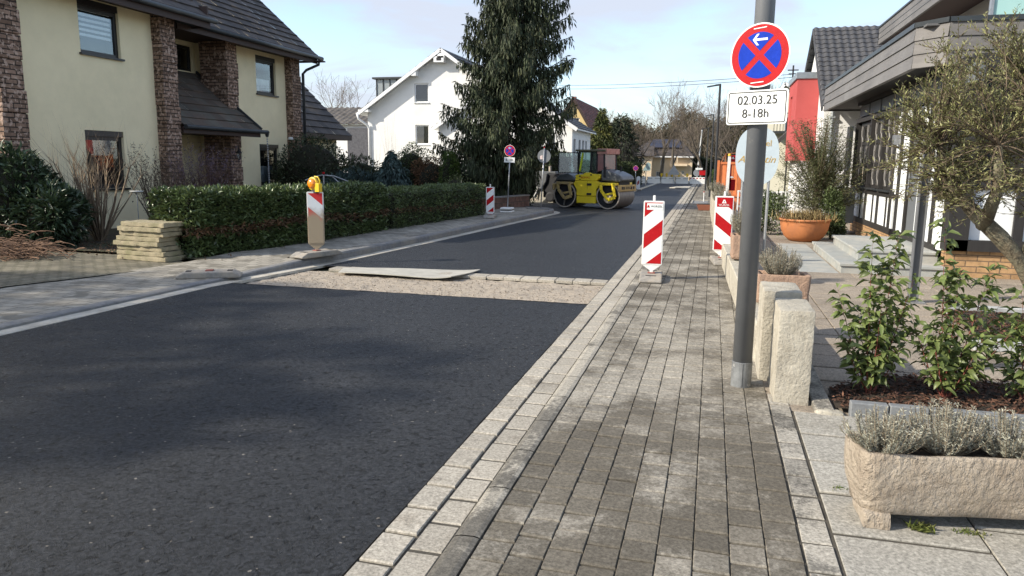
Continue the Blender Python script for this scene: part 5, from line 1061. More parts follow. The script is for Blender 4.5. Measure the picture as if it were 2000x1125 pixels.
yd0, yd1 = yx(1791), yx(1776); b = MB(); b.box(XF + .0, XF + .1, yd0, yd1, .33, 2.6); d = b.build('door', mat('grey_door', (.13, .14, .15), rough=.45), t); MB().tube([(XF - .04, yd1 - .08, 1.1), (XF - .04, yd1 - .08, 1.5)], .012, 6).build('handle', M_GALV, d)
MB().box(XF - .12, XF - .0, yx(1752), yx(1747), 2.0, 2.18).build('wall_lamp', M_GALV, t)
b = MB()
for k in range(7): b.box(XF - .03, XF - .008, 14.2 + .0, 14.205, .5, .5)
# canopy and fascia
outl = [(2.83, 22.3), (2.83, 12.82), (3.17, 12.38), (9, 12.42), (9, 22.3)]
b = MB(); b.prism([(x + .06 * (x < 5), y + .06 * (y < 20) - .06 * (y > 20), 3.10) for x, y in outl], (0, 0, .52)); b.build('canopy_core', mat('dark_soffit', (.03, .03, .03), rough=.8), t)
b = MB(); cap = MB()
for (p, q) in ((outl[4], outl[0]), (outl[0], outl[1]), (outl[1], outl[2]), (outl[2], outl[3])):
    p = Vector((*p, 0)); q = Vector((*q, 0)); dr = (q - p).normalized(); nn = Vector((-dr.y, dr.x, 0)) * -1
    L_ = (q - p).length; nseg = max(1, round(L_ / 1.9))
    for k in range(3):
        z0_ = 3.06 + k * .2
        for s in range(nseg):
            a = p.lerp(q, s / nseg); c = p.lerp(q, (s + 1) / nseg); tt = R.random()
            A0 = lambda v, o_, z_: v + nn * o_ + Vector((0, 0, z_))
            b.add([A0(a, .02, z0_), A0(c, .02, z0_), A0(c, .0, z0_ + .197), A0(a, .0, z0_ + .197), A0(a, -.06, z0_), A0(c, -.06, z0_)], [(0, 1, 2, 3), (0, 4, 5, 1)], tt)
    cap.prism([p + nn * .03 + Vector((0, 0, 3.655)), q + nn * .03 + Vector((0, 0, 3.655)), q - nn * .1 + Vector((0, 0, 3.655)), p - nn * .1 + Vector((0, 0, 3.655))], (0, 0, .07))
b.build('fascia', M_FAS, t); cap.build('roof_edge_cap', M_FCAP, t)
MB().box(2.9, 9, 12.5, 22.2, 3.63, 3.66).build('flat_roof', mat('roof_felt', (.12, .12, .12), rough=.95), t)
# upper storey
b = MB(); b.box(5.2, 10, 13.2, 23.4, 3.67, 5.0); b.build('upper_wall', mat('upper_wall_render', (.5, .47, .42), rough=.9), t)
b = MB(); b.box(4.3, 4.36, 11.5, 23.8, 4.98, 5.43); b.box(4.3, 10, 23.75, 23.8, 4.98, 5.43); b.box(4.3, 10, 11.5, 11.55, 4.98, 5.43)
f = b.build('upper_fascia', M_FAS, t); b = MB()
for z in (5.12, 5.27): b.box(4.292, 4.3, 11.5, 23.8, z, z + .008)
b.box(4.27, 4.4, 11.45, 23.82, 5.43, 5.47); b.build('upper_cap', M_FCAP, t)
b = MB(); b.box(4.36, 10, 11.55, 23.75, 4.99, 5.02); b.build('upper_soffit', M_ROOM, t); MB().box(4.36, 10, 11.55, 23.75, 5.36, 5.4).build('upper_roof', M_FCAP, t)
b = MB(); b.tube([(4.75, 14.6, 3.66), (4.75, 14.6, 4.98)], .05, 8); b.beam((5.15, 14, 3.7), (5.15, 14, 4.98), .1, .1, up=(1, 0, 0)); b.build('upper_post', M_ANTH, t)
window(t, 'x', 5.2, -1, 15.5, 18.5, 3.75, 4.9, M_ANTH, fw=.06, split=[16.5, 17.5])
b = MB(); b.box(3.95, 4.85, 13.2, 13.23, 3.72, 4.75); b.box(4.87, 6, 13.2, 13.23, 3.72, 4.75); b.build('balcony_glass', mat('frosted_teal_glass', (.36, .58, .56), (.33, .55, .53), rough=.25, spec=.6, scale=2), t)
b = MB(); b.box(3.9, 3.94, 13.17, 13.26, 3.68, 4.78); b.box(4.85, 4.87, 13.17, 13.26, 3.68, 4.78); b.box(3.9, 6, 13.18, 13.25, 4.75, 4.79); b.build('balcony_rail', M_GALV, t)
# steps
M_STEP = mat('grey_step_slab', (.33, .34, .32), (.26, .27, .255), rough=.8, scale=5, bump=.25, bscale=60, c3=(.4, .38, .33), s3=2)
t = thing('entrance_steps', 'two grey stone steps leading to the restaurant door', 'steps', (2.6, 13.5, 0))
MB().box(1.9, 3.33, 11.9, 15.2, .12, .165).build('lower_tread', M_STEP, t, bevel=.006); MB().box(1.93, 3.33, 11.93, 15.17, .0, .12).build('lower_riser', M_STEP, t)
MB().box(2.2, 3.33, 12.35, 14.9, .29, .33).build('upper_tread', M_STEP, t, bevel=.006); MB().box(2.23, 3.33, 12.38, 14.87, .165, .29).build('upper_riser', M_STEP, t)
blocks('doorstep_slabs', [(1.35, 1.9)], 11.9, 15.6, .6, M_STEP, z=.02)
# ================================================================ tandem road roller (local +x is its front, side facing the camera is -y)
M_YP = mat('yellow_machine_paint', (.85, .66, .03), (.78, .58, .03), rough=.4, scale=5, spec=.5, c3=(.5, .33, .08), s3=5, lo3=.62, hi3=.75)
M_GP = mat('grey_machine_paint', (.13, .135, .14), (.09, .095, .1), rough=.45, scale=5); M_STEEL = mat('drum_steel', (.24, .22, .2), (.15, .135, .125), rough=.55, metal=.5, scale=3, stretch=(1, 6, 1)); M_DARK = mat('machine_dark', (.02, .02, .022), rough=.7)
M_RIM = mat('worn_drum_edge', (.5, .44, .36), (.35, .3, .24), rough=.6, scale=12); M_DUSTY = mat('dusty_yellow', (.5, .36, .12), (.34, .26, .14), rough=.8, scale=9)
a0 = G(1100, 405.5); a1 = G(1183, 407); mid = ((a0[0] + a1[0]) / 2 + .25, (a0[1] + a1[1]) / 2 + .55)
t = thing('road_roller', 'yellow tandem road roller with open cab door standing on the new asphalt', 'road roller', (mid[0], mid[1], .005), rz=math.radians(-17)); RO = t
B = lambda: MB()
WBX = .86; DR = .445; W = .66
for sx, nm in ((-1, 'rear'), (1, 'front')):
    cx = sx * WBX
    b = B(); b.lathe([(DR - .03, -W + .02), (DR, -W), (DR, W), (DR - .03, W - .02)], (cx, 0, DR), 48, 'y', caps=False); d = b.build('drum', M_STEEL, t, smooth=False, world=False)
    b = B(); b.lathe([(DR + .002, -W - .004), (DR + .002, -W + .012), (DR - .035, -W + .012), (DR - .035, -W - .004), (DR + .002, -W - .004)], (cx, 0, DR), 48, 'y', caps=False); b.build('drum_rim', M_RIM, d, world=False)
    b = B(); b.lathe([(0, -W + .1), (DR - .03, -W + .1)], (cx, 0, DR), 32, 'y', caps=False); b.build('drum_web', M_DARK, d, world=False); MB().lathe([(0, W - .1), (DR - .03, W - .1)], (cx, 0, DR), 32, 'y', caps=False).build('drum_web', M_DARK, d, world=False)
    b = B()
    if sx > 0: b.lathe([(0, -W - .02), (.08, -W - .02), (.08, -W - .05), (.16, -W - .04), (.19, -W + .05)], (cx + .02, 0, DR - .08), 20, 'y'); b.lathe([(0, -W - .06), (.06, -W - .06), (.06, -W)], (cx + .02, 0, DR - .08), 14, 'y')
    else:
        for k in range(3): an = .4 + k * 2 * PI / 3; b.beam((cx, -W + .06, DR), (cx + .38 * math.cos(an), -W + .06, DR + .38 * math.sin(an)), .05, .05)
    b.build('hub', M_RIM if sx > 0 else M_STEEL, d, world=False)
    # yellow V fork holding the drum
    b = B(); y = -W - .06; ky = -1
    for s_, y in ((1, -W - .06), (1, W + .06)):
        b.beam((cx - .26, y, DR + .42), (cx - .24, y, DR + .2), .06, .11, up=(1, 0, 0)); b.beam((cx - .24, y, DR + .2), (cx + .02, y, DR - .12), .06, .10, up=(1, 0, 0))
        b.beam((cx + .2, y, DR + .42), (cx + .25, y, DR + .15), .06, .11, up=(1, 0, 0)); b.beam((cx + .25, y, DR + .15), (cx + .3, y, DR - .02), .06, .1, up=(1, 0, 0)); b.beam((cx + .02, y, DR - .13), (cx + .3, y, DR - .02), .06, .12, up=(1, 0, 0)); b.beam((cx - .1, y, DR + .05), (cx + .25, y, DR + .12), .05, .07, up=(1, 0, 0))
    b.box(cx - .32, cx + .3, -W - .09, W + .09, DR + .38, DR + .47); b.build('drum_fork', M_YP if sx > 0 else M_DUSTY, t, bevel=.012, world=False)
    b = B(); e = cx + sx * .40; b.box(min(e, e + sx * .07), max(e, e + sx * .07), -W - .09, W + .09, DR + .17, DR + .40); b.build('water_tank', M_DUSTY, t, bevel=.015, world=False)
    b = B(); b.box(min(e, e - sx * .1), max(e, e - sx * .1), -W, W, DR + .04, DR + .17); b.build('scraper', M_DARK, t, world=False)
    b = B()
    for yy in (-.5, -.36, .3, .5): b.box(e + sx * .072 - .004, e + sx * .072 + .004, yy - .055, yy + .055, DR + .24, DR + .34)
    b.build('headlight' if sx > 0 else 'tail_light', M_DARK, t, world=False)
text('maker_text', 'BOMAG', .13, M_BLK, t, Matrix.Translation((WBX + .477, 0, DR + .29)) @ Matrix.Rotation(PI / 2, 4, 'Z') @ Matrix.Rotation(PI / 2, 4, 'X'))
b = B()   # centre body: waist panels
pf = [(-.42, .28), (-.36, .22), (.36, .22), (.36, .55), (.52, .78), (.52, .86), (.3, .9), (-.48, .9), (-.48, .8), (-.42, .62)]
b.prism([(x, -.62, z) for x, z in [(-.40, .17), (.38, .17), (.38, .42), (-.40, .42)]], (0, 1.24, 0)); b.build('lower_body', M_YP, t, bevel=.012, world=False)
b = B(); b.prism([(x, -.64, z) for x, z in [(-.40, .43), (.38, .43), (.38, .66), (.55, .86), (.42, .96), (-.46, .96), (-.52, .86), (-.40, .64)]], (0, 1.28, 0)); b.build('body', M_YP, t, bevel=.015, world=False)
b = B(); b.prism([(x, -.63, z) for x, z in [(-.46, .97), (.38, .97), (.5, 1.08), (.5, 1.2), (.2, 1.22), (.12, 1.26), (-.05, 1.26), (-.15, 1.2), (-.46, 1.17)]], (0, 1.26, 0)); b.build('upper_body', M_YP, t, bevel=.015, world=False)
b = B(); b.box(.02, .2, -.655, -.6, .8, .88); b.box(.02, .2, -.655, -.6, .46, .54); b.box(-.3, -.24, -.645, -.6, 1.1, 1.14); b.box(-.3, -.24, -.645, -.6, 1.0, 1.03); b.box(.14, .2, -.645, -.6, 1.16, 1.2); b.box(.03, .036, -.644, -.6, .66, .95); b.build('step_recess', M_DARK, t, world=False)
text('maker_text', 'BOMAG', .1, M_RED, t, Matrix.Translation((-.05, -.636, 1.08)) @ Matrix.Rotation(PI / 2, 4, 'X'))
b = B(); b.prism([(x, -.55, z) for x, z in [(.52, .98), (1.25, .94), (1.35, 1.02), (1.28, 1.16), (.95, 1.3), (.52, 1.38)]], (0, 1.1, 0)); b.build('engine_hood', M_GP, t, bevel=.05, seg=3, world=False)
b = B(); b.box(.62, .7, -.57, -.5, 1.1, 1.46); b.tube([(.9, .3, 1.25), (.9, .3, 1.5)], .03, 8); b.build('exhaust', M_DARK, t, world=False)
b = B(); b.prism([(x, -.58, z) for x, z in [(-1.28, .96), (-.5, .96), (-.5, 1.02), (-.62, 1.14), (-.8, 1.22), (-1.15, 1.16), (-1.3, 1.02)]], (0, 1.16, 0)); b.build('rear_hood', M_GP, t, bevel=.05, seg=3, world=False)
b = B(); b.box(-.55, .55, -.5, .5, .25, .98); b.box(-1.2, 1.2, -.45, .45, .82, .95); b.build('chassis', M_DARK, t, world=False)
# cab
b = B(); zc0, zc1 = 1.2, 2.0
for x, y in ((-.38, -.56), (.36, -.56), (-.38, .56), (.36, .56), (.62, -.5), (.62, .5)):
    b.beam((x, y, zc0 - .05 if x < .5 else 1.36), (x * .94, y * .95, zc1), .05, .05, up=(0, 1, 0))
b.beam((-.38, -.56, 1.24), (.36, -.56, 1.24), .04, .04); b.beam((.1, -.56, 1.24), (.12, -.53, 2.0), .04, .04, up=(0, 1, 0)); b.box(-.38, .62, -.54, .54, 1.97, 1.995); b.build('cab_frame', M_DARK, t, world=False)
b = B(); b.box(-.5, .68, -.6, .6, zc1, zc1 + .07); b.build('cab_roof', mat('cab_roof_olive', (.16, .15, .09), (.1, .1, .07), rough=.6), t, bevel=.02, seg=2, world=False)
b = B(); b.box(.34, .72, -.56, .56, zc1 - .09, zc1 + .1); b.build('roof_box', mat('faded_red', (.5, .27, .22), (.36, .16, .13), rough=.8, scale=8), t, bevel=.01, world=False)
b = B(); b.add([(.13, -.56, 1.22), (.36, -.56, 1.22), (.34, -.54, 2.0), (.13, -.54, 2.0)], [(0, 1, 2, 3)]); b.add([(-.38, .56, 1.22), (.36, .56, 1.22), (.36, .54, 2.0), (-.38, .54, 2.0)], [(0, 1, 2, 3)]); b.add([(-.38, -.5, 1.22), (-.38, .5, 1.22), (-.36, .5, 2.0), (-.36, -.5, 2.0)], [(0, 1, 2, 3)]); b.build('cab_glass', GL2, t, world=False)
b = B(); b.add([(.38, -.55, 1.3), (.62, -.5, 1.36), (.6, -.48, 1.95), (.36, -.53, 1.95)], [(0, 1, 2, 3)]); b.add([(.62, -.5, 1.38), (.62, .5, 1.38), (.6, .48, 1.95), (.6, -.48, 1.95)], [(0, 1, 2, 3)]); b.build('rear_window', mat('red_tinted_window', (.2, .05, .045), (.12, .04, .04), rough=.25, spec=.6, scale=4), t, world=False)
b = B(); b.beam((-.38, -.58, 1.24), (-1.0, -.9, 1.24), .04, .03); b.beam((-.38, -.58, 1.95), (-1.0, -.9, 1.95), .04, .03); b.beam((-1.0, -.9, 1.24), (-1.0, -.9, 1.95), .04, .03, up=(1, 0, 0)); b.beam((-.38, -.58, 1.24), (-.38, -.58, 1.95), .05, .04, up=(1, 0, 0)); d = b.build('cab_door', M_DARK, t, world=False)
b = B(); b.add([(-.4, -.59, 1.25), (-.99, -.895, 1.25), (-.99, -.895, 1.94), (-.4, -.59, 1.94)], [(0, 1, 2, 3)]); b.build('door_glass', GL2, d, world=False)
b = B(); b.beam((-.33, -.54, 1.3), (-.24, -.5, 1.95), .05, .05, up=(1, 0, 0)); b.build('yellow_post', mat('hivis_yellow', (.6, .7, .03), rough=.6), t, world=False)
b = B(); b.box(-.0, .3, -.2, .25, 1.15, 1.35); b.box(.2, .32, -.2, .25, 1.35, 1.8); b.build('seat', M_DARK, t, bevel=.03, world=False); b = B(); b.tube([(-.25, 0, 1.15), (-.15, 0, 1.45)], .02, 6); b.lathe([(.13, 0), (.15, .012), (.13, .024)], (-.15, 0, 1.45), 16); b.build('steering_wheel', M_DARK, t, world=False)
b = B(); b.tube([(-1.32, -.3, .6), (-1.34, -.3, .95)], .03, 6); b.box(-1.3, -1.1, -.5, .5, .9, .97); b.build('rear_bumper', M_DARK, t, world=False)

# dark paving machine behind the roller
bx, by = G(1062, 399); t = thing('compact_paver', 'dark grey paving machine with tilted side plates behind the roller', 'paving machine', (bx, by + 1.4, .05), rz=math.radians(-12))
b = B(); b.prism([(x, -.6, z) for x, z in [(-.1, .18), (1.1, .18), (1.1, 1.0), (.7, 1.15), (.1, 1.1), (-.1, .9)]], (0, 1.4, 0)); b.build('machine_body', M_DARK, t, bevel=.03, world=False)
b = B(); b.prism([(x, -.7, z) for x, z in [(-.62, .6), (-.2, .42), (.05, .8), (.1, 1.12), (-.15, 1.2), (-.45, 1.2)]], (0, .12, 0)); b.prism([(x, -.55, z) for x, z in [(-.45, 1.12), (.4, 1.12), (.4, 1.2), (-.45, 1.2)]], (0, .5, 0)); b.build('side_plate', M_GP, t, bevel=.01, world=False)
b = B(); b.beam((-.6, -.65, .7), (-.95, -.65, .12), .05, .06, up=(0, 1, 0)); b.beam((-.95, -.65, .12), (-.3, -.65, .05), .05, .06); b.beam((-.3, -.65, .05), (-.2, -.65, .5), .05, .05, up=(0, 1, 0)); b.build('tow_frame', M_RIM, t, world=False)
b = B(); b.tube([(-.42, -.76, .2), (-.22, -.76, .58)], .09, 10); b.build('white_cylinder', M_WHITEP, t, world=False)
b = B(); b.lathe([(0, 0), (.05, 0), (.05, .2), (.07, .22), (0, .24)], (.05, -.3, 1.18), 10); b.build('beacon', M_RIM, t, world=False)
b = B(); b.lathe([(.14, -.62), (.2, -.6), (.2, .7), (.14, .72)], (.2, 0, .2), 16, 'y'); b.lathe([(.14, -.62), (.2, -.6), (.2, .7), (.14, .72)], (.9, 0, .2), 16, 'y'); b.build('track_roller', M_DARK, t, world=False)

# ================================================================ far signs, lamps, barrier fence
def post_sign(label, x, y, z0, zc, r, rz, plated=True, back=False, arrow=True, group=None, base=None, lean=0):
    t = thing('road_sign', label, 'road sign', (x, y, z0), group, rz); t.rotation_euler = (0, lean, rz)
    b = B(); b.tube([(0, .03, 0), (0, .03, zc - z0 + r * (1.15 if not back else 1.2))], .018 if not back else .02, 8); b.build('post', M_GALV, t, smooth=True, world=False)
    if back:
        b = B(); b.prism([(xx, .055, zz + zc - z0) for xx, zz in arc(r, 0, 2 * PI, 36)[:-1]], (0, .01, 0)); b.build('sign_back', mat('grey_sign_back', (.2, .21, .22), (.15, .16, .17), rough=.5, scale=6), t, world=False)
        b = B(); b.prism([(-.13, .045, zc - z0 + .0), (-.05, .045, zc - z0 + .03), (-.04, .045, zc - z0 - .1), (-.12, .045, zc - z0 - .1)], (0, .004, 0)); b.build('sticker', mat('faded_sticker', (.6, .4, .38), (.7, .65, .62), rough=.6, scale=40), t, world=False)
        b = B(); b.lathe([(0, .0), (.02, .0), (.02, .03), (0, .04)], (0, .03, zc - z0 + r * 1.18), 8); b.build('post_cap', M_RED, t, world=False)
    else: nostop(t, r, y=0, arrow=arrow, z=zc - z0)
    if plated:
        b = B(); zz = zc - z0 - r - .1; b.box(-r * .98, r * .98, -.002, .006, zz - .075, zz + .075); b.build('sign_plate', M_WHT, t, world=False)
    return t
t = post_sign('no-stopping sign with plate on a thin post before the spruce', -5.87, 21.4, .12, 1.93, .165, 0, lean=.035)
text('plate_text', '8-18h', .1, M_BLK, t, face(0, -.004, 1.93 - .12 - .165 - .1))
tt_ = thing('ballast_block', 'pale rounded foot block with dark band holding the far no-stopping sign', 'ballast block', (-5.87, 21.4, .12)); b = B(); b.box(-.17, .17, -.2, .2, 0, .06); b.box(-.17, .17, -.2, .2, .09, .15); b.build('white_block', M_WHITEP, tt_, bevel=.02, world=False); b = B(); b.box(-.15, .15, -.18, .18, .055, .095); b.build('black_band', M_DARK, tt_, world=False)
t = post_sign('grey back of a round traffic sign on a thin post at the side street corner', -5.33, 23.5, .12, 1.8, .215, .0, plated=False, back=True, lean=.045)
t.rotation_euler = (0, .05, PI); t.rotation_euler = (0, .045, 0)
tag(B().box(-5.75, -5.0, 23.3, 23.7, .12, .15).build('manhole_cover', M_LKERB, bevel=.01), 'flat grey cover slab in the pavement at the foot of the round sign', 'cover')
q = G(1240, 372); post_sign('tiny distant no-stopping sign before the dark hedge on the left of the road', q[0], q[1], .03, 1.6 - (330 - 321) * q[1] / 1450, .15, 0, plated=False, arrow=False)
def lamp(label, x, y, h=3.98, first=[None]):
    if first[0] is None:
        t = thing('street_lamp', label, 'street lamp', (x, y, .02), 'slim black street lamps along the right pavement'); b = B(); b.tube([(0, 0, 0), (0, 0, .9)], .055, 12); b.tube([(0, 0, .9), (.0, 0, h - .03)], [.045, .035], 12); b.build('lamp_post', M_ANTH, t, smooth=False, world=False)
        b = B(); b.beam((.03, 0, h - .03), (-.14, 0, h - .05), .05, .05); b.prism([(-.1, -.07, h - .03), (-.38, -.05, h - .075), (-.38, .05, h - .075), (-.1, .07, h - .03)], (0, 0, -.035)); b.build('lamp_head', M_ANTH, t, world=False); first[0] = t; return t
    t = copy_tree(first[0]); t.location = (x, y, .02); t['label'] = label; return t
lamp('nearest slim dark street lamp with flat head on the right pavement', .06, 23.9); lamp('second slim dark street lamp behind the nearest one', -.12, 38.0); l3 = lamp('third slim dark street lamp, partly before the bare trees', -.42, 47.5); l3.scale = (1.1, 1.1, .95)
q = AY(1371, 256, 70); t = thing('flag_pole', 'thin white pole behind the street lamps at the end of the road', 'pole', (q[0] - .1, 70, 0)); B().tube([(q[0] - .25, 70, 0), (q[0], 70, q[2])], [.07, .05], 8).build('pole_shaft', M_WHITEP, t)
B().lathe([(0, 0), (.07, .02), (.05, .1), (0, .12)], (q[0], 70, q[2]), 8).build('pole_cap', M_WHITEP, t)
# white construction barrier fence across the far road
FX = lambda px, py=350, y=62: AY(px, py, y)
edges = [1234, 1264, 1290, 1318, 1345, 1377]; M_WF = mat('white_barrier_plastic', (.84, .84, .8), (.76, .76, .72), rough=.6, scale=3)
for i in range(5):
    x0, x1 = FX(edges[i])[0] + .02, FX(edges[i + 1])[0] - .02; y = 62 + (i - 2) * .25; z1 = .56
    lb = ['leftmost white plastic barrier panel closing the far road', 'second white barrier panel from the left closing the far road', 'middle white barrier panel closing the far road', 'fourth white barrier panel closing the far road', 'rightmost white barrier panel with red reflectors closing the pavement'][i]
    t = thing('site_barrier', lb, 'barrier', ((x0 + x1) / 2, y, 0), 'white barrier panels closing the far road')
    b = B(); b.box(x0, x1, y - .03, y + .03, .30, z1); b.box(x0, x1, y - .03, y + .03, .02, .14)
    n = 12
    for k in range(n): xx = x0 + (x1 - x0) * (k + .5) / n; b.box(xx - .045, xx + .045, y - .02, y + .02, .12, .32)
    b.box(x0, x0 + .07, y - .03, y + .03, -.0, z1 - .0); b.build('panel_grid', M_WF, t)
    if i == 4:
        b = B()
        for k in range(5): xx = x0 + .12 + (x1 - x0 - .2) * k / 4; b.box(xx - .08, xx + .06, y - .036, y - .031, .43, .51)
        b.build('reflector', M_RED, t)
    else:
        b = B()
        for xx in ((x0 + x1) / 2 - .3, (x0 + x1) / 2 + .3): b.box(xx - .2, xx + .2, y - .036, y - .031, .4, .47)
        b.build('lettering_strip', mat('grey_print', (.45, .45, .43), rough=.8), t)
fl = None
for k, px in enumerate((1292, 1302, 1313, 1326, 1342)):
    p = FX(px, 344, 61.9); lb = ['leftmost', 'second', 'middle', 'fourth', 'rightmost'][k]
    t = thing('warning_lamp', f'small yellow warning lamp on the far white barrier, {lb} of five', 'warning lamp', (p[0], 61.95, .56), 'yellow warning lamps on the far barrier')
    b = B(); b.box(-.06, .06, -.04, .04, 0, .12); b.lathe([(0, -.03), (.1, -.03), (.1, .03), (0, .03)], (0, 0, .2), 12, 'y'); b.build('lamp_body', M_YEL, t, world=False)
p = FX(1316, 335, 61); t = thing('warning_triangle', 'grey back of a triangular warning sign above the far barrier', 'road sign', (p[0], 61, 0)); b = B(); b.prism([(p[0] - .48, 61, .75), (p[0] + .48, 61, .75), (p[0], 61, 1.55)], (0, .02, 0)); b.build('sign_back', M_GALV, t); B().tube([(p[0], 61.04, 0), (p[0], 61.04, 1.2)], .03, 6).build('post', M_GALV, t)
p = FX(1368, 340, 63); t = thing('road_sign', 'cluster of red and white diversion signs beside the far white pole', 'road sign', (p[0], 63, 0)); b = B(); b.box(p[0] - .1, p[0] + .5, 63, 63.03, .72, 1.1); b.build('red_plate', M_RED, t); B().box(p[0] - .4, p[0] + .15, 62.95, 62.98, 1.15, 1.3).build('white_plate', M_WHT, t); b = B(); b.prism([(p[0] - .3 + xx, 63.1, .9 + zz) for xx, zz in arc(.28, 0, 2 * PI, 20)[:-1]], (0, .02, 0)); b.build('round_back', M_GALV, t); B().tube([(p[0], 63.06, 0), (p[0], 63.06, 1.3)], .03, 6).build('post', M_GALV, t)
# rounded end barriers by the left hedge
for k, (px, py, lb) in enumerate(((1224, 374, 'pale striped marker post just right of the roller'), (1246, 373, 'second pale marker post right of the roller, before the dark hedge'))):
    q = G(px, py); t = thing('marker_post', lb, 'barrier', (q[0], q[1], .03), 'pale marker posts before the far hedge'); b = B(); b.prism([(xx, -.02, zz + .45) for xx, zz in rrect(.11, .38, .1)], (0, .04, 0)); b.build('marker_panel', M_WHITEP, t, world=False); b = B(); b.prism([(-.06, -.025, .3), (.06, -.025, .42), (.06, -.025, .62), (-.06, -.025, .5)], (0, .004, 0)); b.build('dark_stripe', mat('dark_red_stripe', (.3, .06, .05), rough=.5), t, world=False); b = B(); b.box(-.2, .2, -.15, .15, 0, .08); b.build('marker_foot', M_RUB, t, bevel=.02, world=False)
p = AY(1262, 326, 52); t = thing('road_sign', 'greenish back of a rectangular sign on a thin post above the far hedge', 'road sign', (p[0], 52, .03)); b = B(); b.prism([(p[0] + x, 52, p[2] + z) for x, z in ((-.22, -.25), (.3, -.25), (.3, .2), (.1, .34))], (0, .02, 0)); b.build('sign_back', mat('green_grey_back', (.25, .34, .34), rough=.5), t); B().tube([(p[0], 52.05, 0), (p[0], 52.05, p[2] + .3)], .03, 6).build('post', M_GALV, t)
# traffic island and inlet
b = B(); V = []; q = G(1338, 368)
b.prism([(-2.75, 50.5, 0), (-1.5, 50.0, 0), (-1.45, 54.5, 0), (-1.9, 54.4, 0), (-2.5, 52.5, 0)], (0, 0, .07)); tag(b.build('island_kerb', M_GSTRIP, bevel=.02), 'low pale kerbed island at the right edge of the far road', 'traffic island')
t = thing('drain_frame', 'pale concrete frame of an open drain in the right pavement beyond the lamp', 'drain', (-.5, 31.5, .02)); b = B(); b.box(-.82, -.15, 30.4, 30.6, .02, .06); b.box(-.82, -.76, 30.6, 33.6, .02, .06); b.box(-.82, -.15, 33.6, 33.75, .02, .06); b.build('frame', M_GUT, t); b = B(); b.box(-.76, -.15, 30.6, 33.6, .015, .03); b.build('cover', M_LKERB, t)
q = G(1374, 395); t = thing('short_post', 'short thin white post in the pavement beside the drain', 'post', (q[0], q[1], .02)); B().tube([(q[0], q[1], 0), (q[0], q[1], .42)], .02, 6).build('post_shaft', M_WHITEP, t); B().lathe([(0, 0), (.03, .0), (.02, .03), (0, .04)], (q[0], q[1], .42), 6).build('post_cap', M_RED, t)
t = thing('planter_box', 'rust brown planter box at the foot of the nearest street lamp', 'planter', (-.22, 26.9, .02)); b = B(); b.prism([(-.5, 26.6, .22), (.0, 26.6, .22), (-.06, 26.6, .02), (-.42, 26.6, .02)], (0, .5, 0)); b.build('box_body', mat('rust_brown', (.2, .07, .04), rough=.8), t, bevel=.01); B().box(-.46, -.04, 26.63, 27.07, .215, .235).build('soil', M_DIRT, t)
# orange fence, white post with red signs, hotel sign
t = thing('orange_fence', 'orange wooden board fence behind the round hotel sign', 'fence', (.8, 27.2, 0)); zt = AY(1430, 318, 27.2)[2]; X0 = AY(1403, 340, 27.2)[0]; X1 = AY(1462, 340, 27.2)[0]; M_OR = mat('orange_wood', (.62, .2, .07), (.5, .15, .055), rough=.7, scale=6, stretch=(6, 1, .5), tint=.25); b = B(); x = X0
while x < X1: b.box(x, x + .12, 27.2, 27.23, .02, zt + R.uniform(-.01, .01), R.random()); x += .13
b.build('fence_boards', M_OR, t); b = B(); b.box(X0 - .05, X0 + .03, 27.15, 27.25, 0, zt + .08); b.box(X0, X1, 27.17, 27.2, zt - .05, zt + .03); b.box(X0, X1, 27.16, 27.2, .5, .58); b.build('fence_rail', M_OR, t)
b = B(); p = AY(1418, 300, 28); b.tube([(p[0], 28, 0), (p[0], 28, p[2]), (p[0] + .4, 28, p[2] + .02)], .022, 6); b.tube([(p[0], 28, p[2]), (p[0] - .2, 28, zt - .1)], .018, 6); tag(b.build('rusty_frame', mat('rust', (.28, .12, .06), rough=.9)), 'rusty tube frame standing behind the orange fence', 'frame')
p = AY(1425, 305, 24); p2 = AY(1419, 378, 24); t = thing('marker_post', 'tall white post with red signs beside the orange fence', 'post', (p2[0], 24, .3)); b = B(); b.beam((p2[0], 24, .2), (p[0], 24, p[2]), .09, .05, up=(0, 1, 0)); b.build('post_shaft', M_WHITEP, t); q = AY(1431, 308, 24.1); b = B(); b.box(q[0] - .08, q[0] + .1, 24.08, 24.1, q[2] - .12, q[2] + .07); b.box(q[0] - .06, q[0] - .01, 24.08, 24.12, q[2] - 1.0, q[2] - .2); b.box(q[0] - .05, q[0] + .12, 24.08, 24.12, q[2] - 1.0, q[2] - .66); b.build('red_sign', M_RED, t); b = B(); b.prism([(q[0] - .04, 24.07, q[2] - .04), (q[0] + .06, 24.07, q[2] - .04), (q[0] + .01, 24.07, q[2] + .04)], (0, .005, 0)); b.lathe([(0, -.04), (.07, 0), (0, .05)], (q[0], 24.05, q[2] - .6), 8); b.build('white_mark', M_WHT, t); B().lathe([(0, 0), (.05, .01), (.04, .07), (0, .08)], (p[0], 24, p[2]), 8).build('post_lamp', M_YEL, t)
cx_, cz_ = AY(1479, 305, 14)[0], AY(1479, 305, 14)[2]; hw_ = (AY(1522, 300, 14)[0] - AY(1437, 300, 14)[0]) / 2; hz__ = (AY(1480, 248, 14)[2] - AY(1480, 362, 14)[2]) / 2
t = thing('hotel_sign', 'white round hotel sign with gold script behind the thick grey pole', 'sign', (cx_, 14, 0)); b = B(); b.prism([(cx_ + hw_ * math.copysign(abs(math.cos(a)) ** .82, math.cos(a)), 14, cz_ + hz__ * math.copysign(abs(math.sin(a)) ** .86, math.sin(a))) for a in [2 * PI * k / 60 for k in range(60)]], (0, .05, 0)); b.build('sign_board', mat('cool_white_sign', (.52, .6, .64), (.48, .56, .6), rough=.35), t)
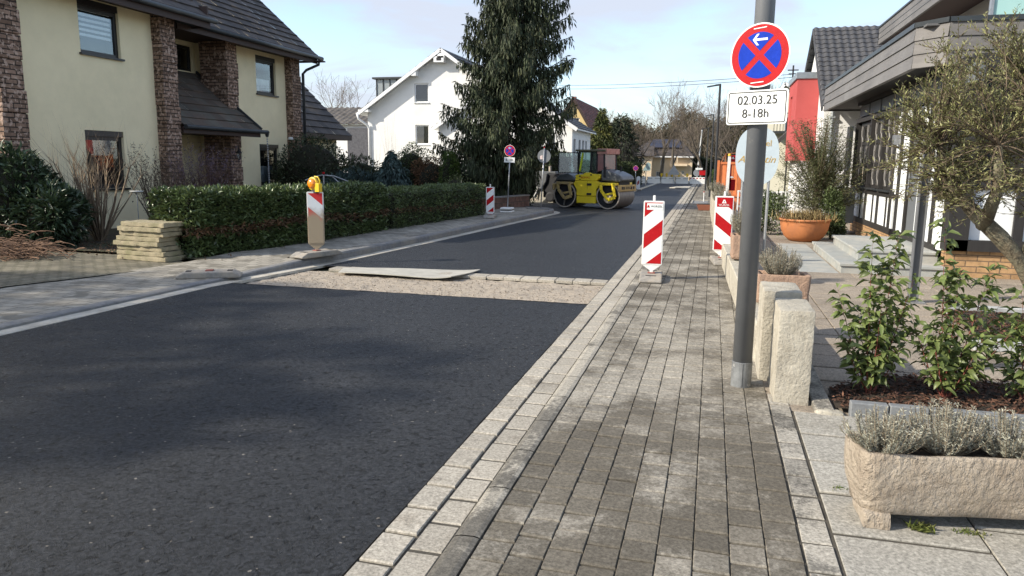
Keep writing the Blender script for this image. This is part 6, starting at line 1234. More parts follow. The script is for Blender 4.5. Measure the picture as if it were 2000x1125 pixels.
text('script_text', 'Augustin', .17, M_GOLD, t, face(-.01, -.003, cz_ - .06), shear=.35, sx=1.05); text('word_text', 'Hotel', .15, M_GOLD, t, face(.06, -.003, cz_ + .22), sx=1.0)
b = B(); b.tube([(cx_ - .22, 14.03, 0), (cx_ - .22, 14.03, cz_)], .025, 8); b.tube([(cx_ + .22, 14.03, 0), (cx_ + .22, 14.03, cz_)], .025, 8); b.build('sign_post', M_GALV, t)
# overhead cables
for k, (pa, pb, lb) in enumerate((((1118, 160), (1560, 144), 'upper thin overhead cable crossing the sky'), ((1118, 167), (1560, 150), 'lower thin overhead cable crossing the sky'))):
    A = AY(*pa, 60); C = AY(*pb, 40); b = B(); pts = []
    A = Vector(A) + (Vector(A) - Vector(C)) * .5
    for i in range(17): u = i / 16; v = Vector(A).lerp(Vector(C), u); v.z -= .5 * 4 * u * (1 - u) * .6; pts.append(v)
    tag(b.tube(pts, .014, 5).build('overhead_cable', M_DARK), lb, 'cable', 'overhead cables')
p = AY(1549, 140, 40); t = thing('utility_pole', 'thin dark roof pole with insulators left of the red bay', 'pole', (p[0], 40, 0)); b = B(); b.tube([(p[0], 40, 0), (p[0], 40, p[2] + .3)], .04, 8); b.build('pole_shaft', M_DARK, t); b = B(); b.box(p[0] - .25, p[0] + .25, 39.97, 40.03, p[2] + .05, p[2] + .1); b.box(p[0] - .2, p[0] + .2, 39.97, 40.03, p[2] - .12, p[2] - .08); b.build('crossarm', M_DARK, t)

# ================================================================ terrace things
q = G(1570, 474); t = thing('terracotta_bowl', 'large terracotta bowl with dry heather on the terrace', 'planter', (q[0] + .02, q[1] + .3, .012)); b = B(); r = .515
b.lathe([(.2, 0), (.3, .01), (.4, .1), (.47, .24), (.495, .38), (.5, .43), (.53, .44), (.53, .47), (.5, .475), (.47, .46), (.46, .4), (0, .39)], (0, 0, 0), 40); b.build('bowl', mat('terracotta', (.52, .2, .075), (.43, .16, .06), rough=.75, scale=4, bump=.1, c3=(.36, .15, .07), s3=3), t, smooth=True, world=False); BC = (q[0] + .02, q[1] + .3)
P = np.array([BC[0], BC[1], .42]) + NR.normal(size=(900, 3)) * [.2, .2, 0]; D = NR.normal(size=(900, 3)) * [.5, .5, .2] + [0, 0, 1]
tag(leaves('heather', P, D, NR.uniform(.12, .32, 900), .012, mat('dry_heather', (.3, .2, .1), (.2, .17, .08), rough=.9, scale=6, tint=.4, c3=(.36, .28, .12), s3=9), None, droop=.1), 'dry brown and green heather growing in the terracotta bowl', 'heather')
q = G(1650, 457); t = thing('display_board', 'grey free-standing display board on round foot beside the restaurant wall', 'display board', (q[0], q[1] + .2, .012)); zz = AY(1650, 367, q[1])[2]
b = B(); b.obox((0, 0, zz / 2 + .12), .19, .03, zz / 2 - .12); b.build('board', mat('grey_board', (.4, .42, .43), (.34, .36, .37), rough=.4), t, bevel=.01, world=False); b = B(); b.tube([(0, 0, .03), (0, 0, .3)], .03, 8); b.build('stem', M_ANTH, t, world=False); b = B(); b.lathe([(.26, 0), (.26, .03), (.1, .06), (0, .07)], (0, 0, 0), 24); b.build('foot', M_GALV, t, world=False); t.rotation_euler = (0, 0, -.3)
q = AX(1655, 300, 3.0); t = thing('wall_display_case', 'narrow dark menu case on the restaurant corner', 'display case', (3.25, 20.3, 1.0)); b = B(); b.box(3.16, 3.24, 19.95, 20.35, 1.1, 2.55); b.build('case', M_GUTT, t); b = B(); [b.tube([(3.1, 20.0, z), (3.16, 20.0, z)], .02, 6) for z in (1.5, 1.75, 2.0)]; b.build('hinge', M_GALV, t)
M_WPF = mat('white_picket', (.75, .75, .72), rough=.6); t = thing('white_fence', 'low white fence behind the shrubs beyond the hotel sign', 'fence', (1.6, 21, 0)); b = B(); x = AY(1440, 380, 21)[0]; x2 = AY(1562, 380, 21)[0]; z = AY(1500, 373, 21)[2]; b.box(x, x2, 21, 21.04, z - .05, z); b.box(x, x2, 21, 21.04, z - .45, z - .4)
while x < x2: b.box(x, x + .04, 20.98, 21.0, .1, z - .01); x += .11
b.build('fence_pickets', M_WPF, t)

# ================================================================ left garden things
q0 = AY(222, 505, 9.6); n = 8; lab = ['bottom', 'second lowest', 'third lowest', 'fourth', 'fifth, sticking out furthest to the left', 'sixth', 'second highest', 'topmost']
RZS = math.atan2(G(342, 515, .05)[1] - G(228, 506, .05)[1], G(342, 515, .05)[0] - G(228, 506, .05)[0]); S0 = G(323, 513.5, .05); SW = math.dist(G(226, 506, .05), S0); print('slabs', S0, RZS, SW)
Mst = mat('sandstone_slab', (.37, .315, .205), (.26, .225, .15), rough=.95, scale=7, bump=.8, bscale=35, bdist=.015, c3=(.24, .22, .12), s3=3.5)
exl = [(238, 335), (232, 333), (226, 333), (221, 325), (224, 330), (232, 335), (234, 337), (240, 342)]; exl = [(228, 342), (226, 336), (224, 330), (221, 326), (226, 328), (233, 336), (234, 336), (241, 341)]
for i in range(n):
    sc_ = SW / 116; a = (exl[i][0] - 342) * sc_; c = (exl[i][1] - 342) * sc_; z = .055 + i * .074
    o = rough_block('stone_slab', a, c, .02 * (i % 3), .42, z, z + .069, Mst, n=.012, ch=.010, d=.04, seed=i * 3); o.location = (S0[0], S0[1], 0); o.rotation_euler = (0, 0, RZS)
    tag(o, f'{lab[i]} pale sandstone slab of the stack at the hedge end', 'stone slab', 'stacked sandstone slabs')
q = AY(267, 375, 11.3); t = thing('bird_bath', 'small white dish on a thin rod in the flower bed by the window', 'bird bath', (q[0], 11.3, .09)); B().lathe([(0, .0), (.05, .0), (.11, .03), (.115, .04), (.05, .015), (0, .015)], (q[0], 11.3, q[2] - .02), 20).build('dish', M_WHITEP, t, smooth=True); B().tube([(q[0], 11.3, .05), (q[0], 11.3, q[2])], .008, 6).build('rod', M_GALV, t)
# old garden wall
t = thing('old_garden_wall', 'low old reddish brown wall below the spruce', 'wall', (-6.4, 23.8, .1)); b = B(); b.beam((-6.98, 21.6, .27), (-6.14, 24.95, .27), .18, .40); b.build('wall_body', bricks('old_brown_wall', (.15, .09, .07), (.11, .07, .055), (.07, .06, .05), .3, .2, .01, .95, .6, tintn=.4), t); b = B(); b.beam((-6.98, 21.6, .49), (-6.14, 24.95, .49), .24, .04); b.build('coping', M_LKERB, t)
# light retaining strip across the side street
tag(B().box(-12, -6.1, 29.85, 30.0, .12, .42).build('low_wall', M_LT, bevel=.01), 'long low pale wall on the far side of the side street', 'wall')
# clothes dryer arms seen above the hedge
q = AY(632, 342, 15.5); t = thing('rotary_dryer', 'folding rotary clothes dryer with drooping silver arms above the hedge', 'clothes dryer', (q[0], 15.5, .09)); b = B(); b.tube([(q[0], 15.5, 0), (q[0], 15.5, q[2])], .018, 8); b.build('mast', M_GALV, t)
for (px, py, yy) in ((596, 352, 15.3), (678, 372, 15.6), (700, 362, 15.9)):
    e = AY(px, py, yy); b = B(); b.tube([(q[0], 15.5, q[2] - .0), (q[0] + (e[0] - q[0]) * .4, 15.5, q[2] - .02), e], .014, 6); b.build('arm', M_GALV, t)
e = [AY(596, 352, 15.3), AY(640, 385, 15.3)]; b = B(); b.tube([(q[0], 15.5, q[2] + .03), (q[0] + .0, 15.5, q[2] + .07)], .03, 8); b.build('hub', M_RED, t)
# rubber mat lying over the trench edge
pts = [G(661, 533), G(760, 535.5), G(881, 546), G(905, 537), G(937, 529), G(800, 526.5), G(671, 524.5)]
b = B(); N = 12; lo = [pts[0], pts[1], pts[2]]; V = []; 
A_, B_, C_, D_ = Vector((*G(661, 533.5), 0)), Vector((*G(881, 546), 0)), Vector((*G(937, 529.5), 0)), Vector((*G(671, 525), 0))
for j in range(2):
    for i in range(25):
        for k in range(7):
            u = i / 24; v = k / 6; p = A_.lerp(B_, u).lerp(D_.lerp(C_, u), v); h = .018 + .008 * math.sin(u * 5) + (.035 * max(0, (u - .8) / .2) ** 2) * (1 - .5 * v); p.x += .05 * math.sin(v * 3) * u; V.append((p.x, p.y, h - .012 * j))
F = []
for j in range(2):
    for i in range(24):
        for k in range(6): a = j * 175 + i * 7 + k; F.append([a, a + 7, a + 8, a + 1])
for i in range(24): a = i * 7; F += [[a, a + 7, a + 182, a + 175], [a + 6, a + 13, a + 188, a + 181]]
for k in range(6): a = 168 + k; F += [[a, a + 1, a + 176, a + 175], [k, k + 1, k + 176, k + 175]]
tag(npmesh('rubber_mat', V, [np.array(F)], mat('dusty_rubber_sheet', (.44, .42, .36), (.34, .325, .28), rough=.8, scale=5, c3=(.2, .19, .17), s3=4, lo3=.6, hi3=.8), smooth=False), 'pale dusty sheet lying over the paver row across the road', 'sheet')
# ================================================================ clipped hedges along the left pavement
M_HEDGE = mat('laurel_leaf', (.135, .18, .065), (.07, .10, .038), rough=.36, spec=.5, scale=2.5, tint=.45, trans=.12)
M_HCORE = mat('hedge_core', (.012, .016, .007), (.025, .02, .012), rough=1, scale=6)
M_BROWNL = mat('cut_brown_leaf', (.2, .115, .06), (.12, .075, .045), rough=.8, tint=.4)
def hedge(name, label, pts, th, z0, z1, n, m, ll=(.05, .09), lw=.4, brown=0, parts=True, group=None, rough_top=.05, core=.09):
    """pts: list of (x,y) along the front face; depth th to the left"""
    mid = pts[len(pts) // 2]; t = thing(name, label, 'hedge', (mid[0], mid[1], z0), group)
    P_ = [Vector((*p, 0)) for p in pts]; d = (P_[-1] - P_[0]).normalized(); nn = Vector((-d.y, d.x, 0)); L_ = (P_[-1] - P_[0]).length
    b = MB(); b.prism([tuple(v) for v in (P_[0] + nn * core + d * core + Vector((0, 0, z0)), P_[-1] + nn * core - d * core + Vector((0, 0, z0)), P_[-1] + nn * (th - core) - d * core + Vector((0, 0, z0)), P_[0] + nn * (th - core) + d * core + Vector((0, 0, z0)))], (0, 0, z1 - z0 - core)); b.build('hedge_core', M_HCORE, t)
    hz = z1 - z0; areas = [L_ * hz, L_ * th, th * hz, th * hz]; ar = np.array(areas) / sum(areas); which = NR.choice(4, n, p=ar); u = NR.random(n); v = NR.random(n); dep = np.abs(NR.normal(size=n)) * .05
    bump_ = np.array([.07 * vnoise(Vector((a * L_ * 1.6, b_ * 2.2, w * 3.0))) + .03 * vnoise(Vector((a * L_ * 5, b_ * 5, w * 3.0))) for a, b_, w in zip(u, v, which)])
    o = np.zeros((n, 3)); nrm = np.zeros((n, 3)); p0 = np.array(P_[0]); dd = np.array(d); n_ = np.array(nn); up = np.array([0, 0, 1.])
    def line(uu):  # follow the bent front line
        s = uu * (len(P_) - 1); i = np.clip(s.astype(int), 0, len(P_) - 2); f = (s - i)[:, None]; A = np.array([list(p) for p in P_]); return A[i] * (1 - f) + A[i + 1] * f
    F_ = line(u)
    k = which == 0; o[k] = F_[k] + up * (z0 + v[k] * hz)[:, None]; nrm[k] = -n_
    k = which == 1; o[k] = F_[k] + n_ * (v[k] * th)[:, None] + up * z1; nrm[k] = up
    k = which == 2; o[k] = p0 + n_ * (u[k] * th)[:, None] + up * (z0 + v[k] * hz)[:, None]; nrm[k] = -dd
    k = which == 3; o[k] = np.array(P_[-1]) + n_ * (u[k] * th)[:, None] + up * (z0 + v[k] * hz)[:, None]; nrm[k] = dd
    o += nrm * (bump_ - dep + .02)[:, None]; sh = np.clip((o[:, 2] - z1 + .06) / .06, 0, 1) * rough_top; o[:, 2] += sh * NR.random(n)
    D = nrm * .8 + NR.normal(size=(n, 3)) * .55 + up * .45
    br = (np.abs((o[:, 2] - z0) / hz - .45 - .05 * np.sin(o[:, 1] * 1.7)) < .075) & (NR.random(n) < brown) & (which != 1)
    ln = NR.uniform(*ll, n)
    leaves('foliage', o[~br], D[~br], ln[~br], ln[~br] * lw, m, t, droop=.2, fold=.2)
    if br.any(): leaves('brown_leaves', o[br] + nrm[br] * .01, D[br], ln[br], ln[br] * lw, M_BROWNL, t)
    return t
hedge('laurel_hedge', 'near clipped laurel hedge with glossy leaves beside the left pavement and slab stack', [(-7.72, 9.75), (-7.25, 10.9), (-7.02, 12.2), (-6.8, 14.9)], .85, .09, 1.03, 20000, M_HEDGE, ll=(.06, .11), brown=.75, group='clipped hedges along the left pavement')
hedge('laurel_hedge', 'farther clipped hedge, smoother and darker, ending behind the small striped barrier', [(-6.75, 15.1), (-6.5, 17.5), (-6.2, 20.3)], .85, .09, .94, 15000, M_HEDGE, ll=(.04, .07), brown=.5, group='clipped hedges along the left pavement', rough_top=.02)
hedge('yew_hedge', 'tall dark clipped hedge along the far road left of the barrier fence', [(-5.75, 37), (-5.15, 56)], 1.6, .05, 1.5, 9000, mat('yew_leaf', (.03, .045, .015), (.05, .065, .02), rough=.8, tint=.4), ll=(.1, .2), rough_top=.1)
hedge('yew_hedge', 'dark hedge block behind the roller and below the golden conifer', [(-7.2, 33), (-6.5, 37.5)], 1.6, .05, 2.0, 6000, MATS['yew_leaf'], ll=(.08, .16), rough_top=.1)

def bush(name, label, cat, c, rx, ry, h, n, m, ll, lw=.4, lumps=7, core=True, stems=None, group=None, up=.3, fill=.55, rich=False, droop=.2, squash=1.0, seed=None, corem=None):
    t = thing(name, label, cat, tuple(c), group); rn = random.Random(seed if seed is not None else len(label)); c = Vector(c)
    L_ = [(Vector((0, 0, h * .45)), rx * .8, ry * .8, h * .5)] + [(Vector((rn.uniform(-1, 1) * rx * .55, rn.uniform(-1, 1) * ry * .55, h * rn.uniform(.25, .78))), rx * rn.uniform(.3, .5), ry * rn.uniform(.3, .5), h * rn.uniform(.18, .3)) for _ in range(lumps)]
    wts = np.array([a * b_ + a * d for _, a, b_, d in L_]); wts /= wts.sum(); w = NR.choice(len(L_), n, p=wts); dirs = unit(NR.normal(size=(n, 3))); rad = np.where(NR.random(n) < fill, NR.uniform(.9, 1.06, n), NR.uniform(.55, 1, n))
    O = np.array([list(l[0]) for l in L_])[w]; S = np.array([[l[1], l[2], l[3]] for l in L_])[w]; P = O + dirs * S * rad[:, None]; k = P[:, 2] > .02; P = P[k]; dirs = dirs[k]
    D = dirs * .8 + NR.normal(size=dirs.shape) * .5 + np.array([0, 0, up]); ln = NR.uniform(ll * .6, ll * 1.25, len(P))
    if core:
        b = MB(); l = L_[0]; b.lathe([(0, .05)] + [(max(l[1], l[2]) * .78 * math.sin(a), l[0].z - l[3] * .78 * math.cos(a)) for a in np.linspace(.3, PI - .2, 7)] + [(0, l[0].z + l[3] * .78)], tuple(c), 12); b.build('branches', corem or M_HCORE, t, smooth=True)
    leaves('foliage', P + np.array(c), D, ln, ln * lw, m, t, rich=rich, droop=droop)
    if stems: stems(t, c)
    return t
M_LAUR = mat('dark_laurel_leaf', (.06, .09, .042), (.032, .056, .028), rough=.4, spec=.5, scale=3, tint=.45, trans=.1)
bush('laurel_bush', 'big dark laurel bush at the left picture edge before the brick pillar', 'bush', (-11.9, 10.3, .09), 1.2, .75, 1.75, 6500, M_LAUR, .14, .33, lumps=8, seed=3)
bush('laurel_bush', 'lower dark laurel bush right of the big one, in front of the bare shrub', 'bush', (-10.85, 10.25, .09), .7, .6, 1.1, 4200, M_LAUR, .13, .33, lumps=8, seed=9)
def bare_shrub(name, label, c, n, h, spread, m=None, buds=0, depth=1, r=.008, budm=None, cat='shrub', group='bare shrubs before the cream house', lean=0, curve=.12, seed=1):
    t = thing(name, label, cat, tuple(c), group); rn = random.Random(seed); S = []; T = []
    for i in range(n):
        a = rn.uniform(0, 6.28); s = rn.uniform(.1, 1) * spread; d = Vector((math.cos(a) * s + lean, math.sin(a) * s, 1))
        grow(S, Vector(c) + Vector((math.cos(a) * .06, math.sin(a) * .06, 0)), d, h * rn.uniform(.5, .8) if depth else h * rn.uniform(.6, 1), r, depth, rn, .45, 2, .18, .55, curve, T, 5)
    segmesh('branches', S, m or M_TWIG, t, 3)
    if buds:
        Tn = np.array(T); k = NR.integers(0, len(Tn), buds); P = Tn[k, :3] - Tn[k, 3:] * NR.uniform(0, h * .25, (buds, 1)) + NR.normal(size=(buds, 3)) * .012; leaves('seed_heads', P, NR.normal(size=(buds, 3)), NR.uniform(.02, .045, buds), .02, budm or mat('dry_seed_head', (.06, .035, .025), (.1, .06, .04), rough=.95), t)
    return t
q = G(185, 462, .09); bare_shrub('bare_shrub', 'tall bare shrub with many upright rods before the lower left window', (-10.85, 11.2, .09), 60, 1.9, .6, mat('pale_twig', (.3, .23, .15), (.17, .12, .08), rough=.9, tint=.35), r=.019, curve=.12, seed=4)
b = MB(); b.tube([(-10.9, 11.0, .05), (-10.85, 11.05, .3), (-10.7, 11.1, .6), (-10.6, 11.15, .9)], [.06, .05, .04, .02], 8)
bare_shrub('bare_shrub', 'thin upright bare rods rising behind the laurel bushes', (-11.4, 11.0, .09), 10, 1.85, .3, depth=0, r=.012, seed=8)
bare_shrub('bare_shrub', 'round bare shrub with dark seed heads between window and first brick pillar', (-10.9, 12.9, .09), 40, 1.65, .7, buds=1600, r=.017, seed=5)
bare_shrub('bare_shrub', 'dense reddish brown bare shrub before the porch', (-11.1, 14.6, .09), 80, 1.6, .6, mat('reddish_twig', (.15, .085, .06), (.1, .055, .045), rough=.9, tint=.3), buds=3000, depth=1, r=.014, seed=6, budm=mat('mauve_bud', (.12, .08, .09), (.2, .15, .2), rough=.95, scale=20))
# heap of cut twigs
t = thing('brushwood_heap', 'untidy heap of cut brown twigs on the driveway at the left edge', 'brushwood', (-10.4, 9.1, .05)); S = []
for i in range(420):
    a = R.uniform(-.5, .9); c = Vector((R.gauss(-10.5, .42), R.gauss(9.05, .25), .06 + abs(R.gauss(0, .15)))); L_ = R.uniform(.15, .5); d = Vector((math.cos(a), math.sin(a) * .6, R.gauss(0, .25))); prev = c - d * L_ / 2
    for k in range(1, 5): p = c - d * L_ / 2 + d * L_ * k / 4 + Vector((0, 0, .08 * math.sin(k * .8) * L_)); p.z = max(p.z, .06); S.append((*prev, *p, .006, .005)); prev = p
segmesh('twigs', S, mat('cut_twig', (.2, .12, .075), (.12, .07, .045), rough=.9, tint=.5), t, 4)
n = 1600; tag(leaves('leaf_litter', np.stack([NR.normal(-9.0, .8, n), NR.normal(10.9, .5, n), np.full(n, .1)], 1), NR.normal(size=(n, 3)) * [1, 1, .4], NR.uniform(.02, .06, n), .03, M_BROWNL, None), 'fallen brown leaves on the soil beside the slab stack', 'leaves', kind='stuff')
# shrubs behind the hedge
M_SHRD = mat('dark_shrub_leaf', (.04, .055, .028), (.065, .08, .035), rough=.55, scale=2, tint=.5, c3=(.13, .08, .045), s3=2.5, lo3=.6, hi3=.75)
q = AY(700, 330, 21); bush('rhododendron', 'large dark evergreen shrub at the corner of the cream house', 'bush', (-11.8, 20.6, .09), 1.35, 1.1, 2.35, 9000, M_SHRD, .11, .4, lumps=10, seed=12)
bush('rhododendron', 'mixed dark shrub with brownish leaves right of the house corner shrub', 'bush', (-10.6, 21.5, .09), .9, .8, 1.7, 5000, M_SHRD, .1, .4, lumps=8, seed=14)
q = AY(803, 330, 26); bush('round_bush', 'rounded dense green bush in front of the white gable', 'bush', (q[0], 26, .09), .95, .9, 2.15, 8000, mat('box_leaf', (.045, .075, .022), (.075, .11, .03), rough=.6, scale=2, tint=.5), .07, .5, lumps=8, seed=2)
q = AY(845, 330, 25); bush('copper_bush', 'russet dry-leaved bush between the round bush and the spruce', 'bush', (q[0], 25, .09), .8, .6, 1.7, 5000, mat('russet_leaf', (.17, .085, .045), (.24, .14, .07), rough=.8, scale=2, tint=.45), .08, .3, lumps=7, droop=.6, seed=5)
q = AY(878, 340, 24); bush('thuja', 'yellow-green thuja against the lower left of the spruce', 'bush', (q[0], 24, .09), .42, .42, 1.95, 6000, mat('thuja_leaf', (.09, .13, .02), (.05, .09, .018), rough=.7, scale=3, tint=.45), .07, .4, lumps=6, seed=8)
def conifer_small(name, label, c, h, r, n, m, droop_=.5, ln=.12, cat='tree', lean=None, power=.9):
    t = thing(name, label, cat, tuple(c)); S = []; P = []; D = []; c = Vector(c)
    b = MB(); b.tube([c + Vector((0, 0, -.05)), c + Vector((0, 0, h * .5)), c + Vector((0, 0, h * .98))], [.05 * h / 3 + .02, .03 * h / 3 + .01, .008], 7); b.build('trunk', M_BARK, t)
    k = NR.random(n) ** .6; zz = h * (1 - k) * .97; az = NR.uniform(0, 6.283, n); lump = 1 + .22 * np.sin(az * 5 + zz * 9) + .15 * np.sin(zz * 23 / h * 3); rr = r * k ** power * lump * NR.uniform(.45, 1.05, n)
    P = np.stack([np.cos(az) * rr, np.sin(az) * rr, zz - rr * droop_ * .4 + .1], 1) + np.array(c); D = np.stack([np.cos(az), np.sin(az), -droop_ + NR.normal(size=n) * .5], 1); P[:, 2] = np.maximum(P[:, 2], c.z + .03)
    leaves('crown', P, D + NR.normal(size=(n, 3)) * .3, NR.uniform(ln * .6, ln * 1.4, n), ln * .3, m, t, droop=.3); return t
M_BLUE_ = mat('blue_spruce_needle', (.06, .095, .085), (.035, .06, .055), rough=.7, scale=3, tint=.4)
q = AY(762, 372, 17.5); conifer_small('blue_conifer', 'low weeping blue-green conifer just behind the far hedge', (q[0], 17.6, .09), 1.75, 1.0, 6500, M_BLUE_, 1.1, .13)
q = AY(700, 372, 18); bush('juniper', 'spreading blue-green juniper branches left of the weeping conifer', 'bush', (q[0], 18, .09), 1.2, .6, 1.25, 5000, M_BLUE_, .12, .2, lumps=8, seed=21)
q = AY(930, 372, 21.6); bush('pale_shrub', 'small pale green shrub at the end of the far hedge', 'bush', (-7.6, 21.6, .09), .5, .4, 1.15, 1800, mat('pale_shrub_leaf', (.16, .18, .08), (.09, .11, .045), rough=.7, tint=.4), .05, .5, seed=22)
q = AY(765, 300, 30); bare_shrub('bare_shrub', 'pale upright bare shrub before the white gable wall', (q[0], 30, .09), 26, 3.6, .18, mat('grey_twig', (.3, .26, .22), (.2, .17, .14), rough=.9), depth=0, r=.016, group=None, seed=31)
q = AY(735, 300, 31); bare_shrub('bare_shrub', 'thin bare shrub at the left end of the white gable wall', (q[0] - .1, 31, .09), 12, 3.0, .22, MATS['grey_twig'], depth=0, r=.013, group=None, seed=32)

# ================================================================ the tall spruce with hanging twigs
t = thing('spruce_tree', 'tall dark spruce with curtains of hanging twigs in the middle of the picture', 'tree', (-7.35, 25.6, .05)); TC = Vector((-7.35, 25.6, .05)); HT = 13.0; S = []; P = []; D = []; LN = []; rn = random.Random(77)
CXZ = lambda z: .62 * min(1, max(0, z - 1.5) / 6)
b = MB(); b.tube([TC, TC + Vector((CXZ(4), 0, 4)), TC + Vector((CXZ(8), 0, 8)), TC + Vector((CXZ(13), 0, HT))], [.26, .19, .12, .02], 12); b.build('trunk', M_BARK, t, smooth=True)
z = .35; kk = 0
while z < HT - .4:
    R0 = 2.62 * (1 - (z / HT) ** 1.5) + .12; nb = 8 if z < 9 else 7
    if z < 1.2: nb = 7
    for j in range(nb):
        az = kk * 2.4 + j * 2 * PI / nb + rn.uniform(-.3, .3); L_ = R0 * rn.uniform(.62, 1.06) * (1.06 if math.cos(az) > 0 else .95); rs = math.cos(az + .0); L_ *= 1 - max(0, rs) * max(0, min(.62, (2.7 - z) * .36)); L_ = max(L_, .45); da = Vector((math.cos(az), math.sin(az), 0)); drp = rn.uniform(.22, .42); prev = TC + Vector((CXZ(z), 0, z)); ns = max(4, int(L_ / .11)); tip_up = rn.uniform(.15, .4)
        for s in range(1, ns + 1):
            u = s / ns; p = TC + Vector((CXZ(z), 0, z)) + da * L_ * u + Vector((0, 0, -drp * L_ * math.sin(u * PI * .62) + tip_up * L_ * max(0, u - .62) * 1.3)); S.append((*prev, *p, .03 * (1.05 - u) * L_ / 2 + .004, .03 * (1.05 - u) * L_ / 2 + .004))
            if u > .22:
                nt_ = 6
                for q in range(nt_):
                    off = Vector((-da.y, da.x, 0)) * rn.gauss(0, .16 * (1.2 - u * .6)) + da * rn.uniform(-.05, .05); base = p + off + Vector((0, 0, rn.uniform(-.03, .05))); hang = rn.uniform(.18, .62) * (1.15 - .55 * u)
                    dd = Vector((rn.gauss(0, .1), rn.gauss(0, .1), -1)) + da * .12
                    m_ = max(2, int(hang / .1))
                    for w_ in range(m_):
                        bb = base + dd * hang * w_ / m_
                        P.append(tuple(bb)); D.append(tuple(dd + Vector((rn.gauss(0, .22), rn.gauss(0, .22), 0)))); LN.append(hang / m_ * 1.9)
                for q in range(4): a2 = az + rn.gauss(0, .8); P.append(tuple(p)); D.append((math.cos(a2), math.sin(a2), rn.uniform(-.2, .35))); LN.append(rn.uniform(.1, .2))
            prev = p
    z += rn.uniform(.25, .36) if z < 10 else .25; kk += 1
segmesh('branches', S, mat('spruce_branch', (.1, .08, .06), (.06, .05, .04), rough=.95, tint=.4), t, 4); n = len(P); LN = np.array(LN)
M_SPR = mat('spruce_needle', (.055, .07, .032), (.032, .044, .022), rough=.65, spec=.3, scale=1.6, tint=.5, c3=(.095, .1, .05), s3=1.1, lo3=.52, hi3=.7)
leaves('crown', P, D, LN, np.clip(LN * .24, .02, .05), M_SPR, t, droop=.05, fold=.35)
print('spruce leaves', n)
bush('garden_shrub', 'green leafy shrub at the foot of the spruce behind the round sign', 'bush', (-6.7, 27.2, .1), .55, .5, 1.35, 3000, MATS['box_leaf'], .07, .45, seed=33)

# golden conifer, dark pine
q = AY(1174, 300, 47); conifer_small('golden_conifer', 'golden green conical conifer behind the road roller', (q[0], 47, .05), 5.0, 1.15, 9000, mat('golden_conifer_leaf', (.17, .17, .045), (.06, .08, .025), rough=.7, scale=1.2, tint=.45, lo=.42, hi=.58), .5, .22, power=.75)
q = AY(1203, 300, 64); conifer_small('dark_pine', 'dark pine tree partly hidden behind the golden conifer', (q[0] + .1, 66, .05), 5.7, 1.9, 5000, mat('pine_needle', (.03, .045, .025), (.05, .06, .03), rough=.8, tint=.4), .2, .35, power=.5)

# ================================================================ bare trees
M_BT = mat('grey_brown_bark', (.13, .11, .085), (.085, .07, .052), rough=.95, scale=4); M_BTW = mat('winter_twigs', (.2, .165, .13), (.14, .11, .085), rough=.95, scale=.6, tint=.3)
PROTO = {}
def bare_tree(label, x, y, h, seed, kind='a', group='bare winter trees in the distance', sx=1.0, r=None, twig=1.0):
    key = kind
    if key not in PROTO:
        rn = random.Random(seed); S = []; H0 = 10.0
        if kind == 'tall': grow(S, (0, 0, -.2), (0, 0, 1), 3.4, .24, 5, rn, .5, 2, .13, .74, .13, None, 4)
        elif kind == 'round': grow(S, (0, 0, -.2), (0, 0, 1), 2.4, .2, 4, rn, .62, 3, .10, .72, .18, None, 4)
        else: grow(S, (0, 0, -.2), (.05, 0, 1), 3.0, .2, 5, rn, .5, 2, .14, .72, .16, None, 4)
        S = np.array(S); zm = S[:, 5].max(); S *= H0 / zm; tr = S[:, 6] > .045
        t = thing('bare_tree', label, 'tree', (0, 0, 0), group); segmesh('trunk', S[tr], M_BT, t, 7, world=False); W_ = S[~tr].copy(); W_[:, 6:] = np.clip(W_[:, 6:] * .85, .0085, .1); segmesh('crown', W_, M_BTW, t, 3, world=False); PROTO[key] = t; print(kind, len(S))
    else: t = copy_tree(PROTO[key]); t['label'] = label
    t.location = (x, y, 0); t.scale = (sx * h / 10, sx * h / 10, h / 10); t.rotation_euler = (0, 0, seed * 1.7); return t
def BTp(label, px, top, y, seed, kind, sx=1.0): p = AY(px, top, y); return bare_tree(label, p[0], y, p[2], seed, kind, sx=sx)
BTp('tallest bare tree right of centre, left stem of the pair before the cream villa', 1300, 152, 69, 3, 'tall', .95)
BTp('tall bare tree, right stem of the pair before the cream villa', 1322, 158, 70, 8, 'tall', .95)
BTp('medium bare tree left of the tall pair, before the villa wing', 1252, 196, 66, 5, 'slim', .8)
BTp('bare tree behind the golden conifer', 1184, 192, 80, 6, 'slim', .8)
BTp('bare tree between the golden conifer and the medium tree', 1222, 215, 78, 7, 'round', .8)
BTp('bare tree behind the first street lamp', 1378, 176, 64, 11, 'slim', .9)
BTp('leaning bare tree right of the first street lamp', 1408, 170, 72, 13, 'round', .95)
BTp('bare tree rising behind the round hotel sign', 1440, 190, 66, 14, 'slim', .9)
BTp('bare tree seen between the large sign and the red bay', 1528, 140, 75, 15, 'round', .8)
BTp('far bare tree at the left of the yellow house roof', 1140, 205, 90, 16, 'slim', .8)
BTp('large rounded bare tree above the wing roof of the cream house', 655, 142, 60, 17, 'round', 1.1)
BTp('smaller bare tree beside the white gable roof', 705, 188, 72, 18, 'slim', 1.0)
BTp('low bare tree before the far hedge right of the roller', 1226, 262, 60, 19, 'slim', 1.0)
BTp('low bushy bare tree left of the villa', 1240, 240, 84, 20, 'slim', 1.0)
BTp('bare tree right of the villa near the white pole', 1356, 228, 82, 21, 'round', .9)
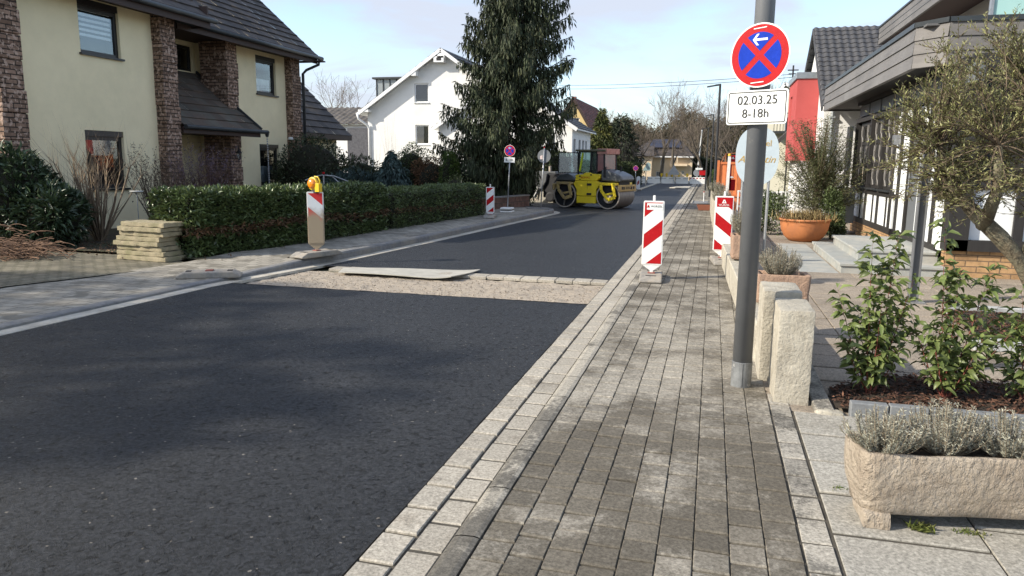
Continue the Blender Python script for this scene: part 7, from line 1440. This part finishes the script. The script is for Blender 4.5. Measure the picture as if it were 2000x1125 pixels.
# far wood as one mass
NW = 70; S = []; rn = random.Random(4)
for i in range(230):
    px = rn.uniform(1130, 1570); y = rn.uniform(86, 125); top = rn.uniform(222, 262) + (12 if px < 1230 else 0) - (14 if px > 1340 else 0); p = AY(px, top, y); h = p[2]; a = Vector((p[0], y, 0)); d = Vector((rn.gauss(0, .08), rn.gauss(0, .08), 1)); grow(S, a, d, h * .42, .09, 2, rn, .55, 3, .12, .62, .18, None, 3)
o = segmesh('woods', S, mat('woods_brown', (.14, .115, .085), (.085, .07, .05), rough=1, scale=.15, tint=.4), None, 3); tag(o, 'brown leafless wood filling the horizon beyond the villa', 'woods', kind='stuff'); print('woods', len(S))
n = 42000; px = NR.uniform(1110, 1600, n); y = NR.uniform(90, 135, n); tops = 258 - 22 * np.sin(px / 37.) ** 2 - 16 * (px > 1330) + NR.normal(size=n) * 7; f = NR.random(n) ** .8
PP = []
for i in range(n): r_ = ray(px[i], tops[i] + (330 - tops[i]) * (1 - f[i])); tt_ = y[i] / r_[1]; PP.append((r_[0] * tt_, y[i], max(.1, r_[2] * tt_ + H)))
o = leaves('undergrowth', PP, NR.normal(size=(n, 3)) + [0, 0, .6], NR.uniform(.3, .9, n), NR.uniform(.05, .16, n), mat('wood_foliage', (.085, .075, .045), (.045, .05, .025), rough=1, scale=.12, tint=.5, lo=.42, hi=.6, c3=(.12, .085, .055), s3=.25), None); tag(o, 'brown and dark green thicket at the back of the far wood', 'undergrowth', kind='stuff')
q = AY(1360, 330, 78); bush('evergreen_bush', 'dark green bush right of the cream villa', 'bush', (q[0] + .3, 79, 0), 1.5, 1, 2.3, 3500, MATS['pine_needle'], .3, .4, seed=41, group=None)
q = AY(1372, 350, 42); bush('ivy_bush', 'narrow bright green bush beside the third street lamp', 'bush', (q[0] + .55, 42, .0), .22, .5, 1.35, 1500, mat('fresh_green', (.12, .17, .04), (.07, .11, .03), rough=.7, tint=.4), .1, .5, seed=43)

# ================================================================ right side shrubs
M_OLB = mat('olive_bush_leaf', (.18, .19, .09), (.11, .125, .055), rough=.5, scale=2, tint=.5, trans=.2, c3=(.24, .2, .1), s3=2.2, lo3=.6, hi3=.75)
q = G(1582, 452); t = thing('olive_shrub', 'airy olive shrub behind the terracotta bowl, before the red bay', 'shrub', (2.35, 18.6, .01)); C0 = Vector((2.35, 18.6, .01)); S = []; P = []; D = []; rn = random.Random(9)
b = MB(); b.tube([C0, C0 + Vector((.02, 0, .5)), C0 + Vector((-.05, 0, 1.0))], [.06, .05, .035], 8); b.build('trunk', MATS['olive_bark'], t)
for i in range(230):
    a = rn.uniform(0, 6.28); e = C0 + Vector((math.cos(a) * rn.uniform(.1, 1.05) + .0, math.sin(a) * rn.uniform(.1, .8), rn.uniform(.65, 2.65))); 
    if e.z > 2.1: e.x = C0.x + (e.x - C0.x) * .7
    if rn.random() < .12: e.x += .55; e.z = min(e.z, 1.7)
    s = C0 + Vector((0, 0, min(1.0, e.z * .45))); md = (s + e) / 2 + Vector((0, 0, .1)); pv = s
    for k in range(1, 8):
        u = k / 7; p = s * (1 - u) ** 2 + md * 2 * u * (1 - u) + e * u * u; S.append((*pv, *p, .006, .005)); pv = p
        if u > .3:
            for z_ in range(20): P.append(tuple(p + Vector((rn.gauss(0, .05), rn.gauss(0, .05), rn.gauss(0, .05))))); a2 = rn.uniform(0, 6.28); D.append((math.cos(a2), math.sin(a2), rn.uniform(-.1, 1)))
segmesh('branches', S, M_TWIG, t, 3); n = len(P); leaves('crown', P, D, NR.uniform(.035, .065, n), .015, M_OLB, t)
for (px, py, yy, rx, h, lb, sd) in ((1512, 455, 18.2, .42, .95, 'dark green shrub left of the terracotta bowl', 51), (1486, 440, 19.2, .3, 1.0, 'light green shrub right behind the thick grey pole', 52), (1625, 440, 18.2, .3, 1.15, 'sparse dark shrub between the olive shrub and the display board', 53), (1636, 460, 17.4, .2, .6, 'small pale green shrub at the foot of the display board', 54)):
    q = AY(px, 400, yy); bush('garden_shrub', lb, 'bush', (q[0], yy, .01), rx, rx, h, 1700, mat('shrub_leaf_%d' % (sd % 2), (.07, .1, .035), (.1, .13, .045) if sd % 2 else (.04, .06, .025), rough=.55, scale=3, tint=.45), .07, .4, core=False, fill=.4, seed=sd)
# unseen tall evergreens left of and behind the camera whose shade falls across the road
def shade_tree(label, x, y, h, r): return conifer_small('evergreen_tree', label, (x, y, .05), h, r, 9000, M_SHRD, .2, .55, power=.35)
shade_tree('tall evergreen in the garden left of the camera, shading the road', -22.9, -6.7, 14.6, 3.4)
shade_tree('second tall evergreen in the left garden', -25.5, -4.4, 14.8, 3.6)
shade_tree('third evergreen in the left garden', -23.0, -2.3, 11.0, 2.4)
# distant neighbour house facades on the off-frame left that the windows mirror are left out
# ================================================================ uniform scale to real sizes
SC = 1.12
bpy.context.view_layer.update()
for o in list(COL.objects):
    if o.parent is None:
        o.location = o.location * SC
        if o.type not in ('CAMERA', 'LIGHT'): o.scale = (o.scale[0] * SC, o.scale[1] * SC, o.scale[2] * SC)
